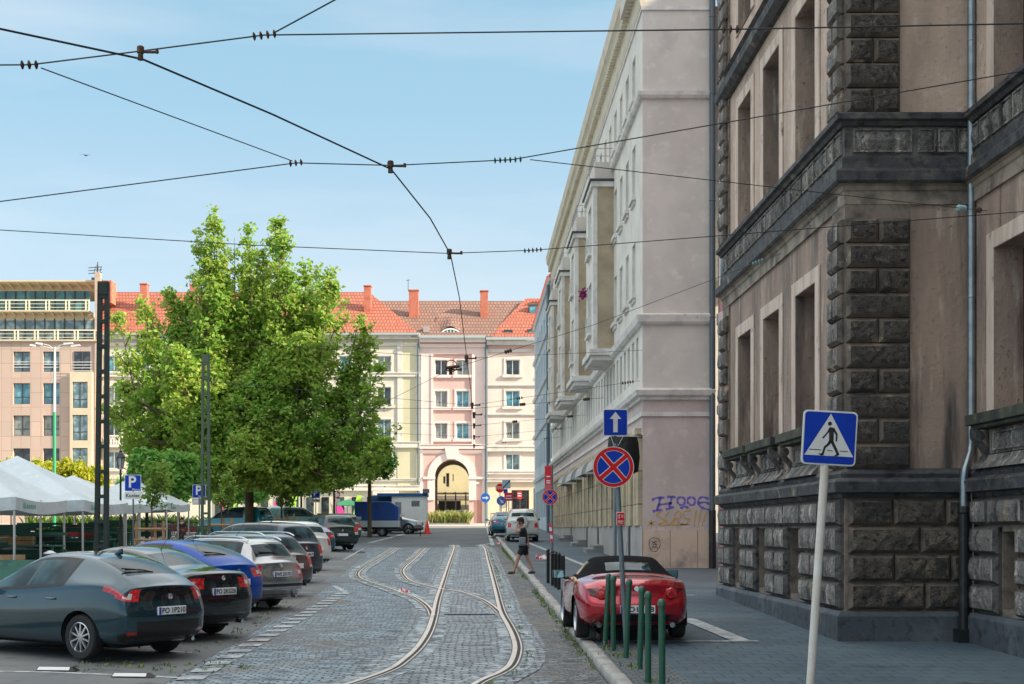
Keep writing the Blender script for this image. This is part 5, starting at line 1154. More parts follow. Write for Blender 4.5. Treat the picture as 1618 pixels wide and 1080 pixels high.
staked(240, 49.5, 4.0, 'young tree in front of the white tents', 5); staked(350, 58, 3.6, 'young tree near the green pay box', 6); staked(452, 78, 3.4, 'young tree beyond the big trunk', 7)
# planted bed before the archway
sp = []; r = random.Random(8)
bedx0, bedx1, bedY = PX(680, 131), PX(741, 131), 131
for i in range(900): sp.append((r.uniform(bedx0, bedx1), r.uniform(bedY - 1.2, bedY + 1.4), gz(bedY) + .15, r.uniform(.7, 1.25)))
tufts('grass_bed', sp, .95, leafmat('tall_grass', (.28, .33, .08), (.40, .36, .12), (.22, .30, .14), .9, .3), 3, 8)
bd = MB(); bd.box(bedx0 - .1, bedx1 + .1, bedY - 1.4, bedY + 1.6, gz(bedY) - .2, gz(bedY) + .14); bd.build('bed_kerb', concrete)['kind'] = 'structure'
hd = []
for i in range(500): hd.append((r.uniform(-33, -14), r.uniform(98, 100), gz(99) + .1, r.uniform(.6, 1.2)))
tufts('low_hedge', hd, 1.0, leafmat('hedge_green', (.08, .17, .03), (.14, .24, .04), (.22, .30, .05), .6, .3), 8, 9)
# ------------------------------------------------------------------ cars
def paintmat(name, c, metal=.35, rough=.25, coat=1.): return mat(name, c, min(rough, .17), metal, coat=coat, spec=.5 * coat, var=((tuple(v * .93 for v in c), 3, .4, .6, 2),))
tyre_m = mat('tyre_rubber', (.016, .016, .017), .8, var=(((.035, .033, .03), 8, .55, .7),)); alloy = mat('alloy', (.55, .57, .60), .28, .9); hubcap = mat('hubcap', (.30, .31, .33), .4, .6)
carglass = mat('car_glass', (.006, .022, .028), .03, 0, spec=.3, var=(((.03, .085, .10), 1.6, .48, .62, 2),)); trimblack = mat('black_plastic', (.014, .014, .015), .5); glossblack = mat('gloss_black', (.006, .006, .007), .12, coat=.7)
redlamp = mat('red_lamp_glass', (.42, .006, .012), .12, coat=1., var=(((.62, .03, .03), 18, .5, .56, 1),)); clearlamp = mat('clear_lamp_glass', (.62, .62, .64), .1, .3, coat=1.); amber = mat('amber_lamp', (.6, .2, .02), .2)
chrome = mat('chrome', (.7, .72, .74), .12, 1.); platew = mat('plate_white', (.74, .75, .76), .4); plateblue = mat('plate_blue', (.01, .05, .35), .4); ink = mat('black_lettering', (.01, .01, .012), .5)
under_m = mat('underbody', (.008, .008, .009), .9)
# station: xb, x3, z3, x4, z4, w, y4
TPL = {
 'hatch': dict(L=4.3, W=1.77, st=[(2.10, 2.04, .62, 1.98, .66, .80, .66), (1.95, 1.85, .72, 1.75, .78, .92, .74), (1.35, 1.30, .84, 1.25, .92, .99, .78), (.85, .90, .92, .88, 1.0, 1, .76), (.50, .42, .95, .05, 1.40, 1, .63), (0, -.05, .96, -.25, 1.49, 1, .62), (-.55, -.60, 1.0, -.70, 1.50, 1, .61), (-.95, -1.0, 1.04, -1.15, 1.46, 1, .60), (-1.35, -1.42, 1.08, -1.62, 1.33, .99, .60), (-1.75, -1.80, 1.09, -1.98, 1.15, .95, .64), (-2.05, -2.02, 1.0, -2.09, 1.06, .92, .66), (-2.16, -2.12, .93, -2.12, 1.02, .88, .70)], ax=(1.27, -1.32), R=.325, win=(3.375, 5.0, 5.125, 6.75), rw=(7.25, 8.875), doors=(3.25, 5.0, 6.75)),
 'sedan': dict(L=4.6, W=1.81, st=[(2.20, 2.14, .62, 2.08, .66, .80, .66), (2.05, 1.95, .72, 1.85, .78, .92, .74), (1.45, 1.40, .84, 1.35, .92, .99, .78), (.95, 1.0, .93, .98, 1.0, 1, .76), (.55, .50, .95, .15, 1.38, 1, .63), (.05, 0, .97, -.20, 1.485, 1, .62), (-.5, -.55, .98, -.62, 1.48, 1, .61), (-.95, -1.0, 1.0, -1.05, 1.40, 1, .58), (-1.4, -1.48, 1.03, -1.62, 1.14, .99, .60), (-1.85, -1.88, 1.02, -1.90, 1.09, .96, .70), (-2.2, -2.16, 1.0, -2.22, 1.09, .91, .70), (-2.30, -2.26, .95, -2.27, 1.04, .87, .70)], ax=(1.35, -1.36), R=.315, win=(3.375, 5.0, 5.125, 7.0), rw=(7.0, 8.0), doors=(3.25, 5.0, 6.75)),
 'estate': dict(L=4.25, W=1.68, st=[(2.05, 1.99, .62, 1.93, .68, .80, .66), (1.90, 1.80, .74, 1.70, .82, .92, .74), (1.30, 1.25, .86, 1.22, .94, .99, .78), (.90, .92, .93, .90, 1.0, 1, .76), (.50, .45, .95, .20, 1.36, 1, .68), (.05, 0, .96, -.10, 1.47, 1, .67), (-.5, -.52, .97, -.55, 1.48, 1, .66), (-1.0, -1.0, .98, -1.05, 1.48, 1, .66), (-1.5, -1.5, .99, -1.52, 1.46, .99, .65), (-1.88, -1.90, .99, -1.74, 1.43, .97, .64), (-2.06, -2.04, .96, -2.02, 1.02, .94, .74), (-2.14, -2.10, .86, -2.09, .95, .90, .76)], ax=(1.22, -1.24), R=.30, win=(3.375, 5.0, 5.125, 8.5), rw=(9.125, 9.875), doors=(3.25, 5.0, 6.75)),
 'suv': dict(L=4.4, W=1.8, st=[(2.15, 2.12, .80, 2.05, .88, .84, .70), (2.0, 1.9, .92, 1.85, .98, .94, .78), (1.4, 1.35, 1.02, 1.32, 1.08, 1, .80), (.95, .95, 1.08, .95, 1.14, 1, .78), (.60, .55, 1.10, .35, 1.55, 1, .72), (.05, 0, 1.11, -.10, 1.68, 1, .71), (-.5, -.52, 1.11, -.55, 1.69, 1, .71), (-1.0, -1.0, 1.12, -1.05, 1.69, 1, .71), (-1.5, -1.5, 1.12, -1.52, 1.67, .99, .71), (-1.90, -1.95, 1.13, -1.86, 1.63, .98, .70), (-2.08, -2.08, 1.08, -2.05, 1.15, .96, .80), (-2.14, -2.12, .96, -2.12, 1.08, .93, .82)], ax=(1.3, -1.3), R=.35, win=(3.375, 5.0, 5.125, 8.625), rw=(9.125, 9.875), doors=(3.25, 5.0, 6.75)),
 'van': dict(L=4.6, W=1.85, st=[(2.25, 2.2, .80, 2.12, .88, .84, .70), (2.1, 2.0, .98, 1.9, 1.04, .94, .78), (1.6, 1.55, 1.08, 1.5, 1.14, 1, .80), (1.25, 1.2, 1.12, 1.2, 1.2, 1, .78), (.9, .8, 1.14, .6, 1.65, 1, .80), (.3, .2, 1.15, .1, 1.80, 1, .80), (-.5, -.52, 1.15, -.55, 1.82, 1, .80), (-1.0, -1.0, 1.15, -1.05, 1.82, 1, .80), (-1.5, -1.5, 1.15, -1.52, 1.82, .99, .80), (-2.05, -2.05, 1.15, -2.0, 1.80, .98, .80), (-2.2, -2.2, 1.1, -2.17, 1.18, .96, .86), (-2.25, -2.24, .96, -2.24, 1.1, .93, .86)], ax=(1.4, -1.4), R=.32, win=(3.375, 5.0, 5.125, 6.875), rw=(9.125, 9.875), doors=(3.25, 5.0, 6.75)),
 'roadster': dict(L=3.95, W=1.76, st=[(1.95, 1.88, .52, 1.80, .56, .74, .62), (1.75, 1.65, .66, 1.55, .70, .90, .72), (1.25, 1.20, .80, 1.15, .83, 1.0, .72), (.70, .72, .84, .70, .88, .97, .70), (.40, .34, .86, .05, 1.17, .96, .60), (.0, -.05, .87, -.22, 1.24, .96, .60), (-.35, -.38, .88, -.50, 1.24, .97, .60), (-.68, -.70, .89, -.84, 1.14, .99, .58), (-1.0, -1.04, .90, -1.14, .98, 1.02, .62), (-1.42, -1.42, .88, -1.40, .94, .99, .64), (-1.82, -1.78, .84, -1.80, .93, .90, .64), (-1.98, -1.93, .70, -1.95, .84, .80, .64)], ax=(1.13, -1.18), R=.31, win=(3.375, 5.0, 5.0, 6.25), rw=(6.875, 7.75), doors=(3.25, 5.875, 5.875)),
}
def catmull(me, lv):
    o = bpy.data.objects.new('tmp', me); C.objects.link(o); md_ = o.modifiers.new('s', 'SUBSURF'); md_.levels = lv; md_.render_levels = lv
    dg = bpy.context.evaluated_depsgraph_get(); r_ = bpy.data.meshes.new_from_object(o.evaluated_get(dg)); bpy.data.objects.remove(o); return r_
def car_shell(T, lv, hscale=1.):
    N = len(T['st']); hw = T['W'] / 2; vid = {}; V = []; A = []
    jf = {0: 0, 1: .56, 2: 1.}
    def pos(i, j, k):
        xb, x3, z3, x4, z4, w_, y4 = T['st'][i]; end = i in (0, N - 1); a = abs(j); fr = jf[a] * (1 if j >= 0 else -1)
        zb = .20 if not end else .30
        if i == 1 or i == N - 2: zb = .23
        z_ = [zb, zb + .12, (zb + .12) * .45 + z3 * .55, z3, z4][k]; x_ = [xb, xb, xb, x3, x4][k]
        if i == N - 1: x_ = [xb + .10, xb - .02, xb - .03, x3, x4][k]
        if i == 0: x_ = [xb - .08, xb + .02, xb + .02, x3, x4][k]
        y_ = hw * [.84 * w_, .97 * w_, 1.0 * w_, .945 * w_, y4][k]
        t = T.get('shoulder', 0)
        bow = (1 - jf[a] ** 2)
        if k == 4: z_ += .035 * bow
        if i <= 1: x_ += .16 * bow
        elif i in (3, 4) and k == 4: x_ += .09 * bow
        if i >= N - 5 and (k == 4 or end): x_ -= .06 * bow
        if i == N - 1: x_ -= .05 * bow
        return (x_, y_ * fr, z_ * hscale)
    for i in range(N):
        for j in range(-2, 3):
            for k in range(5):
                if i in (0, N - 1) or abs(j) == 2 or k in (0, 4): vid[(i, j, k)] = len(V); V.append(pos(i, j, k)); A.append((i, j, k))
    Fs = []
    def q(a, b, c, d): Fs.append((vid[a], vid[b], vid[c], vid[d]))
    for i in range(N - 1):
        for k in range(4):
            q((i, 2, k), (i, 2, k + 1), (i + 1, 2, k + 1), (i + 1, 2, k)); q((i, -2, k), (i + 1, -2, k), (i + 1, -2, k + 1), (i, -2, k + 1))
        for j in range(-2, 2):
            q((i, j, 4), (i + 1, j, 4), (i + 1, j + 1, 4), (i, j + 1, 4)); q((i, j, 0), (i, j + 1, 0), (i + 1, j + 1, 0), (i + 1, j, 0))
    for k in range(4):
        for j in range(-2, 2):
            q((0, j, k), (0, j, k + 1), (0, j + 1, k + 1), (0, j + 1, k)); q((N - 1, j, k), (N - 1, j + 1, k), (N - 1, j + 1, k + 1), (N - 1, j, k + 1))
    me = bpy.data.meshes.new('shell'); me.from_pydata(V, [], Fs)
    for nm, c in (('pi', 0), ('pj', 1), ('pk', 2)):
        at = me.attributes.new(nm, 'FLOAT', 'POINT'); at.data.foreach_set('value', [float(a[c]) for a in A])
    cr = me.attributes.new('crease_edge', 'FLOAT', 'EDGE'); vals = []
    for e in me.edges:
        a, b = A[e.vertices[0]], A[e.vertices[1]]; v = 0.
        if a[2] == b[2] == 3 and abs(a[1]) == abs(b[1]) == 2: v = .45
        if a[2] == b[2] == 4 and a[1] == b[1] and abs(a[1]) == 2: v = .30
        if a[0] == b[0] == N - 1 and a[2] == b[2] == 4: v = .7
        if a[0] == b[0] and a[0] in (N - 2,) and a[2] == b[2] == 4: v = .3
        if a[2] == b[2] == 1: v = .5
        if a[2] == b[2] == 2: v = .3
        vals.append(v)
    cr.data.foreach_set('value', vals)
    return catmull(me, lv)
def wheel_meshes(R_, style, lv=1):
    t = MB(); W_ = .205; n = 28 if lv else 16
    t.lathe([(R_ * .64, -W_ / 2 + .01), (R_ * .72, -W_ / 2), (R_ * .93, -W_ / 2 + .004), (R_ * .99, -W_ / 2 + .03), (R_, -W_ / 4), (R_, W_ / 4), (R_ * .99, W_ / 2 - .03), (R_ * .93, W_ / 2 - .004), (R_ * .72, W_ / 2), (R_ * .64, W_ / 2 - .01)], (0, 0, 0), n, 'y')
    ty = t.mesh('tyre', tyre_m, smooth=40)
    r_ = MB(); r0 = R_ * .66
    r_.lathe([(r0 * .90, .02), (r0 * .96, W_ / 2 - .02), (r0, W_ / 2 - .004), (r0 * .955, W_ / 2 + .002), (r0 * .93, W_ / 2 - .02), (r0 * .90, .0)], (0, 0, 0), n, 'y')
    r_.lathe([(0, W_ / 2 - .015), (r0 * .17, W_ / 2 - .018), (r0 * .2, W_ / 2 - .05), (0, W_ / 2 - .06)], (0, 0, 0), 12, 'y')
    ns = {'ten': 10, 'five': 5, 'cap': 7}[style]; wd = {'ten': .018, 'five': .045, 'cap': .034}[style]
    for k in range(ns):
        a = 2 * PI * k / ns + .3; ca, sa = math.cos(a), math.sin(a)
        def P_(rr, s, y_): return (ca * rr - sa * s, y_, sa * rr + ca * s)
        y1 = W_ / 2 - .012
        r_.hull8([P_(r0 * .12, -wd, y1 - .03), P_(r0 * .12, wd, y1 - .03), P_(r0 * .95, wd * .8, y1 - .04), P_(r0 * .95, -wd * .8, y1 - .04)], [P_(r0 * .12, -wd * .7, y1), P_(r0 * .12, wd * .7, y1), P_(r0 * .95, wd * .6, y1 - .01), P_(r0 * .95, -wd * .6, y1 - .01)])
    rm = r_.mesh('rim', alloy if style != 'cap' else hubcap, smooth=35)
    d_ = MB(); d_.lathe([(0, W_ / 2 - .07), (r0 * .93, W_ / 2 - .07)], (0, 0, 0), 16, 'y'); dm = d_.mesh('brake_disc', under_m)
    return ty, rm, dm
WC = {}; SHELL = {}
def make_car(name, label, kind, pm, loc, yaw, plate=None, group=None, lv=3, style='five', spec=None, hs=1., detail=True, scale=1., rails=False, soft=None, cat='car'):
    """front of the car points to local +X"""
    T = dict(TPL[kind]); spec = spec or {}; N = len(T['st']); hw = T['W'] / 2
    t = thing(name, label, cat, loc, yaw, group); t.scale = (scale,) * 3
    sh = car_shell(T, lv, hs); nv = len(sh.vertices); co = np.empty(nv * 3, 'f'); sh.vertices.foreach_get('co', co); co = co.reshape(-1, 3)
    at = {}
    for nm in ('pi', 'pj', 'pk'): a = np.empty(nv, 'f'); sh.attributes[nm].data.foreach_get('value', a); at[nm] = a
    nr = np.empty(nv * 3, 'f'); sh.vertices.foreach_get('normal', nr); nr = nr.reshape(-1, 3)
    polys = np.array([tuple(p.vertices) for p in sh.polygons]); PI_, PJ, PK = (at[n][polys].mean(1) for n in ('pi', 'pj', 'pk'))
    cen = co[polys].mean(1); Rw = T['R']; Ra = Rw + .055
    side = (np.abs(PJ) > 1.999); top = (PK > 3.999); rear = (PI_ > N - 1.001); front = (PI_ < .001); bot = PK < .001
    side &= ~(top | rear | front | bot)
    keep = np.ones(len(polys), bool)
    for ax in T['ax']:
        d = np.hypot(cen[:, 0] - ax, cen[:, 2] - Rw); keep &= ~((d < Ra) & (np.abs(cen[:, 1]) > hw * .55))
        dv = np.hypot(co[:, 0] - ax, co[:, 2] - Rw); ms_ = (dv < Ra) & (np.abs(co[:, 1]) > hw * .55) & (dv > 1e-4)
        kd = np.zeros(nv, bool); kd[polys[keep].ravel()] = True; dd = np.zeros(nv, bool); dd[polys[~keep].ravel()] = True
        ms_ |= kd & dd & (dv < Ra + .12) & (np.abs(co[:, 1]) > hw * .7)
        f_ = (Ra / np.maximum(dv, 1e-4)); co[ms_, 0] = ax + (co[ms_, 0] - ax) * f_[ms_]; co[ms_, 2] = Rw + (co[ms_, 2] - Rw) * f_[ms_]
    aj = np.abs(PJ); part = np.full(len(polys), 'body', dtype=object)
    w0, w1, w2, w3 = T['win']; kb, kt = spec.get('wink', (3.125, 3.875))
    part[rear & (PK < 1.9)] = 'bumper'; part[side & (PI_ > N - 1 - spec.get('bumpi', 1.0)) & (PK < 1.9)] = 'bumper'
    part[(rear | (side & (PI_ > N - 2))) & (PK < spec.get('blk', .75))] = 'bumper_skirt'
    part[front & (PK < 2)] = 'front_bumper'
    part[front & (PK > 2.) & (PK < 3.2) & (aj < 1.25)] = 'grille'
    part[(front & (PK > 2.1) & (PK < 3.4) & (aj >= 1.25)) | (side & (PI_ < .9) & (PK > 2.1) & (PK < 3))] = 'headlight'
    sw = side & (PK > kb) & (PK < kt)
    part[side & (PI_ > w0 - .12) & (PI_ < w3 + .12) & (PK > kb - .13) & (PK < kt + .125)] = 'window_frame'
    if not spec.get('blind'):
        part[sw & (PI_ > w0) & (PI_ < w1)] = 'side_window'; part[sw & (PI_ > w2) & (PI_ < w3)] = 'rear_side_window'
        part[sw & (PI_ > w1) & (PI_ < w2)] = 'window_pillar'
    else: part[sw & (PI_ > w0) & (PI_ < w1)] = 'side_window'
    part[top & (PI_ > 3.0) & (PI_ < 4.0) & (aj < 1.875)] = 'windscreen'
    part[top & (PI_ > T['rw'][0]) & (PI_ < T['rw'][1]) & (aj < spec.get('rwj', 1.75))] = 'rear_window'
    for nm, f in spec.get('zones', {}).items():
        m_ = f(PI_, aj, PK, side, top, rear, N); part[m_ & keep] = nm
    mats = {'body': pm, 'bumper': pm, 'front_bumper': pm, 'bumper_skirt': trimblack, 'grille': trimblack, 'headlight': clearlamp, 'side_window': carglass, 'rear_side_window': carglass, 'windscreen': carglass, 'rear_window': carglass, 'window_pillar': glossblack, 'window_frame': trimblack,
            'tail_light': redlamp, 'reversing_lamp': clearlamp, 'tail_panel': glossblack, 'soft_top': soft, 'rear_spoiler': pm, 'reflector': redlamp, 'fender_flare': trimblack, 'roof_panel': glossblack, 'bumper_strip': trimblack}
    mats.update(spec.get('mats', {}))
    made = {}
    def emit(nm, mask):
        ps = polys[mask]
        if len(ps) == 0: return None
        u, inv = np.unique(ps.ravel(), return_inverse=True); me = bpy.data.meshes.new(nm)
        me.from_pydata(co[u].tolist(), [], inv.reshape(ps.shape).tolist()); me.materials.append(mats[nm]); me.shade_smooth()
        me.normals_split_custom_set_from_vertices(nr[u].tolist()); o = bpy.data.objects.new(nm, me); C.objects.link(o); o.parent = t; made[nm] = o; return o
    for nm in sorted(set(part[keep])):
        m_ = (part == nm) & keep
        if nm in ('tail_light', 'headlight', 'side_window', 'rear_side_window', 'window_frame', 'reversing_lamp', 'reflector', 'window_pillar', 'fender_flare'):
            emit(nm, m_ & (PJ > 0)); emit(nm, m_ & (PJ < 0))
        else: emit(nm, m_)
    # shut lines, as thin dark strips along the panel edges
    if detail:
        D0, D1, D2 = T['doors']
        pid = np.zeros(len(polys), int)
        dz = side & (PK > .9) & (PK < 3.999); pid[dz & (PI_ > D0) & (PI_ < D1)] = 1; pid[dz & (PI_ > D1) & (PI_ < D2)] = 2
        pid[top & (PI_ > .9) & (PI_ < 2.9) & (aj < 1.75)] = 3
        lid = spec.get('lid', (N - 2.9, 1.9, 1.25)); pid[(top & (PI_ > lid[0]) & (aj < 1.75) & (part != 'rear_window')) | (rear & (PK > lid[1]) & (aj < lid[2] + .5 * (PK > 2.9)))] = 4
        pid[(part == 'bumper') | (part == 'bumper_skirt')] = 6
        em = {}; 
        for fi, p in enumerate(polys):
            if not keep[fi]: continue
            for a, b in zip(p, np.roll(p, -1)): em.setdefault((min(a, b), max(a, b)), []).append(fi)
        g = MB(); s_ = .006
        for (a, b), fs in em.items():
            if len(fs) != 2 or pid[fs[0]] == pid[fs[1]]: continue
            pa_, pb_ = Vector(co[a].tolist()), Vector(co[b].tolist()); na, nb_ = Vector(nr[a].tolist()), Vector(nr[b].tolist()); d = (pb_ - pa_).normalized()
            ca_, cb_ = na.cross(d).normalized() * s_, nb_.cross(d).normalized() * s_
            g.quad(pa_ - ca_ + na * .0015, pa_ + ca_ + na * .0015, pb_ + cb_ + nb_ * .0015, pb_ - cb_ + nb_ * .0015)
        if g.f: g.build('shut_line', under_m, t, world=False)
    # chassis, arches and wheels
    u = MB(); u.box(-T['L'] / 2 + .35, T['L'] / 2 - .35, -hw * .62, hw * .62, .17, .5); u.build('underbody', under_m, t, world=False)
    wl_ = MB()
    for ax in T['ax']:
        for s_ in (-1, 1):
            n = 14; y0, y1 = s_ * hw * .50, s_ * hw * .955
            for k in range(n):
                a0, a1 = -.25 + (PI + .5) * k / n, -.25 + (PI + .5) * (k + 1) / n
                wl_.quad((ax + Ra * math.cos(a0), y0, Rw + Ra * math.sin(a0)), (ax + Ra * math.cos(a1), y0, Rw + Ra * math.sin(a1)), (ax + Ra * math.cos(a1), y1, Rw + Ra * math.sin(a1)), (ax + Ra * math.cos(a0), y1, Rw + Ra * math.sin(a0)))
            wl_.poly([(ax + Ra * math.cos(-.25 + (PI + .5) * k / n), y0, Rw + Ra * math.sin(-.25 + (PI + .5) * k / n)) for k in range(n + 1)])
    wl_.build('wheel_arch_liner', under_m, t, world=False)
    key = (round(Rw, 3), style, lv > 2)
    if key not in WC: WC[key] = wheel_meshes(Rw, style, lv > 2)
    ty, rm, dm = WC[key]
    for ax in T['ax']:
        for s_ in (-1, 1):
            wv = bpy.data.objects.new('wheel', ty); C.objects.link(wv); wv.parent = t; wv.location = (ax, s_ * (hw * .955 - .10), Rw); wv.rotation_euler = (0, 0, 0 if s_ > 0 else PI)
            wv.name = 'wheel'; inst('rim', rm, wv); inst('brake_disc', dm, wv)
    # number plate
    xr = T['st'][-1][0] - .12
    def on_rear(z, y=0.):   # x of the shell at the back for height z
        m_ = rear & (np.abs(cen[:, 1] - y) < .12); i_ = np.argmin(np.abs(cen[m_, 2] - z)); return float(cen[m_][i_, 0])
    pz = spec.get('plate_z', .72) * hs
    t_shell = (cen, rear, side); SHELL[t.name] = t_shell
    if plate:
        px_ = on_rear(pz) - .018; p_ = MB(); p_.box(px_ - .006, px_ + .03, -.26, .26, pz - .057, pz + .057); po = p_.build('number_plate', platew, t, world=False, bevel=.003)
        p_ = MB(); p_.box(px_ - .0085, px_ - .0062, .215, .257, pz - .054, pz + .054); p_.build('blue_band', plateblue, po, world=False)
        tm = text_mesh(plate, .105, 'lettering', .0006, ink, .0025); q = inst('lettering', tm, po, (px_ - .009, -.02, pz - .002), (R(90), 0, R(-90))); 
        wd_ = max(v.co.x for v in tm.vertices) - min(v.co.x for v in tm.vertices); q.scale = (.44 / wd_, 1, 1)
        p_ = MB(); p_.box(px_ - .003, px_ + .02, -.268, .268, pz - .065, pz - .0572); p_.build('plate_holder', trimblack, t, world=False)
    if detail:
        # badge, handles, mirrors, wiper, aerial, exhaust
        bz = spec.get('badge_z', .93) * hs; bx = on_rear(bz) - .012
        b_ = MB(); b_.lathe([(.045, 0), (.045, -.012), (.036, -.014), (.034, -.004), (0, -.004)], (bx, 0, bz), 14, 'x'); b_.box(bx - .014, bx - .003, -.006, .006, bz - .034, bz + .034); b_.build('badge', chrome, t, world=False)
        def side_y(x, z): m_ = side & (cen[:, 1] > 0); i_ = np.argmin((cen[m_, 0] - x) ** 2 + (cen[m_, 2] - z) ** 2); return float(cen[m_][i_, 1])
        hz = .86 * hs
        for s_ in (-1, 1):
            for q_ in ((T['st'][5][0] + .16, T['st'][7][0] + .22) if T['doors'][1] != T['doors'][2] else (T['st'][6][0] + .12,)):
                yy = side_y(q_, hz); h_ = MB(); h_.tube([(q_ - .09, s_ * (yy + .004), hz), (q_ - .07, s_ * (yy + .03), hz), (q_ + .07, s_ * (yy + .03), hz), (q_ + .09, s_ * (yy + .004), hz)], .013, 6); h_.build('door_handle', mats.get('handle', pm), t, world=False)
            mx_, mz = T['st'][3][1] - .18, T['st'][3][2] * hs + .08; yy = hw * .95
            m_ = MB(); m_.box(mx_ - .07, mx_ + .11, s_ * (yy + .03) if s_ > 0 else -(yy + .22), s_ * (yy + .22) if s_ > 0 else -(yy + .03), mz - .055, mz + .085); m_.box(mx_ - .02, mx_ + .06, s_ * (yy - .06) if s_ > 0 else -(yy + .04), s_ * (yy + .04) if s_ > 0 else -(yy - .06), mz - .07, mz - .02)
            mo = m_.build('wing_mirror', mats.get('mirror', pm), t, world=False, bevel=.03, seg=3, smooth=60); m_ = MB(); ya = sorted((s_ * (yy + .045), s_ * (yy + .205))); m_.box(mx_ - .074, mx_ - .0705, ya[0], ya[1], mz - .04, mz + .07); m_.build('mirror_glass', mat('mirror_glass', (.25, .45, .5), .05, 1.), mo, world=False)
        if spec.get('wiper', True):
            m_ = MB(); tp = top & (PI_ > T['rw'][0]) & (PI_ < T['rw'][1]); 
            def glass(x, y): i_ = np.argmin((cen[tp, 0] - x) ** 2 * 4 + (cen[tp, 1] - y) ** 2); c_ = cen[tp][i_]; return Vector((c_[0] - .015, c_[1], c_[2] + .015))
            gx0, gx1 = cen[tp, 0].min(), cen[tp, 0].max(); a_ = glass(gx0 + .02, 0); b_ = glass(gx0 + (gx1 - gx0) * .25, .42); m_.tube([a_ + Vector((0, 0, -.02)), a_.lerp(b_, .5) + Vector((-.012, 0, .01)), b_], .009, 5); m_.tube([a_.lerp(b_, .25), b_ + Vector((-.0, .06, .02))], .012, 4); m_.build('rear_wiper', trimblack, t, world=False)
        rx = T['st'][7][3]; rzz = T['st'][7][4] * hs + .02
        if spec.get('aerial', 'rod') == 'rod': m_ = MB(); m_.lathe([(.03, 0), (.02, .02), (.006, .05), (0, .05)], (rx + .12, 0, rzz), 8); m_.tube([(rx + .12, 0, rzz + .03), (rx - .12, 0, rzz + .33)], .004, 4); m_.build('aerial', trimblack, t, world=False)
        else: m_ = MB(); m_.prism([(rx + .10, -.025, rzz - .01), (rx - .10, -.025, rzz + .0), (rx - .10, -.025, rzz + .09), (rx - .06, -.025, rzz + .09)], (0, .05, 0)); m_.build('aerial', pm, t, world=False, bevel=.012, smooth=60)
        if spec.get('exhaust', True): m_ = MB(); m_.tube([(xr + .30, -.5, .27), (xr + .09, -.5, .26)], .032, 10); m_.build('exhaust', chrome, t, world=False)
    if rails:
        for s_ in (-1, 1):
            pts = []
            for i_ in range(4, 10): _, _, _, x4, z4, _, y4 = T['st'][i_]; pts.append((x4, s_ * hw * (y4 - .04), z4 * hs + (.045 if 4 < i_ < 9 else .0)))
            m_ = MB(); m_.tube(smooth_path([Vector(p) for p in pts], 4), .018, 6); m_.build('roof_rail', chrome, t, world=False)
    return t
def Zn(**k): return k
# zone functions: (i, |j|, k, side, top, rear, N)
tall_lamps = Zn(tail_light=lambda i, j, k, s, t_, r_, N: (r_ & (j > 1.5) & (k > 2.1)) | (s & (i > N - 1.6) & (k > 2.1) & (k < 3.999)) | (s & (i > N - 2.6) & (i < N - 1.6) & (k > 3.0) & False), reversing_lamp=lambda i, j, k, s, t_, r_, N: (r_ & (j > 1.5) & (k > 2.1) & (k < 2.4)) | (s & (i > N - 1.6) & (k > 2.1) & (k < 2.4)))
low_lamps = Zn(tail_light=lambda i, j, k, s, t_, r_, N: (r_ & (j > 1.0) & (k > 2.5) & (k < 3.5)) | (s & (i > N - 2.0) & (k > 2.5) & (k < 3.0)), reversing_lamp=lambda i, j, k, s, t_, r_, N: (r_ & (j > 1.5) & (k > 2.75) & (k < 3.1)))
civic = Zn(bumper_skirt=lambda i, j, k, s, t_, r_, N: r_ & (k < 1.55) & (j < 1.5), tail_panel=lambda i, j, k, s, t_, r_, N: r_ & (k > 2.6) & (k < 3.75), tail_light=lambda i, j, k, s, t_, r_, N: (r_ & (j > 1.4) & (k > 2.6) & (k < 3.75)) | (s & (i > N - 2.1) & (k > 2.6) & (k < 3.0)) | (s & (i > N - 3.0) & (i <= N - 2.1) & (k > 2.75) & (k < 3.0)), reversing_lamp=lambda i, j, k, s, t_, r_, N: (r_ & (j > 1.75) & (k > 2.75) & (k < 3.2)) | (s & (i > N - 1.4) & (k > 2.75) & (k < 2.9)), reflector=lambda i, j, k, s, t_, r_, N: (r_ & (j > 1.5) & (k > .62) & (k < .95)) | (s & (i > N - 1.13) & (k > .62) & (k < .95)))
teal_grey = paintmat('slate_teal_paint', (.016, .055, .078), .6, .2); blackp = paintmat('black_blue_paint', (.010, .018, .022), .4, .25); bluep = paintmat('royal_blue_paint', (.001, .060, .34), .15, .2, .35); silver = paintmat('silver_paint', (.36, .37, .38), .8, .3)
brownp = paintmat('dark_brown_paint', (.035, .026, .026), .4, .3); navy = paintmat('navy_paint', (.010, .028, .05), .4, .26); whitep = paintmat('white_paint', (.62, .62, .60), .0, .35); blue2 = paintmat('mid_blue_paint', (.02, .075, .16), .4, .3); dkgreen = paintmat('dark_green_paint', (.010, .035, .032), .4, .3)
greyp = paintmat('grey_paint', (.10, .11, .12), .5, .3); redp = paintmat('candy_red_paint', (.44, .004, .018), .4, .2); cyanp = paintmat('turquoise_paint', (.04, .30, .36), .1, .35); offw = paintmat('pearl_white_paint', (.52, .53, .50), .1, .35)
G_ = 'cars parked at an angle along the left side'
TH = R(180 - 34)     # front points left and away
def park(name, label, kind, pm, pxr, pyr, yaw=None, fromtail=True, **k):
    """pxr, pyr: picture position of the ground under the middle of the rear bumper"""
    x, y = GP(pxr, pyr); T = TPL[kind]; yaw = TH if yaw is None else yaw; d = Vector((math.cos(yaw), math.sin(yaw))); L_ = -T['st'][-1][0] * k.get('scale', 1.)
    cx_, cy_ = x + d.x * L_, y + d.y * L_
    t = make_car(name, label, kind, pm, (cx_, cy_, gz(cy_) + .006), yaw, **k)
    return t
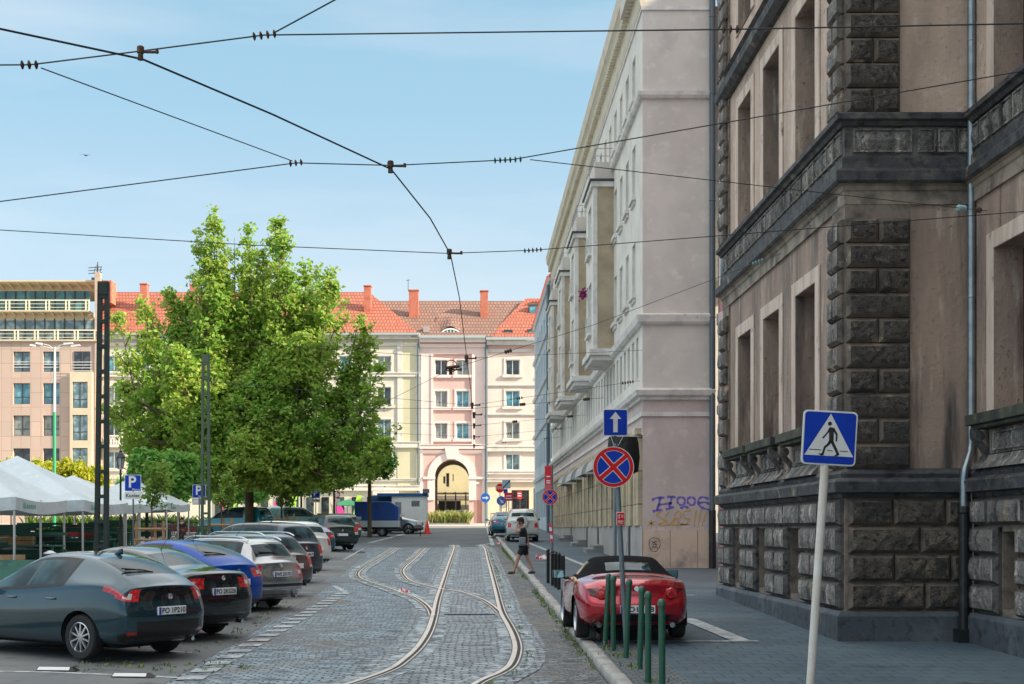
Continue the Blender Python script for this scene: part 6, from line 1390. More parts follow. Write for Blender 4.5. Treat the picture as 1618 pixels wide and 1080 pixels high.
c1 = park('parked_car', 'slate grey five-door hatchback nearest the camera with black tail panel and alloy wheels', 'hatch', teal_grey, 262, 1044, plate='PO 1P210', group=G_, style='ten', spec=dict(zones=civic, plate_z=.70, badge_z=.90, aerial='fin', bumpi=.0, blk=1.0, lid=(8.9, 1.6, 1.25)))
c2 = park('parked_car', 'black saloon with chrome badge and sloping rear window, second from the camera', 'sedan', blackp, 347, 1012, plate='PO 2KG26', group=G_, spec=dict(zones=low_lamps, plate_z=.78, badge_z=1.0, wiper=False, lid=(8.1, 1.6, 1.1), blk=.9))
c3 = park('parked_car', 'royal blue hatchback between the black saloon and the silver estate', 'hatch', bluep, 372, 982, group=G_, spec=dict(zones=low_lamps), plate='PO', hs=1.0)
c3b = [ch for ch in c3.children if ch.name.startswith('number_plate')]
c4 = park('parked_car', 'silver estate car with tall red tail lights and large rear window', 'estate', silver, 441, 965, plate='WE 2517U', group=G_, style='cap', rails=True, spec=dict(zones={**low_lamps, 'bumper_strip': lambda i, j, k, s, t_, r_, N: (r_ | (s & (i > N - 2))) & (k > 1.25) & (k < 1.5), 'tail_light': lambda i, j, k, s, t_, r_, N: (r_ & (j > 1.5) & (k > 1.9) & (k < 3.6)) | (s & (i > N - 1.5) & (k > 1.9) & (k < 3.3)), 'reversing_lamp': lambda i, j, k, s, t_, r_, N: (r_ & (j > 1.5) & (k > 2.4) & (k < 2.75))}, plate_z=.74, badge_z=.92, blk=.1))
c5 = park('parked_car', 'dark brown estate car half hidden behind the silver estate', 'estate', brownp, 462, 944, group=G_, rails=True, spec=dict(zones=tall_lamps), plate='PZ')
c6 = park('parked_car', 'large navy black estate with raked rear window and roof line above the others', 'suv', navy, 480, 922, plate='PO 4K9', group=G_, hs=.98, spec=dict(zones=tall_lamps, plate_z=.80, badge_z=.98))
c7 = park('parked_car', 'white estate with tall narrow red tail lights', 'suv', whitep, 498, 902, group=G_, hs=.95, lv=2, spec=dict(zones=tall_lamps), plate='PO')
c8 = park('parked_car', 'mid blue small hatchback with rounded red tail lights', 'hatch', blue2, 504, 884, group=G_, lv=2, spec=dict(zones=low_lamps), yaw=R(128), plate='P')
c9 = park('parked_car', 'dark green estate with tall red tail lights at the far end of the row', 'suv', dkgreen, 540, 870, group=G_, hs=.97, lv=2, spec=dict(zones=tall_lamps), yaw=R(118), plate='P')
c10 = park('parked_car', 'grey car mostly hidden beyond the dark green estate', 'suv', greyp, 548, 858, group=G_, hs=.93, lv=2, spec=dict(zones=tall_lamps), yaw=R(112), detail=False)
for c in (c3, c5, c7, c8, c9):
    for ch in list(c.children):
        if ch.name.startswith(('number_plate',)):
            for g in list(ch.children):
                if g.name.startswith('lettering'): bpy.data.objects.remove(g)
for (px, py, lab, m_, kd, yw) in ((372, 848, 'turquoise van parked left of the big tree trunk', cyanp, 'van', 160), (468, 843, 'pale turquoise van parked right of the big tree trunk', paintmat('pale_turquoise_paint', (.22, .42, .46), .1, .35), 'van', 20)):
    x, y = GP(px, py, .1); make_car('parked_van', lab, kd, m_, (x, y, gz(y) + .1), R(yw), lv=2, detail=False, cat='van', group='turquoise vans on the square')
# right-hand side
Yr = 21.3; 
road_z = lambda y: gz(y) + A + .01
roadster_spec = dict(zones=Zn(soft_top=lambda i, j, k, s, t_, r_, N: (t_ & (i > 3.95) & (i < 8.1)) | (s & (k > 3.125) & (i > 3.9) & (i < 8.0)), rear_window=lambda i, j, k, s, t_, r_, N: t_ & (i > 6.875) & (i < 7.8) & (j < 1.25), side_window=lambda i, j, k, s, t_, r_, N: s & (k > 3.2) & (k < 3.87) & (i > 3.5) & (i < 6.2),
    tail_panel=lambda i, j, k, s, t_, r_, N: r_ & (k < .95) & (j < 1.5)),
    plate_z=.50, badge_z=.80, wiper=False, blk=.3, wink=(3.2, 3.9), lid=(8.6, 2.6, 1.25), mats={'tail_panel': trimblack, 'mirror': trimblack, 'handle': redp}, aerial='rod', exhaust=False)
mx = make_car('roadster', 'red two-seat roadster with a black fabric soft top parked behind the green bollards', 'roadster', redp, (2.46, 20.9 + 1.2, road_z(22)), R(90 + 1), plate='PO1E 88', spec=roadster_spec, soft=mat('black_fabric', (.006, .006, .008), .95, spec=.15, bump=(180, .3)), style='ten', scale=1.01)
for s_ in (-1, 1):    # round tail lamps with a clear outer wing
    l_ = MB(); y_ = s_ * .52; l_.lathe([(0, -.055), (.045, -.052), (.05, -.045), (.055, -.05), (.078, -.045), (.088, .01)], (0, 0, 0), 18, 'x'); cn_, rr_, _s = SHELL[mx.name]; i_ = np.argmin((cn_[:, 1] - y_) ** 2 + (cn_[:, 2] - .735) ** 2 + (cn_[:, 0] > -1.4) * 9); xs = float(cn_[i_, 0]); M_ = Matrix.Translation((xs - .012, y_, .735)) @ Matrix.Rotation(R(-s_ * 14), 4, 'Z'); l_.xf(M_)
    l_.build('tail_light', redlamp, mx, world=False, smooth=40)
    l_ = MB(); sx = lambda yy, zz: float(cn_[np.argmin((cn_[:, 1] - yy) ** 2 + (cn_[:, 2] - zz) ** 2 + (cn_[:, 0] > -1.4) * 9), 0]) - .022
    pts = [(-1.945, s_ * .44, .80), (-1.925, s_ * .54, .835), (-1.84, s_ * .70, .80), (-1.74, s_ * .79, .765), (-1.86, s_ * .69, .69), (-1.935, s_ * .56, .655), (-1.955, s_ * .44, .68)]
    pts = [(sx(p[1], p[2]), p[1], p[2]) for p in pts]; l_.prism(pts, (.05, 0, 0)); l_.build('lamp_housing', mat('smoked_lamp', (.09, .01, .013), .12, .2, coat=1.), mx, world=False, bevel=.008, smooth=50)
    l_ = MB(); l_.tube([(-1.80, s_ * .55, .26), (-1.93, s_ * .55, .255)], .04, 12); l_.build('exhaust', chrome, mx, world=False)
wsuv = make_car('parked_suv', 'white off-road estate with a covered spare wheel on its tailgate', 'suv', offw, (2.75, 71.2 + 2.1, road_z(73)), R(90), plate='PO 9', spec=dict(zones={'tail_light': lambda i, j, k, s, t_, r_, N: (r_ & (j > 1.5) & (k > 2.0) & (k < 3.0)) | (s & (i > N - 1.3) & (k > 2.0) & (k < 3.0))}, plate_z=.55, blk=.4), rails=True, lv=2, hs=1.02)
sp_ = MB(); sp_.lathe([(0, -.24), (.29, -.235), (.345, -.19), (.355, -.05), (.33, 0)], (-2.13, .05, 1.02), 26, 'x'); sp_.build('spare_wheel_cover', offw, wsuv, world=False, smooth=35)
make_car('parked_car', 'teal blue hatchback parked beyond the white off-road estate', 'hatch', paintmat('teal_blue_paint', (.01, .14, .22), .3, .3), (PX(795, 83), 84, road_z(84)), R(92), lv=2, spec=dict(zones=low_lamps), plate='P')
make_car('parked_car', 'dark blue car standing in the courtyard behind the arch', 'hatch', blue2, (PX(722, 150), 150, gz(150)), R(168), lv=2, detail=False, group='cars in the courtyard')
make_car('parked_car', 'dark grey car at the left inside the archway', 'hatch', greyp, (PX(701, 149), 153, gz(150)), R(172), lv=2, detail=False, group='cars in the courtyard')
make_car('parked_suv', 'silver grey off-road car parked in front of the white site cabin', 'suv', silver, (PX(616, 92), 93.4, gz(93) + .005), R(-3), lv=2, rails=False, group=None, spec=dict(zones=tall_lamps), hs=1.0)
# covered trailer
tl = thing('covered_trailer', 'two-axle trailer with a bright blue tarpaulin cover beside the site cabin', 'trailer', (PX(592, 86), 87, gz(87)))
ty_ = 86.; x0, x1 = PX(560, ty_), PX(629, ty_); tz = gz(ty_); zt = PZ(792, ty_)
m_ = MB(); m_.add([(x0, ty_, tz + 1.05), (x1, ty_, tz + 1.05), (x1, ty_, zt - .35), (x1 - .55, ty_, zt), (x0, ty_, zt)] + [(x0, ty_ + 2.1, tz + 1.05), (x1, ty_ + 2.1, tz + 1.05), (x1, ty_ + 2.1, zt - .35), (x1 - .55, ty_ + 2.1, zt), (x0, ty_ + 2.1, zt)], [(0, 1, 2, 3, 4), (9, 8, 7, 6, 5), (0, 4, 9, 5), (4, 3, 8, 9), (3, 2, 7, 8), (2, 1, 6, 7), (0, 5, 6, 1)])
m_.build('tarpaulin_cover', mat('blue_tarpaulin', (.006, .085, .40), .5, var=(((.004, .06, .30), 1.2, .45, .6, 3, (1, 1, .3)),), bump=(3, .4, 3, .05)), tl, bevel=.03)
m_ = MB(); m_.box(x0 - .03, x1 + .03, ty_ - .03, ty_ + 2.13, tz + .62, tz + 1.04)
for q in range(9): m_.box(x0 + q * (x1 - x0) / 8 - .02, x0 + q * (x1 - x0) / 8 + .03, ty_ - .06, ty_ - .031, tz + .62, tz + 1.04)
m_.build('side_board', mat('aluminium_board', (.50, .54, .55), .4, .6), tl)
m_ = MB(); m_.box(x0 + .1, x1, ty_ + .3, ty_ + 1.8, tz + .5, tz + .61); m_.tube([(x1, ty_ + 1, tz + .52), (x1 + 1.6, ty_ + 1, tz + .5)], .05, 6); m_.tube([(x1 + 1.4, ty_ + 1, tz + .5), (x1 + 1.4, ty_ + 1, tz)], .03, 6); m_.build('chassis', under_m, tl)
for q in (0, 2.0):
    w_ = inst('wheel', WC[(.30, 'cap', True)][0], tl, (x0 + 1.75, ty_ + .12 + q, tz + .30), (0, 0, PI), world=True); inst('rim', WC[(.30, 'cap', True)][1], w_)
m_ = MB(); m_.box(x0 + .1, x0 + .45, ty_ - .07, ty_ - .03, tz + 1.1, tz + 1.3); m_.build('marker_plate', platew, tl)
# ------------------------------------------------------------------ signs, posts, masts
sign_back = mat('sign_back_grey', (.20, .21, .22), .5, .5)
sign_white = mat('sign_white', (.66, .65, .62), .45, var=(((.56, .54, .50), 4, .5, .75),)); sign_blue = mat('sign_blue', (.002, .035, .36), .55, spec=.2, var=(((.004, .045, .40), 3, .4, .7),)); sign_red = mat('sign_red', (.58, .008, .012), .5, spec=.25); sign_black = mat('sign_black', (.012, .012, .013), .6)
pole_white = mat('old_white_post', (.62, .58, .52), .55, var=(((.50, .42, .30), 2.5, .52, .7, 6, (3, 3, .4)), ((.70, .68, .65), 6, .5, .7))); pole_grey = mat('grey_post', (.16, .20, .22), .5, .4, var=(((.10, .12, .13), 4, .5, .7),))
def plate_disc(mb, r_, y0, y1, n=40):
    mb.lathe([(0, y0), (r_, y0), (r_, y1), (0, y1)], (0, 0, 0), n, 'y')
def flat(mb, pts, y): mb.poly([(p[0], y, p[1]) for p in pts])
def rrect(w_, h_, r_, n=5):
    out = []
    for cx_, cz_, a0 in ((w_ / 2 - r_, h_ / 2 - r_, 0), (-w_ / 2 + r_, h_ / 2 - r_, 90), (-w_ / 2 + r_, -h_ / 2 + r_, 180), (w_ / 2 - r_, -h_ / 2 + r_, 270)):
        for i in range(n + 1): a = R(a0 + 90 * i / n); out.append((cx_ + r_ * math.cos(a), cz_ + r_ * math.sin(a)))
    return out
def ringpoly(mb, r0, r1, y, n=48):
    for i in range(n):
        a, b = 2 * PI * i / n, 2 * PI * (i + 1) / n
        flat(mb, [(r0 * math.cos(a), r0 * math.sin(a)), (r1 * math.cos(a), r1 * math.sin(a)), (r1 * math.cos(b), r1 * math.sin(b)), (r0 * math.cos(b), r0 * math.sin(b))], y)
def barp(mb, p, q, wd, y):
    a, b = Vector(p), Vector(q); d = (b - a).normalized(); n_ = Vector((-d.y, d.x)) * wd / 2
    flat(mb, [a - n_, a + n_, b + n_, b - n_], y)
def sub(parent, name, m, fn, **k):
    mb = MB(); fn(mb); return mb.build(name, m, parent, world=False, **k)
def signpost(name, label, cat, px, Y, pz_top, base_h=None, r_=.03, m=None, lean=0., group=None, x=None):
    X_ = PX(px, Y) if x is None else x; z0 = gz(Y) + (A if base_h is None else base_h)
    t = thing(name, label, cat, (X_, Y, z0), 0, group); h = pz_top - z0
    mb = MB(); mb.tube([(0, 0, -.02), (lean * h, 0, h)], r_, 12); mb.build('post', m or pole_grey, t, world=False, smooth=60)
    return t, h
def board(t, name, loc, rot=(0, 0, 0)):
    o = bpy.data.objects.new(name, None); C.objects.link(o); o.parent = t; o.location = loc; o.rotation_euler = rot; return o
def face(t, name, m, mb, loc, roll=0., yawz=0., **k):
    st = 0; M_ = Matrix.Translation(loc) @ Matrix.Rotation(yawz, 4, 'Z') @ Matrix.Rotation(roll, 4, 'Y'); mb.xf(M_); return mb.build(name, m, t, world=False, **k)
# pedestrian crossing sign, nearest
Yp = 14.3; xp = PX(1310, Yp); zc = PZ(692, Yp)
zb_ = gz(Yp) + A; xb_ = PX(1284, Yp) - .04
t = thing('pedestrian_crossing_sign', 'blue square pedestrian crossing sign with white triangle on a leaning whitish post in the foreground', 'road sign', (xb_, Yp, zb_))
tilt = math.atan2(xp - xb_, zc - zb_)
m_ = MB(); m_.tube([(0, 0, -.02), (xp - xb_, .03, zc - zb_ + .27)], .045, 14); m_.build('post', pole_white, t, world=False, smooth=60)
loc = (xp - xb_, -.02, zc - zb_); RL = R(3.2); S_ = .585
mb = MB(); mb.prism([(p[0], 0, p[1]) for p in rrect(S_, S_, .05)], (0, .025, 0)); pl_ = face(t, 'sign_plate', sign_white, mb, loc, RL, bevel=.004)
mb = MB(); flat(mb, rrect(S_ - .035, S_ - .035, .038), -.004); face(t, 'blue_field', sign_blue, mb, loc, RL)
mb = MB(); flat(mb, [(-.262, -.192), (.262, -.192), (0, .262)], -.0065); face(t, 'white_triangle', sign_white, mb, loc, RL)
mb = MB(); y_ = -.009
def pxs(x, y): return ((x - 470) / 945 * 140 / 88 * S_ * 1.0, (492 - y) / 945 * 140 / 88 * S_ * 1.0)
flat(mb, [(.0 + .022 * math.cos(2 * PI * i / 18) + pxs(472, 335)[0], .022 * math.sin(2 * PI * i / 18) + pxs(472, 335)[1]) for i in range(18)], y_)
for poly in ([(470, 372), (500, 378), (515, 400), (512, 520), (490, 545), (462, 520), (462, 440), (455, 400)], [(462, 385), (470, 415), (402, 498), (385, 490), (438, 430)], [(500, 378), (520, 385), (556, 450), (550, 530), (533, 530), (535, 458), (508, 415)],
             [(462, 515), (492, 530), (470, 565), (425, 600), (400, 680), (378, 675), (405, 585), (440, 555)], [(480, 540), (508, 520), (575, 670), (552, 685)], [(340, 660), (390, 658), (402, 680), (375, 680)], [(508, 688), (552, 665), (575, 672), (550, 690)],
             [(245, 608), (378, 618), (378, 626), (245, 616)], [(440, 622), (502, 628), (502, 636), (440, 630)], [(578, 630), (665, 636), (665, 644), (578, 638)]):
    flat(mb, [pxs(*p) for p in poly], y_)
face(t, 'walking_figure', sign_black, mb, loc, 0.)
m_ = MB(); m_.box(loc[0] - .12, loc[0] + .12, .0, .03, loc[2] + .1, loc[2] + .13); m_.box(loc[0] - .12, loc[0] + .12, .0, .03, loc[2] - .14, loc[2] - .11); m_.build('bracket', sign_back, t, world=False)
# no stopping signs
def no_stopping(t, loc, D_, roll=0.):
    r_ = D_ / 2; mb = MB(); plate_disc(mb, r_, .0, .02); face(t, 'sign_plate', sign_red, mb, loc, roll)
    mb = MB(); flat(mb, [(r_ * .80 * math.cos(2 * PI * i / 40), r_ * .80 * math.sin(2 * PI * i / 40)) for i in range(40)], -.003); face(t, 'blue_field', sign_blue, mb, loc, roll)
    mb = MB(); ringpoly(mb, r_ * .965, r_ * .995, -.004); ringpoly(mb, r_ * .785, r_ * .80, -.005)
    for s_ in (-1, 1): barp(mb, (-r_ * .57, s_ * r_ * .57), (r_ * .57, -s_ * r_ * .57), r_ * .27, -.0045 - .0006 * s_)
    face(t, 'white_edging', sign_white, mb, loc, roll)
    mb = MB()
    for s_ in (-1, 1): barp(mb, (-r_ * .60, s_ * r_ * .60), (r_ * .60, -s_ * r_ * .60), r_ * .20, -.0065 - .0006 * s_)
    face(t, 'red_cross', sign_red, mb, loc, roll)
Yn = 19.7; z0 = gz(Yn) + A; xb_ = PX(990, Yn)
t = thing('no_stopping_sign', 'large round no stopping sign on a grey post in front of the red roadster', 'road sign', (xb_, Yn, z0))
zt_ = PZ(700, Yn) - z0; xt = PX(972, Yn) - xb_
m_ = MB(); m_.tube([(0, 0, -.02), (xt, 0, zt_)], .038, 12); m_.build('post', pole_grey, t, world=False, smooth=60)
no_stopping(t, (PX(968.5, Yn) - xb_, -.065, PZ(738, Yn) - z0), .61, R(4))
t2 = thing('tow_away_plate', 'small red tow-away plate fixed to the grey post of the no stopping sign', 'sign plate', (PX(980, Yn), Yn - .06, PZ(830, Yn)))
sub(t2, 'sign_plate', sign_white, lambda m: m.box(-.062, .062, -.008, .0, .0, .20), bevel=.006)
sub(t2, 'red_field', sign_red, lambda m: m.box(-.054, .054, -.0125, -.0085, .008, .192))
def glyphs(m):
    for q in ((-.04, .11, -.01, .12), (-.04, .145, -.01, .155), (-.025, .10, -.015, .17), (.005, .12, .04, .128), (.005, .15, .04, .158), (.02, .12, .028, .16), (-.04, .06, .04, .072), (-.03, .03, -.02, .06), (.0, .025, .012, .07), (.02, .03, .04, .04)): m.box(q[0], q[2], -.0155, -.0130, q[1], q[3])
sub(t2, 'pictogram', sign_white, glyphs)
# one-way sign with a bagged board below
Yo = 30.; t, h = signpost('one_way_sign', 'square blue one-way sign with a white arrow above a black bagged board', 'road sign', 972, Yo, PZ(648, Yo), r_=.036)
zc_ = PZ(667.5, Yo) - t.location.z
mb = MB(); mb.prism([(p[0], 0, p[1]) for p in rrect(.55, .60, .04)], (0, .02, 0)); face(t, 'sign_plate', sign_white, mb, (0, -.06, zc_), bevel=.004)
mb = MB(); flat(mb, rrect(.52, .57, .03), -.003); face(t, 'blue_field', sign_blue, mb, (0, -.06, zc_))
mb = MB(); flat(mb, [(0, .24), (.13, .08), (.05, .08), (.05, -.22), (-.05, -.22), (-.05, .08), (-.13, .08)], -.006); face(t, 'white_arrow', sign_white, mb, (0, -.06, zc_))
bag = MB(); r = random.Random(3); zz = [(PZ(v, Yo) - t.location.z) for v in (690, 700, 722, 745, 752)]
rings = []
for z_, w_ in zip(zz, (.32, .35, .36, .33, .12)): rings.append([(w_ * c_ + (.18 if True else 0) + r.uniform(-.015, .015), .07 * s_ - .03 + r.uniform(-.01, .01), z_) for c_, s_ in ((-1, 0), (-.8, -1), (0, -1.3), (.8, -1), (1, 0), (.8, 1), (0, 1.2), (-.8, 1))])
vs_ = [p for q in rings for p in q]; bag.add(vs_, [(i * 8 + k, i * 8 + (k + 1) % 8, (i + 1) * 8 + (k + 1) % 8, (i + 1) * 8 + k) for i in range(4) for k in range(8)] + [tuple(range(8)), tuple(range(32, 40))])
bag.build('bagged_board', mat('black_plastic_bag', (.01, .011, .012), .35, bump=(9, .8, 4, .03)), t, world=False, smooth=70)
tie = MB(); tie.tube([(-.12, -.12, zc_ - .30), (.0, -.13, zc_ - .62), (.16, -.12, zc_ - .33)], .008, 5); tie.build('plastic_tie', sign_white, t, world=False)
# second no stopping sign with red vertical board
Yq = 44.; t, h = signpost('no_stopping_sign', 'round no stopping sign on a grey post beside the black posts', 'road sign', 872, Yq, PZ(735, Yq), r_=.045)
no_stopping(t, (PX(869, Yq) - t.location.x, -.065, PZ(785, Yq) - t.location.z), .52)
Y_ = Yq; bx = thing('red_notice_board', 'narrow red hanging notice board with white lettering above the round no stopping sign', 'sign', (PX(866, Y_), Y_ - .02, PZ(776, Y_)))
sub(bx, 'panel', redsign, lambda m: m.box(-.11, .11, -.03, 0, .0, .84), bevel=.006); sub(bx, 'lettering', whsign, lambda m: [m.box(-.06, .07, -.034, -.031, .26 + .07 * k, .30 + .07 * k) for k in (0, 1, 3)]); sub(bx, 'pale_lower_panel', mat('pink_white_panel', (.55, .12, .14), .5), lambda m: m.box(-.105, .105, -.035, -.031, .02, .22)); sub(bx, 'bracket', pole_grey, lambda m: m.tube([(.12, .0, .25), (.45, .0, .25), (.45, 0, .05)], .012, 5))
# parking signs
def parking(px, Y, top, size, lab, koniec=False, grey=False, h0=None):
    t, h = signpost('parking_sign', lab, 'road sign', px, Y, PZ(top, Y), r_=.03, base_h=.1)
    s_ = size * Y / F; zc = PZ(top, Y) - t.location.z - s_ / 2
    mb = MB(); mb.prism([(p[0], 0, p[1]) for p in rrect(s_, s_, .04)], (0, .02, 0)); face(t, 'sign_plate', sign_white, mb, (0, -.06, zc))
    mb = MB(); flat(mb, rrect(s_ * .94, s_ * .94, .03), -.004); face(t, 'blue_field', sign_blue, mb, (0, -.06, zc))
    tm = text_mesh('P', s_ * .95, 'letter', .001, sign_white, .012); inst('letter', tm, t, (-s_ * .04, -.067, zc + s_ * .04), (R(90), 0, 0))
    tm = text_mesh('Płatny', s_ * .2, 'lettering', .001, sign_white); inst('lettering', tm, t, (s_ * .2, -.067, zc - s_ * .40), (R(90), 0, 0))
    if koniec:
        sub(t, 'lower_plate', sign_white, lambda m: m.box(-s_ / 2, s_ / 2, -.06, -.045, zc - s_ * .98, zc - s_ * .54)); tm = text_mesh('Koniec', s_ * .30, 'lettering', .001, sign_black, .003); inst('lettering', tm, t, (0, -.064, zc - s_ * .76), (R(90), 0, 0))
    if grey: sub(t, 'lower_plate', sign_back, lambda m: m.box(-s_ / 2, s_ / 2, -.06, -.045, zc - s_ * 1.0, zc - s_ * .54)); sub(t, 'notice', sign_white, lambda m: m.box(-s_ * .45, -s_ * .05, -.064, -.061, zc - s_ * .95, zc - s_ * .6))
parking(210.5, 48, 750, 26, 'blue parking sign with a white Koniec plate left of the plane tree', True)
parking(315, 58, 765.5, 21, 'blue parking sign with a grey plate beneath beside the lattice mast', grey=True)
parking(499, 88, 773.5, 13.5, 'small distant blue parking sign with a white plate to the right of the big trunk', True)
t, h = signpost('no_entry_for_traffic_sign', 'round white sign with red rim above a white plate near the blue trailer', 'road sign', 532, 98, PZ(776, 98), base_h=.1)
mb = MB(); plate_disc(mb, .27, 0, .02, 24); face(t, 'sign_plate', sign_red, mb, (0, -.06, h - .22)); mb = MB(); flat(mb, [(.2 * math.cos(2 * PI * i / 24), .2 * math.sin(2 * PI * i / 24)) for i in range(24)], -.004); face(t, 'white_field', sign_white, mb, (0, -.06, h - .22)); sub(t, 'lower_plate', sign_white, lambda m: m.box(-.25, .25, -.07, -.05, h - .85, h - .55))
# blue mandatory right sign
t, h = signpost('turn_right_sign', 'round blue sign with a white right arrow in front of the archway house', 'road sign', 767, 122, PZ(779, 122), base_h=.02, r_=.05)
mb = MB(); plate_disc(mb, .43, 0, .03, 32); face(t, 'sign_plate', mat('bright_sign_blue', (.01, .13, .50), .4), mb, (0, -.08, h - .42)); mb = MB(); flat(mb, [(-.28, .06), (.06, .06), (.06, .17), (.30, 0), (.06, -.17), (.06, -.06), (-.28, -.06)], -.006); face(t, 'white_arrow', sign_white, mb, (0, -.08, h - .42)); 
# cluster by the shop
t, h = signpost('stop_sign', 'red octagonal stop sign in front of the cream shopfront', 'road sign', 790, 118, PZ(763, 118), base_h=.1, r_=.04)
mb = MB(); o8 = [(.42 * math.cos(R(22.5 + 45 * i)), .42 * math.sin(R(22.5 + 45 * i))) for i in range(8)]; mb.prism([(p[0], 0, p[1]) for p in o8], (0, .02, 0)); face(t, 'sign_plate', sign_red, mb, (0, -.06, h - .45)); tm = text_mesh('STOP', .34, 'lettering', .001, sign_white, .006); inst('lettering', tm, t, (0, -.065, h - .45), (R(90), 0, 0))
t, h = signpost('end_of_zone_sign', 'pale square sign crossed by a dark diagonal with small blue sign beneath', 'road sign', 800, 116, PZ(758, 116), base_h=.1, r_=.04)
sub(t, 'sign_plate', mat('pale_blue_sign', (.30, .42, .48), .5), lambda m: m.box(-.36, .36, -.08, -.06, h - .75, h)); mb = MB(); barp(mb, (-.3, -.33), (.33, .33), .09, -.0); face(t, 'diagonal_bar', sign_black, mb, (0, -.085, h - .38)); sub(t, 'blue_plate', sign_blue, lambda m: m.box(-.25, .12, -.08, -.06, h - 1.2, h - .8))
t, h = signpost('keep_right_sign', 'round blue sign half hidden behind the red notice near the shop', 'road sign', 792, 119, PZ(783, 119), base_h=.1, r_=.04)
mb = MB(); plate_disc(mb, .42, 0, .02, 28); face(t, 'sign_plate', MAT['bright_sign_blue'], mb, (0, -.06, h - .45)); mb = MB(); flat(mb, [(-.2, .1), (.0, -.1), (-.08, -.18), (.2, -.2), (.16, .06), (.08, -.02), (-.1, .18)], -.005); face(t, 'white_arrow', sign_white, mb, (0, -.06, h - .45))
o = flatsign('shop_notice', 'red notice with white lettering among the road signs by the shop', 'notice', 797, 811, 778, 791, 115., redsign)
s_ = MB(); s_.box(PX(800, 115), PX(808, 115), 114.93, 114.99, PZ(784, 115), PZ(782.5, 115)); s_.box(PX(799, 115), PX(809, 115), 114.93, 114.99, PZ(788, 115), PZ(786.5, 115)); s_.build('lettering', whsign, o); s_ = MB(); s_.tube([(PX(804, 115), 115.1, PZ(791, 115)), (PX(804, 115), 115.1, gz(115) + .1)], .04, 6); s_.build('post', pole_grey, o)
fn = thing('railing', 'thin black pedestrian railing left of the white off-road estate', 'railing', (PX(785, 112), 112, gz(112) + .1))
sub(fn, 'rail', black_metal, lambda m: (m.tube([(-.5, 0, 0), (-.5, 0, 1.15), (1.2, 0, 1.15), (1.2, 0, 0)], .04, 6), m.tube([(-.5, 0, .6), (1.2, 0, .6)], .025, 5)))
# green bollards
gb = mat('bottle_green_paint', (.008, .075, .042), .4, coat=.3, var=(((.015, .10, .06), 5, .5, .7), ((.02, .035, .025), 9, .66, .75)), bump=(30, .15))
m_ = MB(); m_.lathe([(0, -.01), (.038, -.01), (.038, 1.02), (.048, 1.022), (.048, 1.05), (.040, 1.085), (.022, 1.10), (0, 1.103)], (0, 0, 0), 16); gbm = m_.mesh('bollard', gb, smooth=45)
for i, (x, y, ln, hh, lab) in enumerate(((2.00, 19.9, .035, 1.0, 'green steel bollard leaning to the right, left of the leftmost upright one'), (2.07, 19.4, 0, 1., 'green bollard partly in front of the leaning one'), (2.15, 18.5, .03, 1., 'slightly leaning green bollard just right of the no stopping post'), (2.19, 17.3, .02, .98, 'middle green bollard fourth from the left'), (2.12, 15.95, .0, 1., 'green bollard second from the right'), (2.11, 14.7, -.004, 1., 'rightmost green bollard, nearest the camera'))):
    o = inst('bollard', gbm, None, (x, y, gz(y) + A), (0, ln * 1.4, 0), (1, 1, hh)); tag(o, lab, 'bollard', 'green bollards along the kerb')
m_ = MB(); m_.lathe([(0, -.01), (.045, -.01), (.045, .84), (.055, .85), (.055, .88), (.02, .92), (0, .92)], (0, 0, 0), 12); bbm = m_.mesh('post', black_metal, smooth=45)
for i, (px, y) in enumerate(((866, 35.4), (873, 34.4), (878, 33.6), (883, 32.8))):
    o = inst('black_post', bbm, None, (PX(px, y), y, gz(y) + A)); tag(o, ['black bollard furthest from the camera, beside the sign post', 'second black bollard behind the sign post', 'third black bollard with the bin', 'black bollard nearest the camera'][i], 'bollard', 'black bollards by the kerb')
bn = MB(); bn.box(-.09, .09, -.08, .08, 0, .52); o = bn.build('litter_bin', black_metal, None, off=(0, 0, 0), bevel=.03, seg=2); o.location = (PX(887, 33.4), 33.4, gz(33) + A + .32); tag(o, 'black litter bin hung on the black bollards', 'litter bin')
b2 = MB(); b2.tube([(-.14, 0, .55), (-.3, 0, .55)], .015, 5); b2.build('bin_bracket', black_metal, o, world=False)
# barrier tape
tape = mat('barrier_tape', (.75, .73, .72), .5); tape_r = mat('barrier_tape_red', (.65, .03, .06), .5)
def tape_heap(x, y, h, s, label, seed, n=16):
    r = random.Random(seed); t = thing('barrier_tape', label, 'tape', (x, y, gz(y) + h)); a, b = MB(), MB(); p = Vector((0, 0, .02)); an = 0
    for i in range(n):
        an += r.uniform(-1.4, 1.4); q = p + Vector((math.cos(an) * .16 * s, math.sin(an) * .10 * s, 0)); q.z = .015 + abs(r.gauss(0, .05)) * s
        if abs(q.x) > .35 * s: an += PI
        mb = a if i % 2 else b; mb.quad(p, q, q + Vector((0, .03, .06)), p + Vector((0, .03, .06))); p = q
    a.build('white_band', tape, t, world=False); b.build('red_band', tape_r, t, world=False)
x, y = GP(855, 884, A); tape_heap(x, y, A + .01, 1.4, 'crumpled red and white barrier tape lying on the asphalt behind the walking man', 1, 30)
x, y = GP(792, 861, 0); tape_heap(x, y, .02, .7, 'scrap of red and white tape at the kerb near the white off-road estate', 2)
x, y = GP(636, 938, 0); tape_heap(x, y, .02, .45, 'small pale pink scrap of tape on the outer rail', 3, 8)
x, y = GP(958, 1021, A); tape_heap(x, y, A + .01, .35, 'bit of red tape at the foot of the leaning green bollard', 4, 6)
t = thing('barrier_tape', 'red and white tape tied round the black bollards', 'tape', (PX(869, 34.8), 34.8, gz(35) + A + .7)); a, b = MB(), MB()
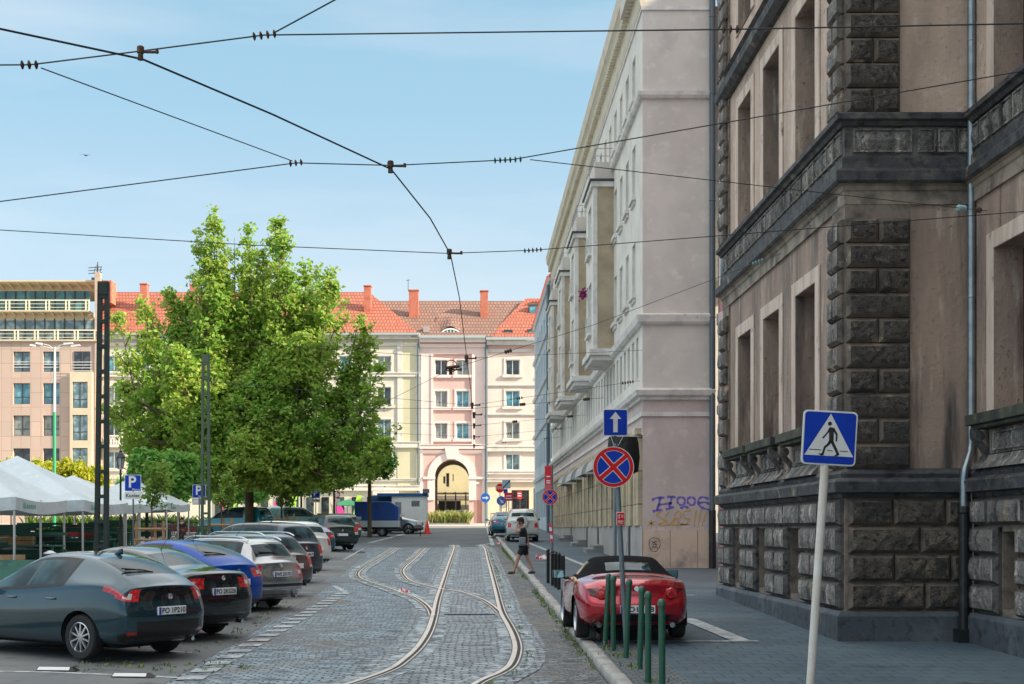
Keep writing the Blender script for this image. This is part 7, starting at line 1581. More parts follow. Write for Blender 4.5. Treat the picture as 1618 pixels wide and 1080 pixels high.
for i in range(5): (a if i % 2 else b).quad((-.04 + .012 * i, -.07, .9 - .1 * i), (.03 + .01 * i, -.07, .9 - .1 * i), (.04 + .01 * i, -.08, .8 - .1 * i), (-.03 + .012 * i, -.08, .8 - .1 * i))
a.build('white_band', tape, t, world=False); b.build('red_band', tape_r, t, world=False)
ltr = MB(); ltr.box(-.1, .1, -.05, .05, 0, .006); o = ltr.build('paper_scrap', sign_white); x, y = GP(1090, 941, A); o.location = (x, y, gz(y) + A + .012); tag(o, 'white scrap of paper on the side street asphalt', 'litter')
# parking stops (low rubber kerbs with white strips) in the near left corner
for i, (px, py, lab) in enumerate(((90, 1060, 'low dark parking stop with a white strip in the lower left corner'), (210, 1070, 'low dark parking stop with a white strip near the dashed line'))):
    x, y = GP(px, py); t = thing('parking_stop', lab, 'parking stop', (x, y, gz(y) + .01), R(-6), 'parking stops')
    sub(t, 'rubber_body', trimblack, lambda m: m.hull8([(-.27, -.08, 0), (.29, -.08, 0), (.29, .08, 0), (-.27, .08, 0)], [(-.24, -.04, .05), (.22, -.04, .05), (.22, .04, .05), (-.24, .04, .05)])); sub(t, 'white_strip', tape, lambda m: m.quad((-.25, -.078, .012), (.2, -.078, .012), (.2, -.044, .052), (-.23, -.044, .052)))
# traffic cone
Yc_ = 93.; t = thing('traffic_cone', 'red and white traffic cone beside the site cabin', 'traffic cone', (PX(675, Yc_), Yc_, gz(Yc_)))
sub(t, 'cone', mat('cone_red', (.75, .05, .02), .5), lambda m: (m.box(-.3, .3, -.3, .3, 0, .06), m.lathe([(.22, .06), (.04, .95), (0, .95)], (0, 0, 0), 16))); sub(t, 'white_band', tape, lambda m: (m.lathe([(.165, .32), (.122, .52)], (0, 0, 0), 16), m.lathe([(.09, .68), (.06, .82)], (0, 0, 0), 16)))
# site cabin
Yk = 95.; t = thing('site_cabin', 'white portable site cabin with a blue roof edge behind the blue trailer', 'cabin', (PX(640, Yk), Yk, gz(Yk)))
x0, x1 = PX(619, Yk), PX(674, Yk); z0, z1 = gz(Yk), PZ(779, Yk)
m_ = MB(); wallholes(m_, 'S', Yk, x0, x1, z0 + .1, z1 - .22, [(PX(624, Yk), PX(634, Yk), PZ(812, Yk), PZ(793, Yk)), (PX(650, Yk), PX(663, Yk), PZ(800, Yk), PZ(791, Yk))], .1); m_.box(x0, x1, Yk + .12, Yk + 2.4, z0 + .1, z1 - .22); m_.build('wall', mat('off_white_panel', (.78, .82, .82), .6, var=(((.68, .72, .72), .8, .45, .7),)), t)
m_ = MB(); m_.box(PX(596, Yk), x1 + .08, Yk - .08, Yk + 2.5, z1 - .22, z1); m_.build('roof_edge', mat('cabin_blue', (.015, .10, .30), .5), t)
m_ = MB(); m_.box(PX(650, Yk), PX(663, Yk), Yk + .08, Yk + .1, PZ(800, Yk), PZ(791, Yk)); m_.build('window', pane_dark, t)
m_ = MB(); m_.box(PX(624, Yk), PX(634, Yk), Yk + .08, Yk + .1, PZ(812, Yk), PZ(793, Yk)); m_.build('window', pane_curt, t)
m_ = MB(); m_.box(PX(668, Yk), PX(674, Yk) + .2, Yk - .3, Yk + .1, z1 + .0, z1 + .3); m_.build('roof_lamp', sign_back, t)
t = thing('blue_container', 'low blue container left of the white site cabin', 'container', (PX(606, 96), 96, gz(96))); m_ = MB(); m_.box(PX(582, 96), PX(618, 96), 96, 98, gz(96), PZ(783, 96)); m_.build('body', mat('container_blue', (.02, .09, .22), .6), t); m_ = MB()
for q in range(12): m_.box(PX(583 + q * 3, 96), PX(584.4 + q * 3, 96), 95.93, 95.999, gz(96) + .2, PZ(785, 96))
m_.build('ribs', MAT['container_blue'], t)
# tram line masts
mast_m = mat('dark_green_mast', (.020, .036, .030), .6, .3, var=(((.045, .05, .035), 1.5, .5, .7, 6, (1, 1, .3)), ((.012, .014, .013), 3, .5, .7))); mast_l = mat('worn_green_mast', (.07, .11, .07), .6, .3, var=(((.13, .13, .09), 1.5, .5, .7, 6, (1, 1, .3)),))
def mast(px, Y, top, w_, m, label, hgt_off=A, leanx=0.):
    z0 = gz(Y) + hgt_off; h = PZ(top, Y) - z0; t = thing('lattice_mast', label, 'mast', (PX(px, Y), Y, z0), 0, 'tram wire masts')
    for s_ in (-1, 1):
        q = MB(); tp = .72; q.hull8([(s_ * w_ / 2 - .05, -.09, 0), (s_ * w_ / 2 + .05, -.09, 0), (s_ * w_ / 2 + .05, .09, 0), (s_ * w_ / 2 - .05, .09, 0)], [(s_ * w_ / 2 * tp - .05 + leanx, -.07, h), (s_ * w_ / 2 * tp + .05 + leanx, -.07, h), (s_ * w_ / 2 * tp + .05 + leanx, .07, h), (s_ * w_ / 2 * tp - .05 + leanx, .07, h)]); q.build('channel', m, t, world=False)
    q = MB(); z = .4
    while z < h: f_ = 1 - .28 * z / h; q.box(-w_ / 2 * f_ + leanx * z / h, w_ / 2 * f_ + leanx * z / h, -.085, .085, z, z + .09); z += .62
    q.box(-w_ / 2 * .75 - .03 + leanx, w_ / 2 * .75 + .03 + leanx, -.1, .1, h - .32, h); q.build('battens', m, t, world=False)
    return t
mast(160, 33., 445, .24, mast_m, 'tall dark green steel mast at the left, nearest the camera', leanx=.06)
mast(325, 55., 560, .30, mast_l, 'slender pale green lattice mast in front of the big tree')
q = thing('pay_station', 'green parking pay box below the parking sign', 'pay station', (PX(319, 57), 57, gz(57) + .1)); sub(q, 'body', gb, lambda m: m.box(-.18, .18, -.18, .18, 0, 1.15), bevel=.02); sub(q, 'stickers', sign_white, lambda m: [m.box(-.05, .05, -.19, -.182, .35 + .2 * k, .45 + .2 * k) for k in range(3)])
# street lamps
t = thing('street_lamp', 'tall street lamp with four curved arms, green below and white above, before the office block', 'street lamp', (PX(86, 92), 92, gz(92) + .1)); hh = PZ(548, 92) - t.location.z
sub(t, 'lower_post', mat('fresh_green_paint', (.03, .30, .14), .5), lambda m: m.tube([(0, 0, 0), (0, 0, hh * .65)], .11, 10)); sub(t, 'upper_post', mat('grey_white_post', (.6, .6, .56), .5), lambda m: m.tube([(0, 0, hh * .65), (.03, 0, hh)], [.10, .07], 10))
for (ax_, az_) in ((-1.15, .22), (-.75, .35), (.75, .35), (1.25, .2)):
    a = sub(t, 'arm', MAT['grey_white_post'], lambda m: m.tube([(0, 0, hh - .2), (ax_ * .5, 0, hh + az_ * .75 - .15), (ax_, 0, hh + az_ - .15)], .035, 6)); sub(a, 'lamp_head', mat('lamp_head', (.5, .5, .5), .4), lambda m: m.hull8([(ax_ - .1, -.12, hh + az_ - .22), (ax_ + math.copysign(.55, ax_) + 0, -.12, hh + az_ - .12), (ax_ + math.copysign(.55, ax_), .12, hh + az_ - .12), (ax_ - .1, .12, hh + az_ - .22)], [(ax_ - .1, -.08, hh + az_ - .06), (ax_ + math.copysign(.5, ax_), -.08, hh + az_ - .02), (ax_ + math.copysign(.5, ax_), .08, hh + az_ - .02), (ax_ - .1, .08, hh + az_ - .06)]))
t = thing('lantern', 'old black cast iron lantern post between the mast and the Koniec parking sign', 'street lamp', (PX(190.5, 50), 50, gz(50) + .1)); hh = PZ(708, 50) - t.location.z
sub(t, 'post', black_metal, lambda m: m.lathe([(.16, 0), (.16, .15), (.11, .2), (.12, .5), (.08, .6), (.09, .9), (.055, 1.0), (.05, 1.5), (.065, 1.55), (.045, 1.6), (.035, hh - 1.0), (.06, hh - .95), (.03, hh - .9), (.05, hh - .78), (0, hh - .78)], (0, 0, 0), 14), smooth=50)
sub(t, 'lantern_glass', mat('lantern_glass', (.35, .35, .34), .2), lambda m: m.lathe([(.09, hh - .76), (.155, hh - .36), (0, hh - .36)], (0, 0, 0), 6)); sub(t, 'lantern_frame', black_metal, lambda m: ([m.tube([(.095 * math.cos(k * PI / 3), .095 * math.sin(k * PI / 3), hh - .78), (.165 * math.cos(k * PI / 3), .165 * math.sin(k * PI / 3), hh - .35)], .013, 5) for k in range(6)], m.lathe([(.20, hh - .37), (.19, hh - .33), (.09, hh - .17), (.05, hh - .14), (.06, hh - .1), (.02, hh - .06), (0, hh + .02)], (0, 0, 0), 6)))
# ------------------------------------------------------------------ overhead wires
wire_m = mat('overhead_wire', (.025, .03, .032), .5, .4); rusty = mat('rusty_fitting', (.06, .035, .022), .7, .3, var=(((.14, .07, .03), 20, .5, .6),)); glassy = mat('glass_insulator', (.22, .32, .32), .15, .2)
def P3(p): return Vector((PX(p[0], p[2]), p[2], PZ(p[1], p[2])))
def wire(label, pts, r_=.0065, ins=(), clamps=(), name='overhead_wire', sag=.0, direct=False):
    P_ = [P3(p) if not direct or len(p) == 3 and not isinstance(p, Vector) else p for p in pts]; P_ = [Vector(p) for p in P_]; t = thing(name, label, 'wire', tuple(P_[0]))
    path = []
    for a, b in zip(P_[:-1], P_[1:]):
        n = 6
        for k in range(n): u = k / n; p = a.lerp(b, u); p.z -= sag * (b - a).length * 4 * u * (1 - u); path.append(p)
    path.append(P_[-1]); m = MB(); m.tube([p - P_[0] for p in path], r_, 5); m.build('wire', wire_m, t, world=False)
    for (seg, u, n, s, mm) in ins:
        a, b = P_[seg], P_[seg + 1]; c = a.lerp(b, u) - P_[0]; d = (b - a).normalized(); m = MB()
        for k in range(n):
            q = d.to_track_quat('Z', 'Y').to_matrix().to_4x4(); st = len(m.v); m.lathe([(0, -.35 * s), (.55 * s, -.3 * s), (s, -.1 * s), (s * .9, .05 * s), (.4 * s, .3 * s), (0, .35 * s)], (0, 0, 0), 8)
            M_ = Matrix.Translation(c + d * (k - (n - 1) / 2) * 1.5 * s) @ q
            for i_ in range(st, len(m.v)): m.v[i_] = tuple(M_ @ Vector(m.v[i_]))
        m.build('insulator', mm, t, world=False)
    for (p, s) in clamps:
        c = P3(p) - P_[0]; m = MB(); m.lathe([(0, -s * .9), (s * .35, -s * .9), (s * .30, -s * .2), (s * .42, -.1 * s), (s * .42, s * .6), (s * .3, s * .7), (0, s * .7)], tuple(c), 10); m.tube([c + Vector((0, 0, s * .05)), c + Vector((s * 1.4, 0, 0)), c + Vector((s * 2.1, 0, s * .05))], s * .16, 6); m.tube([c + Vector((s * 1.9, 0, -s * .15)), c + Vector((s * 1.9, 0, s * .35))], s * .2, 6); m.build('hanger_clamp', rusty, t, world=False)
wire('thick tram contact wire running from the top left down the street', [(-250, -5, 8.4), (0, 45, 9.3), (225, 93, 10), (430, 180, 11.4), (618, 267, 13.3), (680, 345, 15.4), (712, 402, 17.9), (726, 470, 21.8), (737, 560, 30), (745, 625, 41.5), (748, 675, 60), (748, 712, 88)], .0085)
wire('span wire crossing the top of the picture with rusty insulators', [(-1500, 112, 10), (48, 102, 10), (225, 80, 10), (418, 55, 10), (1155, 46, 10), (2392, 22, 10)], .006, ins=((0, .999, 3, .035, rusty), (2, .999, 4, .034, rusty), (3, .999, 3, .034, rusty)), clamps=(((222, 82, 9.98), .065),))
wire('wire rising to the right from the upper insulator out of the picture', [(432, 52, 10), (528, 0, 9.4), (3500, -800, 5)][:2] + [(700, -93, 8.5)], .006)
wire('thin wire slanting from the upper left insulator to the middle one', [(65, 107, 10), (462, 254, 13.3)], .005)
wire('span wire through the middle hanger clamp, branching at its right insulator', [(-900, 452, 13.3), (0, 318, 13.3), (468, 257, 13.3), (620, 261, 13.3), (808, 252, 13.3), (1125, 197, 13.3), (1985, 48, 13.3)], .006, ins=((1, .999, 3, .036, rusty), (3, .97, 6, .034, MAT['bottle_green_paint'] if 'bottle_green_paint' in MAT else rusty)), clamps=(((617, 262, 13.28), .075),))
wire('lower branch wire running to an insulator on the dark stone wall', [(838, 252, 13.3), (1332, 308, 17.6), (1560, 333, 20.25)], .005, ins=((1, .80, 3, .05, glassy), (1, .93, 2, .045, rusty)))
wire('span wire with a clamp just above the red rooftops', [(-500, 332, 17.9), (0, 363, 17.9), (400, 387, 17.9), (708, 400, 17.9), (842, 395, 17.9), (1125, 373, 17.9), (1666, 330, 17.9)], .006, ins=((4, .0, 5, .036, rusty),), clamps=(((710, 400, 17.88), .085),))
wire('wire from the hub over the street up to the dark building', [(714, 582, 32), (938, 513, 29.2), (1240, 398, 25.02)], .006, ins=((1, .88, 4, .05, glassy), (0, .42, 3, .05, rusty)), clamps=(((712, 584, 32), .13),))
wire('wire from the hub into the crown of the big tree', [(714, 582, 32), (617, 631, 40), (540, 668, 52), (440, 700, 76)], .006)
hub = MB(); c = P3((713, 578, 31.95)); hub.tube([tuple(c + Vector((.14 * math.cos(a), 0, .14 * math.sin(a)))) for a in np.linspace(0, 2 * PI, 17)], .012, 5, cap=False); hub.tube([tuple(c + Vector((-.14, 0, -.05))), tuple(c + Vector((.2, 0, .0)))], .04, 6); tag(hub.build('wire_ring', rusty, None, off=tuple(c)), 'iron ring where the span wires meet before the pink house', 'wire fitting')
wire('span wire from the near mast across to the pale building', [(166, 527, 33), (728, 566, 36), (1015, 553, 43.48)], .006, ins=((0, .1, 4, .06, rusty),), clamps=(((737, 566, 35.9), .13),))
wire('second span wire just below it to the pale building', [(328, 602, 55), (744, 640, 47), (1012, 601, 44.2)], .007, ins=((1, .93, 5, .06, rusty), (1, .3, 3, .06, rusty)), clamps=(((746, 640, 46.9), .14),))
for i, (Y, ya, yb, pxe, ye) in enumerate(((50, 640, 655, 955, 628), (60, 655, 672, 926, 655), (72, 668, 690, 905, 675), (84, 684, 704, 885, 690))):
    wire(['third', 'fourth', 'fifth', 'sixth'][i] + ' thin span wire counted from the camera beyond the ring, low over the street', [(360, ya + 4, Y + 4), (748, yb - (10 if i == 0 else 0), Y), (pxe, ye, 5.6 * F / (pxe - CX))], .008, ins=((1, .85, 4, .07, rusty), (1, .35, 3, .07, rusty)), clamps=(((749, yb, Y - .1), .15),))
# bird
Yb = 60.; m = MB(); m.lathe([(0, -.12), (.04, -.08), (.05, 0), (.03, .1), (0, .2)], (0, 0, 0), 8, 'x'); m.add([(.0, 0, .02), (.1, 0, .02), (.12, .3, .08), (.02, .32, .07), (-.06, .62, .02)], [(0, 1, 2, 3), (3, 2, 4)]); m.add([(.0, 0, .02), (.1, 0, .02), (.12, -.3, .08), (.02, -.32, .07), (-.06, -.62, .02)], [(0, 1, 2, 3), (3, 2, 4)]); m.add([(-.12, -.05, 0), (-.12, .05, 0), (-.26, .07, 0), (-.26, -.07, 0)], [(0, 1, 2, 3)])
o = m.build('bird', black_metal, None); o.location = (PX(135, Yb), Yb, PZ(245, Yb)); o.rotation_euler = (R(12), 0, R(60)); o.scale = (.7, .7, .7); tag(o, 'small dark bird flying in the clear sky at the left', 'bird')
# ------------------------------------------------------------------ market on the square
canvas = mat('white_tent_canvas', (.48, .54, .57), .6, var=(((.39, .46, .50), .7, .45, .7, 5), ((.54, .59, .62), 3, .55, .7)), bump=(1.2, .5, 4, .12)); tent_pole = mat('tent_pole', (.45, .47, .48), .4, .5); logo_g = mat('tent_print', (.12, .40, .28), .6)
def tent(x0, x1, y0, y1, ztop, zpk, label, val=.36, ridge=0.):
    xc, yc = (x0 + x1) / 2, (y0 + y1) / 2; zg = gz(yc) + .1; t = thing('market_tent', label, 'tent', (xc, yc, zg), 0, 'white market tents')
    n = 8; m = MB(); ids = {}
    corners = [(x0, y0), (x1, y0), (x1, y1), (x0, y1)]; V = []
    def roofp(k, u, v):   # k side, u along eave, v up
        a, b = Vector(corners[k]), Vector(corners[(k + 1) % 4]); e = a.lerp(b, u); c = Vector((xc, yc)); p = e.lerp(c, v); z = ztop + (zpk - ztop) * (v ** 1.12) - .07 * math.sin(PI * u) * (1 - v) ** 2 * 1.5
        return (p.x, p.y, z)
    for k in range(4):
        for i in range(n):
            for j in range(5):
                u0, u1, v0, v1 = i / n, (i + 1) / n, j / 5, (j + 1) / 5; m.quad(roofp(k, u0, v0), roofp(k, u1, v0), roofp(k, u1, v1), roofp(k, u0, v1))
    m.build('canopy', canvas, t, smooth=60)
    m = MB(); r = random.Random(int(x0 * 10))
    for k in range(4):
        a, b = Vector(corners[k]), Vector(corners[(k + 1) % 4])
        for i in range(n * 2):
            p, q = a.lerp(b, i / (2 * n)), a.lerp(b, (i + 1) / (2 * n)); s0 = .07 * math.sin(PI * i / (2 * n)) * 1.5; s1 = .07 * math.sin(PI * (i + 1) / (2 * n)) * 1.5
            m.quad((p.x, p.y, ztop - s0), (q.x, q.y, ztop - s1), (q.x, q.y, ztop - s1 - val), (p.x, p.y, ztop - s0 - val))
    m.build('valance', canvas, t)
    m = MB()
    for (cx_, cy_) in ((x1 + .012, y0 + (y1 - y0) * .18),):
        for k in range(5): m.quad((cx_, cy_ + .04 + .17 * k, ztop - .30), (cx_, cy_ + .15 + .17 * k, ztop - .30), (cx_, cy_ + .15 + .17 * k, ztop - .20), (cx_, cy_ + .04 + .17 * k, ztop - .20))
        m.quad((cx_ , cy_ - .2, ztop - .31), (cx_, cy_ - .04, ztop - .31), (cx_, cy_ - .04, ztop - .15), (cx_, cy_ - .2, ztop - .15))
    m.build('printed_logo', logo_g, t)
    for (a, b) in ((x0 + .06, y0 + .06), (x1 - .06, y0 + .06), (x1 - .06, y1 - .06), (x0 + .06, y1 - .06), (x1 - .06, yc)): m = MB(); m.tube([(a, b, zg), (a, b, ztop - .05)], .035, 8); m.build('pole', tent_pole, t)
    return t
zt = lambda py, Y: PZ(py, Y)
tent(-17.2, -12.55, 36.6, 41.2, zt(785, 37), zt(785, 37) + 1.5, 'white market tent at the left edge, nearest the camera')
tent(-18.4, -12.3, 42.2, 47.6, zt(790, 43), zt(720, 45), 'large white market tent with the tall pointed roof behind the nearest one')
tent(-19.5, -13.4, 49.0, 54.0, zt(792, 50), zt(742, 51), 'white market tent third from the camera')
tent(-20.5, -14.6, 56, 61, zt(793, 58), zt(750, 58), 'white market tent fourth from the camera')
tent(-18.9, -14.4, 63, 68, zt(794, 65), zt(762, 65) + .3, 'white market tent furthest right beside the dark trees')
tent(-26.5, -21, 50, 56, zt(790, 52), zt(748, 52), 'white market tent furthest left behind the others')
green_w = mat('green_stall_boards', (.035, .13, .095), .7, var=(((.02, .075, .06), 2, .45, .65), ((.07, .19, .14), 5, .6, .7))); crate_w = mat('crate_wood', (.38, .24, .12), .8, var=(((.26, .16, .08), 5, .45, .65),)); dark_t = mat('dark_tarp', (.018, .022, .028), .6, bump=(6, .6, 4, .04))
def stall(loc, rz=0.):
    t = thing('market_table', 'empty green wooden market table under the white tents', 'table', loc, rz, 'green market tables')
    sub(t, 'table_top', green_w, lambda m: [m.box(-1.2, 1.2, -.45 + .225 * k, -.235 + .225 * k, .82, .86) for k in range(4)])
    for (a, b) in ((-1.1, -.38), (1.1, -.38), (1.1, .38), (-1.1, .38)): sub(t, 'leg', green_w, lambda m: m.box(a - .03, a + .03, b - .03, b + .03, 0, .82))
    sub(t, 'shelf', green_w, lambda m: m.box(-1.1, 1.1, -.4, .4, .30, .34)); sub(t, 'back_board', green_w, lambda m: (m.box(-1.2, 1.2, .46, .50, .45, .72), m.box(-1.2, 1.2, .46, .50, 1.15, 1.25)))
    return t
s0 = stall((-15.2, 38.8, gz(39) + .1)); r = random.Random(4)
for (x, y) in ((-13.6, 40.2), (-15.8, 43.5), (-13.6, 44.5), (-16.6, 46.5), (-13.9, 47.2), (-15.0, 50.5), (-17.6, 50.5), (-15.2, 53.3), (-18.2, 53.5), (-16, 57.5), (-18.8, 58), (-16.4, 60.4), (-16, 65), (-18, 66)):
    dup(s0, (x, y, gz(y) + .1), R(r.uniform(-8, 8)))
def crate(x, y, z, label, sx=.6, sy=.4, sz=.28, m=None, nm='crate'):
    t = thing(nm, label, 'crate', (x, y, z), R(r.uniform(-12, 12))); mm = m or crate_w
    def f(mb):
        for k in range(2):
            za = .02 + k * sz * .5
            mb.box(-sx / 2, sx / 2, -sy / 2, -sy / 2 + .015, za, za + sz * .42); mb.box(-sx / 2, sx / 2, sy / 2 - .015, sy / 2, za, za + sz * .42); mb.box(-sx / 2, -sx / 2 + .015, -sy / 2 + .016, sy / 2 - .016, za, za + sz * .42); mb.box(sx / 2 - .015, sx / 2, -sy / 2 + .016, sy / 2 - .016, za, za + sz * .42)
        mb.box(-sx / 2 + .02, sx / 2 - .02, -sy / 2 + .02, sy / 2 - .02, 0, .02)
    sub(t, 'slats', mm, f); return t
crate(-13.6, 37.5, gz(38) + .1, 'long pale wooden crate on the ground at the left edge', 1.5, .6, .5)
crate(-13.1, 37.2, gz(38) + .62, 'flat wooden crate lying on the long one at the left edge', 1.1, .5, .14)
crate(-13.6, 40.2, gz(40) + .965, 'wooden crate on the second green table', .7, .45, .26); crate(-15.4, 43.5, gz(43) + .965, 'brown wooden crate on a table under the pointed tent', .7, .45, .3)
crate(-14.2, 44.4, gz(44) + .965, 'dark crate standing on the table next to the brown one', .6, .4, .3, dark_t); crate(-13.6, 47.2, gz(47) + .965, 'reddish crate under the second tent', .6, .4, .3, mat('red_crate', (.30, .07, .05), .6)); crate(-15, 50.4, gz(50) + .965, 'red box on a table under the third tent', 1.0, .5, .35, mat('red_cover', (.38, .04, .05), .6)); crate(-16.4, 57.4, gz(57) + .965, 'red plastic box under the fourth tent', 1.1, .5, .3, MAT['red_cover'])
bl_b = thing('folded_boards', 'stack of green boards leaning on the ground below the nearest tent', 'boards', (-11.9, 35.5, gz(35.5) + .1)); sub(bl_b, 'boards', green_w, lambda m: [m.hull8([(-.9, -.25 + .05 * k, .0), (.9, -.25 + .05 * k, .0), (.9, -.2 + .05 * k, .0), (-.9, -.2 + .05 * k, .0)], [(-.9, -.05 + .05 * k, .62 - .06 * k), (.9, -.05 + .05 * k, .62 - .06 * k), (.9, .0 + .05 * k, .62 - .06 * k), (-.9, .0 + .05 * k, .62 - .06 * k)]) for k in range(4)])
hp = thing('covered_goods', 'dark tarpaulin over goods behind the parked grey hatchback', 'covered goods', (-13.4, 41.8, gz(42) + .1))
sub(hp, 'tarpaulin', dark_t, lambda m: m.hull8([(-1.6, -.5, 0), (1.4, -.5, 0), (1.4, .5, 0), (-1.6, .5, 0)], [(-1.3, -.4, .7), (1.1, -.35, .55), (1.1, .35, .6), (-1.3, .4, .75)]), bevel=.06, seg=2)
cap = thing('capped_bin', 'dark round bin with a white cap behind the grey hatchback', 'bin', (PX(79, 36.5), 36.5, gz(36) + .1)); sub(cap, 'body', trimblack, lambda m: m.lathe([(0, 0), (.16, 0), (.17, .75), (0, .75)], (0, 0, 0), 14)); sub(cap, 'lid', tent_pole, lambda m: m.lathe([(.18, .75), (.17, .78), (.05, .84), (0, .84)], (0, 0, 0), 14))
# benches, railings, bins at the back of the square
bench_w = mat('dark_red_bench', (.12, .03, .03), .6)
def bench(px, Y, label, w_=1.8):
    t = thing('bench', label, 'bench', (PX(px, Y), Y, gz(Y) + .1), 0, 'benches on the square'); sub(t, 'seat', bench_w, lambda m: [m.box(-w_ / 2, w_ / 2, -.22 + .14 * k, -.11 + .14 * k, .43, .46) for k in range(3)]); sub(t, 'backrest', bench_w, lambda m: [m.box(-w_ / 2, w_ / 2, .22, .25, .55 + .15 * k, .66 + .15 * k) for k in range(2)])
    for q in (-1, 1): sub(t, 'leg', black_metal, lambda m: (m.box(q * w_ * .42 - .03, q * w_ * .42 + .03, -.2, -.15, 0, .43), m.box(q * w_ * .42 - .03, q * w_ * .42 + .03, .2, .25, 0, .86)))
    return t
bench(288, 72, 'dark red bench with a seated person in front of the dark trees'); bench(306, 70, 'dark red bench right beside the seated person'); bench(268, 78, 'dark red bench left of the others behind the wooden stakes'); bench(432, 92, 'wooden bench right of the big trunk')
def railing(x0, x1, Y, label, h=1.0):
    t = thing('railing', label, 'railing', (x0, Y, gz(Y) + .1)); L_ = x1 - x0; sub(t, 'rails', black_metal, lambda m: (m.box(0, L_, -.02, .02, h - .05, h), m.box(0, L_, -.02, .02, .12, .16))); sub(t, 'bars', black_metal, lambda m: [m.box(k * .18, k * .18 + .025, -.012, .012, .16, h - .05) for k in range(int(L_ / .18))])
railing(PX(372, 104), PX(446, 104), 104, 'black bar railing behind the big trunk', 1.1); railing(PX(232, 80), PX(312, 80), 80, 'black bar railing behind the benches', .95)
for (px, lab) in ((460, 'left one of two black wheeled bins at the back of the square'), (469, 'right one of two black wheeled bins at the back of the square')):
    t = thing('wheeled_bin', lab, 'bin', (PX(px, 96), 96, gz(96) + .1), 0, 'black wheeled bins'); sub(t, 'body', trimblack, lambda m: m.hull8([(-.28, -.28, .08), (.28, -.28, .08), (.28, .28, .08), (-.28, .28, .08)], [(-.36, -.34, 1.0), (.36, -.34, 1.0), (.36, .34, 1.0), (-.36, .34, 1.0)])); sub(t, 'lid', trimblack, lambda m: m.hull8([(-.38, -.38, 1.0), (.38, -.38, 1.0), (.38, .38, 1.0), (-.38, .38, 1.0)], [(-.3, -.34, 1.1), (.3, -.34, 1.1), (.3, .3, 1.14), (-.3, .3, 1.14)]))
t = thing('drinking_fountain', 'bright blue barrel-like pump right of the wheeled bins', 'pump', (PX(481, 95), 95, gz(95) + .1)); sub(t, 'body', mat('bright_blue_plastic', (.02, .16, .5), .4), lambda m: m.lathe([(0, 0), (.25, 0), (.28, .2), (.2, .5), (.32, .9), (.3, 1.15), (0, 1.2)], (0, 0, 0), 12)); sub(t, 'spout', MAT['bright_blue_plastic'], lambda m: m.box(-.45, .1, -.1, .1, .9, 1.15))
t = thing('hoarding', 'dark grey hoarding behind the distant parked cars', 'hoarding', (PX(527, 108), 108, gz(108) + .1)); sub(t, 'panels', mat('dark_hoarding', (.04, .045, .05), .7), lambda m: [m.box(-1.3 + .66 * k, -.66 + .66 * k, 0, .05, .05, 1.2) for k in range(4)]); sub(t, 'posts', black_metal, lambda m: [m.box(-1.33 + .66 * k, -1.29 + .66 * k, -.03, .08, 0, 1.25) for k in range(5)])
t = thing('parasol', 'green parasol behind the blue trailer', 'parasol', (PX(549, 104), 104, gz(104) + .1)); sub(t, 'canopy', mat('green_parasol', (.03, .35, .12), .6), lambda m: m.lathe([(1.2, 1.85), (.6, 2.15), (0, 2.35)], (0, 0, 0), 8)); sub(t, 'pole', tent_pole, lambda m: m.tube([(0, 0, 0), (0, 0, 2.3)], .03, 6))
# bicycles leaning by the railing
def bicycle(x, y, rz, label):
    t = thing('bicycle', label, 'bicycle', (x, y, gz(y) + .1), rz, 'bicycles by the railing')
    for q in (-.5, .5):
        wv = sub(t, 'wheel', trimblack, lambda m: m.tube([(q + .33 * math.cos(a), 0, .34 + .33 * math.sin(a)) for a in np.linspace(0, 2 * PI, 19)], .018, 5, cap=False))
        sub(wv, 'spokes', alloy, lambda m: [m.tube([(q, 0, .34), (q + .32 * math.cos(a), 0, .34 + .32 * math.sin(a))], .004, 3) for a in np.linspace(0, 2 * PI, 9)[:-1]])
    sub(t, 'frame', silver, lambda m: (m.tube([(-.5, 0, .34), (-.08, 0, .32), (-.2, 0, .85), (-.5, 0, .34)], .018, 5), m.tube([(-.08, 0, .32), (.34, 0, .85), (-.17, 0, .78)], .018, 5), m.tube([(.5, 0, .34), (.36, 0, .95)], .018, 5)))
    sub(t, 'saddle', trimblack, lambda m: m.box(-.34, -.08, -.07, .07, .90, .95), bevel=.02); sub(t, 'handlebar', trimblack, lambda m: m.tube([(.3, -.28, 1.0), (.38, 0, 1.0), (.3, .28, 1.0)], .014, 5))
for i, (px, Y) in enumerate(((246, 79), (262, 79.2), (280, 79.1), (298, 79.3))): bicycle(PX(px, Y), Y - .4, R(12 * (-1) ** i), ['leftmost', 'second', 'third', 'rightmost'][i] + ' bicycle leaning on the black railing under the dark trees')
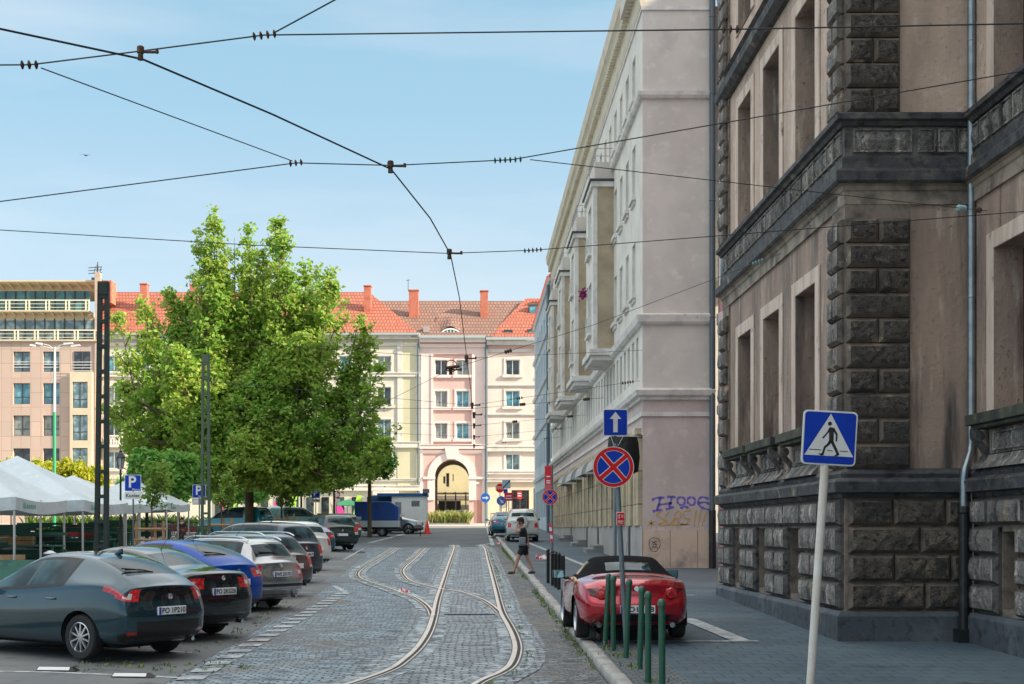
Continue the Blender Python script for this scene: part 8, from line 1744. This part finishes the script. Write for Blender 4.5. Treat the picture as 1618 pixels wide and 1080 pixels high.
# ------------------------------------------------------------------ people
skin = mat('skin', (.42, .22, .15), .55); cloth_k = mat('black_cloth', (.010, .011, .014), .85, var=(((.02, .021, .025), 6, .45, .65),), bump=(14, .4, 4, .02)); shoe_m = mat('dark_shoes', (.02, .022, .03), .6); sole = mat('shoe_sole', (.35, .35, .36), .6); hair_m = mat('dark_hair', (.02, .014, .01), .7); bagm = mat('grey_bag', (.16, .18, .19), .6)
def skinmesh(name, nodes, edges, lv=2):
    """nodes: {key: (x, y, z, r)}"""
    ks = list(nodes); me = bpy.data.meshes.new(name); me.from_pydata([nodes[k][:3] for k in ks], [(ks.index(a), ks.index(b)) for a, b in edges], [])
    o = bpy.data.objects.new(name, me); C.objects.link(o); md_ = o.modifiers.new('k', 'SKIN'); md_.use_smooth_shade = True
    for i, k in enumerate(ks): sv = me.skin_vertices[0].data[i]; r_ = nodes[k][3]; sv.radius = (r_, r_) if not isinstance(r_, tuple) else r_; sv.use_root = (i == 0)
    s_ = o.modifiers.new('s', 'SUBSURF'); s_.levels = lv; s_.render_levels = lv
    dg = bpy.context.evaluated_depsgraph_get(); r_ = bpy.data.meshes.new_from_object(o.evaluated_get(dg)); bpy.data.objects.remove(o); r_.shade_smooth(); return r_
def hand(nodes, edges, wrist, wk, d, side, pre, curl=.35):
    """palm and five unequal fingers rooted in the palm; d = direction of the hand, side = direction towards the thumb"""
    d, side = Vector(d).normalized(), Vector(side).normalized(); up = d.cross(side).normalized(); w_ = Vector(wrist)
    pm = w_ + d * .055; nodes[pre + 'palm'] = (*pm, .021); edges.append((wk, pre + 'palm'))
    for i, (off, ln) in enumerate(((.026, .062), (.009, .070), (-.009, .066), (-.025, .052))):
        a = pm + d * .035 + side * off; b = a + d * ln * .55 - up * ln * curl * .5; c = b + d * ln * .4 - up * ln * curl
        for q, p, r_ in (('a', a, .0095), ('b', b, .0085), ('c', c, .0072)): nodes[f'{pre}f{i}{q}'] = (*p, r_)
        edges += [(pre + 'palm', f'{pre}f{i}a'), (f'{pre}f{i}a', f'{pre}f{i}b'), (f'{pre}f{i}b', f'{pre}f{i}c')]
    a = pm + side * .032 + d * .0; b = a + side * .018 + d * .032 - up * .012
    nodes[pre + 't1'] = (*a, .010); nodes[pre + 't2'] = (*b, .0085); edges += [(pre + 'palm', pre + 't1'), (pre + 't1', pre + 't2')]
# walking man, heading left, hand raised to his brow
Yw = 39.6; zf = gz(Yw) + A
man = thing('person', 'man in black cap and shorts crossing the kerb, hand at his brow', 'person', (PX(825, Yw), Yw, zf))
# near side of the body is -y
N_ = {'pelvis': (.04, 0, .86, .115), 'waist': (.035, 0, 1.0, .105), 'chest': (.03, 0, 1.20, .125), 'upper': (.02, 0, 1.32, .10), 'neck': (-.005, 0, 1.42, .052), 'head0': (-.035, 0, 1.49, .068), 'head1': (-.055, 0, 1.56, .088), 'head2': (-.045, 0, 1.62, .075),
      'shn': (.03, -.15, 1.335, .058), 'eln': (-.20, -.23, 1.27, .042), 'wrn': (-.16, -.14, 1.475, .027), 'shf': (.03, .15, 1.335, .058), 'elf': (.17, .21, 1.10, .040), 'wrf': (.20, .20, .87, .026),
      'hpn': (.03, -.09, .82, .095), 'knn': (-.13, -.10, .50, .060), 'can': (-.17, -.10, .33, .055), 'ann': (-.25, -.10, .11, .036), 'hpf': (.05, .09, .82, .095), 'knf': (.17, .09, .48, .060), 'caf': (.25, .09, .32, .052), 'anf': (.34, .09, .11, .036),
      'hen': (-.26, -.10, .05, .034), 'ton': (-.42, -.11, .05, .032), 'hef': (.36, .09, .06, .034), 'tof': (.20, .10, .035, .032)}
E_ = [('pelvis', 'waist'), ('waist', 'chest'), ('chest', 'upper'), ('upper', 'neck'), ('neck', 'head0'), ('head0', 'head1'), ('head1', 'head2'), ('upper', 'shn'), ('shn', 'eln'), ('eln', 'wrn'), ('upper', 'shf'), ('shf', 'elf'), ('elf', 'wrf'), ('pelvis', 'hpn'), ('hpn', 'knn'), ('knn', 'can'), ('can', 'ann'), ('ann', 'hen'), ('hen', 'ton'), ('pelvis', 'hpf'), ('hpf', 'knf'), ('knf', 'caf'), ('caf', 'anf'), ('anf', 'hef'), ('hef', 'tof')]
hand(N_, E_, N_['wrn'][:3], 'wrn', (.35, .35, .75), (-1, 0, .3), 'hn'); hand(N_, E_, N_['wrf'][:3], 'wrf', (.05, 0, -1), (-1, 0, 0), 'hf')
SC = 1.0
bm_ = skinmesh('body', N_, E_, 2); bm_.materials.append(skin); inst('body', bm_, man)
sh_ = {k: N_[k] for k in ('pelvis', 'waist', 'chest', 'upper', 'shn', 'shf')}
shn = {'pelvis': (.04, 0, .88, (.135, .14)), 'waist': (.035, 0, 1.0, (.13, .13)), 'chest': (.03, 0, 1.20, (.15, .145)), 'upper': (.02, 0, 1.33, (.115, .11)), 'collar': (.0, 0, 1.395, .075), 'shn': (.03, -.16, 1.33, .08), 'sln': (-.10, -.205, 1.295, .068), 'shf': (.03, .16, 1.33, .08), 'slf': (.11, .19, 1.19, .066)}
q = skinmesh('t_shirt', shn, [('pelvis', 'waist'), ('waist', 'chest'), ('chest', 'upper'), ('upper', 'collar'), ('upper', 'shn'), ('shn', 'sln'), ('upper', 'shf'), ('shf', 'slf')]); q.materials.append(cloth_k); inst('t_shirt', q, man)
shn = {'pelvis': (.04, 0, .90, (.135, .135)), 'hpn': (.03, -.09, .80, .115), 'kn': (-.105, -.10, .565, .088), 'hpf': (.05, .09, .80, .115), 'kf': (.145, .09, .555, .088)}
q = skinmesh('shorts', shn, [('pelvis', 'hpn'), ('hpn', 'kn'), ('pelvis', 'hpf'), ('hpf', 'kf')]); q.materials.append(cloth_k); inst('shorts', q, man)
for (hx, hy, hz, tx_, tz_) in ((-.25, -.10, .06, -.42, .045), (.36, .09, .065, .19, .035)):
    q = skinmesh('shoe', {'a': (hx, hy, hz + .04, .042), 'b': (hx + .01, hy, hz, .048), 'c': (hx - .09, hy, hz + .0, .05), 'd': (tx_ - .01, hy, tz_, .040)}, [('a', 'b'), ('b', 'c'), ('c', 'd')]); q.materials.append(shoe_m); so = inst('shoe', q, man)
cp = MB(); cp.lathe([(.108, -.02), (.110, .02), (.10, .07), (.06, .105), (0, .115)], (0, 0, 0), 18); cp.hull8([(-.24, -.06, -.025), (-.08, -.095, -.01), (-.08, .095, -.01), (-.24, .06, -.025)], [(-.24, -.06, -.015), (-.08, -.095, .006), (-.08, .095, .006), (-.24, .06, -.015)])
cp.xf(Matrix.Translation((-.045, 0, 1.605)) @ Matrix.Rotation(R(-14), 4, 'Y')); cp.build('cap', cloth_k, man, world=False, smooth=50)
nf = MB(); nf.hull8([(-.135, -.012, 1.50), (-.135, .012, 1.50), (-.120, .018, 1.50), (-.120, -.018, 1.50)], [(-.150, -.012, 1.525), (-.150, .012, 1.525), (-.125, .012, 1.565), (-.125, -.012, 1.565)]); nf.build('nose', skin, man, world=False, bevel=.004)
ea = MB(); ea.lathe([(0, 0), (.022, .0), (.026, .008), (.012, .012), (0, .008)], (-.03, -.098, 1.545), 10, 'y'); ea.build('ear', skin, man, world=False, smooth=60)
eh = MB()
for s_ in (-.032, .032): eh.lathe([(0, -.008), (.010, 0), (0, .008)], (-.132, s_, 1.565), 8, 'x')
eh.build('eyes', hair_m, man, world=False); mo_ = MB(); mo_.box(-.135, -.122, -.022, .022, 1.478, 1.486); mo_.build('mouth', mat('lips', (.30, .10, .09), .6), man, world=False)
hr_ = MB(); hr_.lathe([(.094, -.06), (.098, -.02), (.10, .03)], (-.03, 0, 1.575), 16); hr_.build('hair', hair_m, man, world=False)
bg_ = thing('shoulder_bag', 'grey shoulder bag hanging at the walking man\'s hip', 'bag', (PX(825, Yw) + .0, Yw - .2, zf + .86)); sub(bg_, 'bag_body', bagm, lambda m: m.box(-.10, .10, -.05, .04, .0, .26), bevel=.03, seg=3, smooth=50); sub(bg_, 'strap', cloth_k, lambda m: m.tube([(-.08, .0, .25), (-.06, .02, .40), (-.02, .08, .50), (.03, .26, .52), (.12, .38, .40), (.10, .30, .2), (.09, .02, .24)], .012, 5)); sub(bg_, 'pocket', MAT['grey_post'], lambda m: m.box(-.075, .075, -.062, -.05, .03, .15), bevel=.008)
def seated(x, y, z, rz, label, top_m, leg_m):
    p = thing('person', label, 'person', (x, y, z), rz)
    n = {'pelvis': (0, 0, .52, .12), 'waist': (0, .02, .68, .11), 'chest': (0, .0, .86, .13), 'upper': (0, -.02, 1.0, .10), 'neck': (0, -.04, 1.09, .05), 'h0': (0, -.05, 1.16, .07), 'h1': (0, -.055, 1.23, .09), 'h2': (0, -.05, 1.29, .07)}
    e = [('pelvis', 'waist'), ('waist', 'chest'), ('chest', 'upper'), ('upper', 'neck'), ('neck', 'h0'), ('h0', 'h1'), ('h1', 'h2')]
    for s_, k in ((-1, 'l'), (1, 'r')):
        n.update({'s' + k: (s_ * .17, -.01, 1.0, .06), 'e' + k: (s_ * .23, -.12, .76, .042), 'w' + k: (s_ * .12, -.32, .66, .027), 'p' + k: (s_ * .09, -.05, .5, .09), 'k' + k: (s_ * .12, -.45, .50, .062), 'a' + k: (s_ * .12, -.42, .10, .038), 't' + k: (s_ * .13, -.58, .05, .036)}); e += [('upper', 's' + k), ('s' + k, 'e' + k), ('e' + k, 'w' + k), ('pelvis', 'p' + k), ('p' + k, 'k' + k), ('k' + k, 'a' + k), ('a' + k, 't' + k)]
        hand(n, e, n['w' + k][:3], 'w' + k, (-s_ * .3, -1, -.1), (-s_, 0, 0), 'h' + k)
    q = skinmesh('body', n, e, 1); q.materials.append(skin); inst('body', q, p)
    a = {k: (*n[k][:3], n[k][3] + .02) for k in ('pelvis', 'waist', 'chest', 'upper', 'sl', 'sr', 'el', 'er')}; q = skinmesh('jacket', a, [('pelvis', 'waist'), ('waist', 'chest'), ('chest', 'upper'), ('upper', 'sl'), ('sl', 'el'), ('upper', 'sr'), ('sr', 'er')], 1); q.materials.append(top_m); inst('jacket', q, p)
    a = {k: (*n[k][:3], n[k][3] + .018) for k in ('pelvis', 'pl', 'pr', 'kl', 'kr', 'al', 'ar')}; q = skinmesh('trousers', a, [('pelvis', 'pl'), ('pl', 'kl'), ('kl', 'al'), ('pelvis', 'pr'), ('pr', 'kr'), ('kr', 'ar')], 1); q.materials.append(leg_m); inst('trousers', q, p)
    h = MB(); h.lathe([(.096, 0), (.10, .05), (.07, .10), (0, .125)], (0, -.04, 1.22), 12); h.build('hair', hair_m, p, world=False, smooth=60)
seated(PX(288, 72), 71.95, gz(72) + .1 - .02, 0, 'person in dark clothes sitting on the dark red bench under the trees', cloth_k, cloth_k)
seated(PX(369, 90), 90, gz(90) + .1 , R(150), 'person in a dark jacket sitting left of the big trunk', cloth_k, mat('blue_trousers', (.02, .04, .09), .8))
st_ = thing('stone_block', 'low stone block under the person left of the big trunk', 'block', (PX(369, 90), 90, gz(90) + .1)); sub(st_, 'block', concrete, lambda m: m.box(-.3, .3, -.25, .3, 0, .42), bevel=.02)
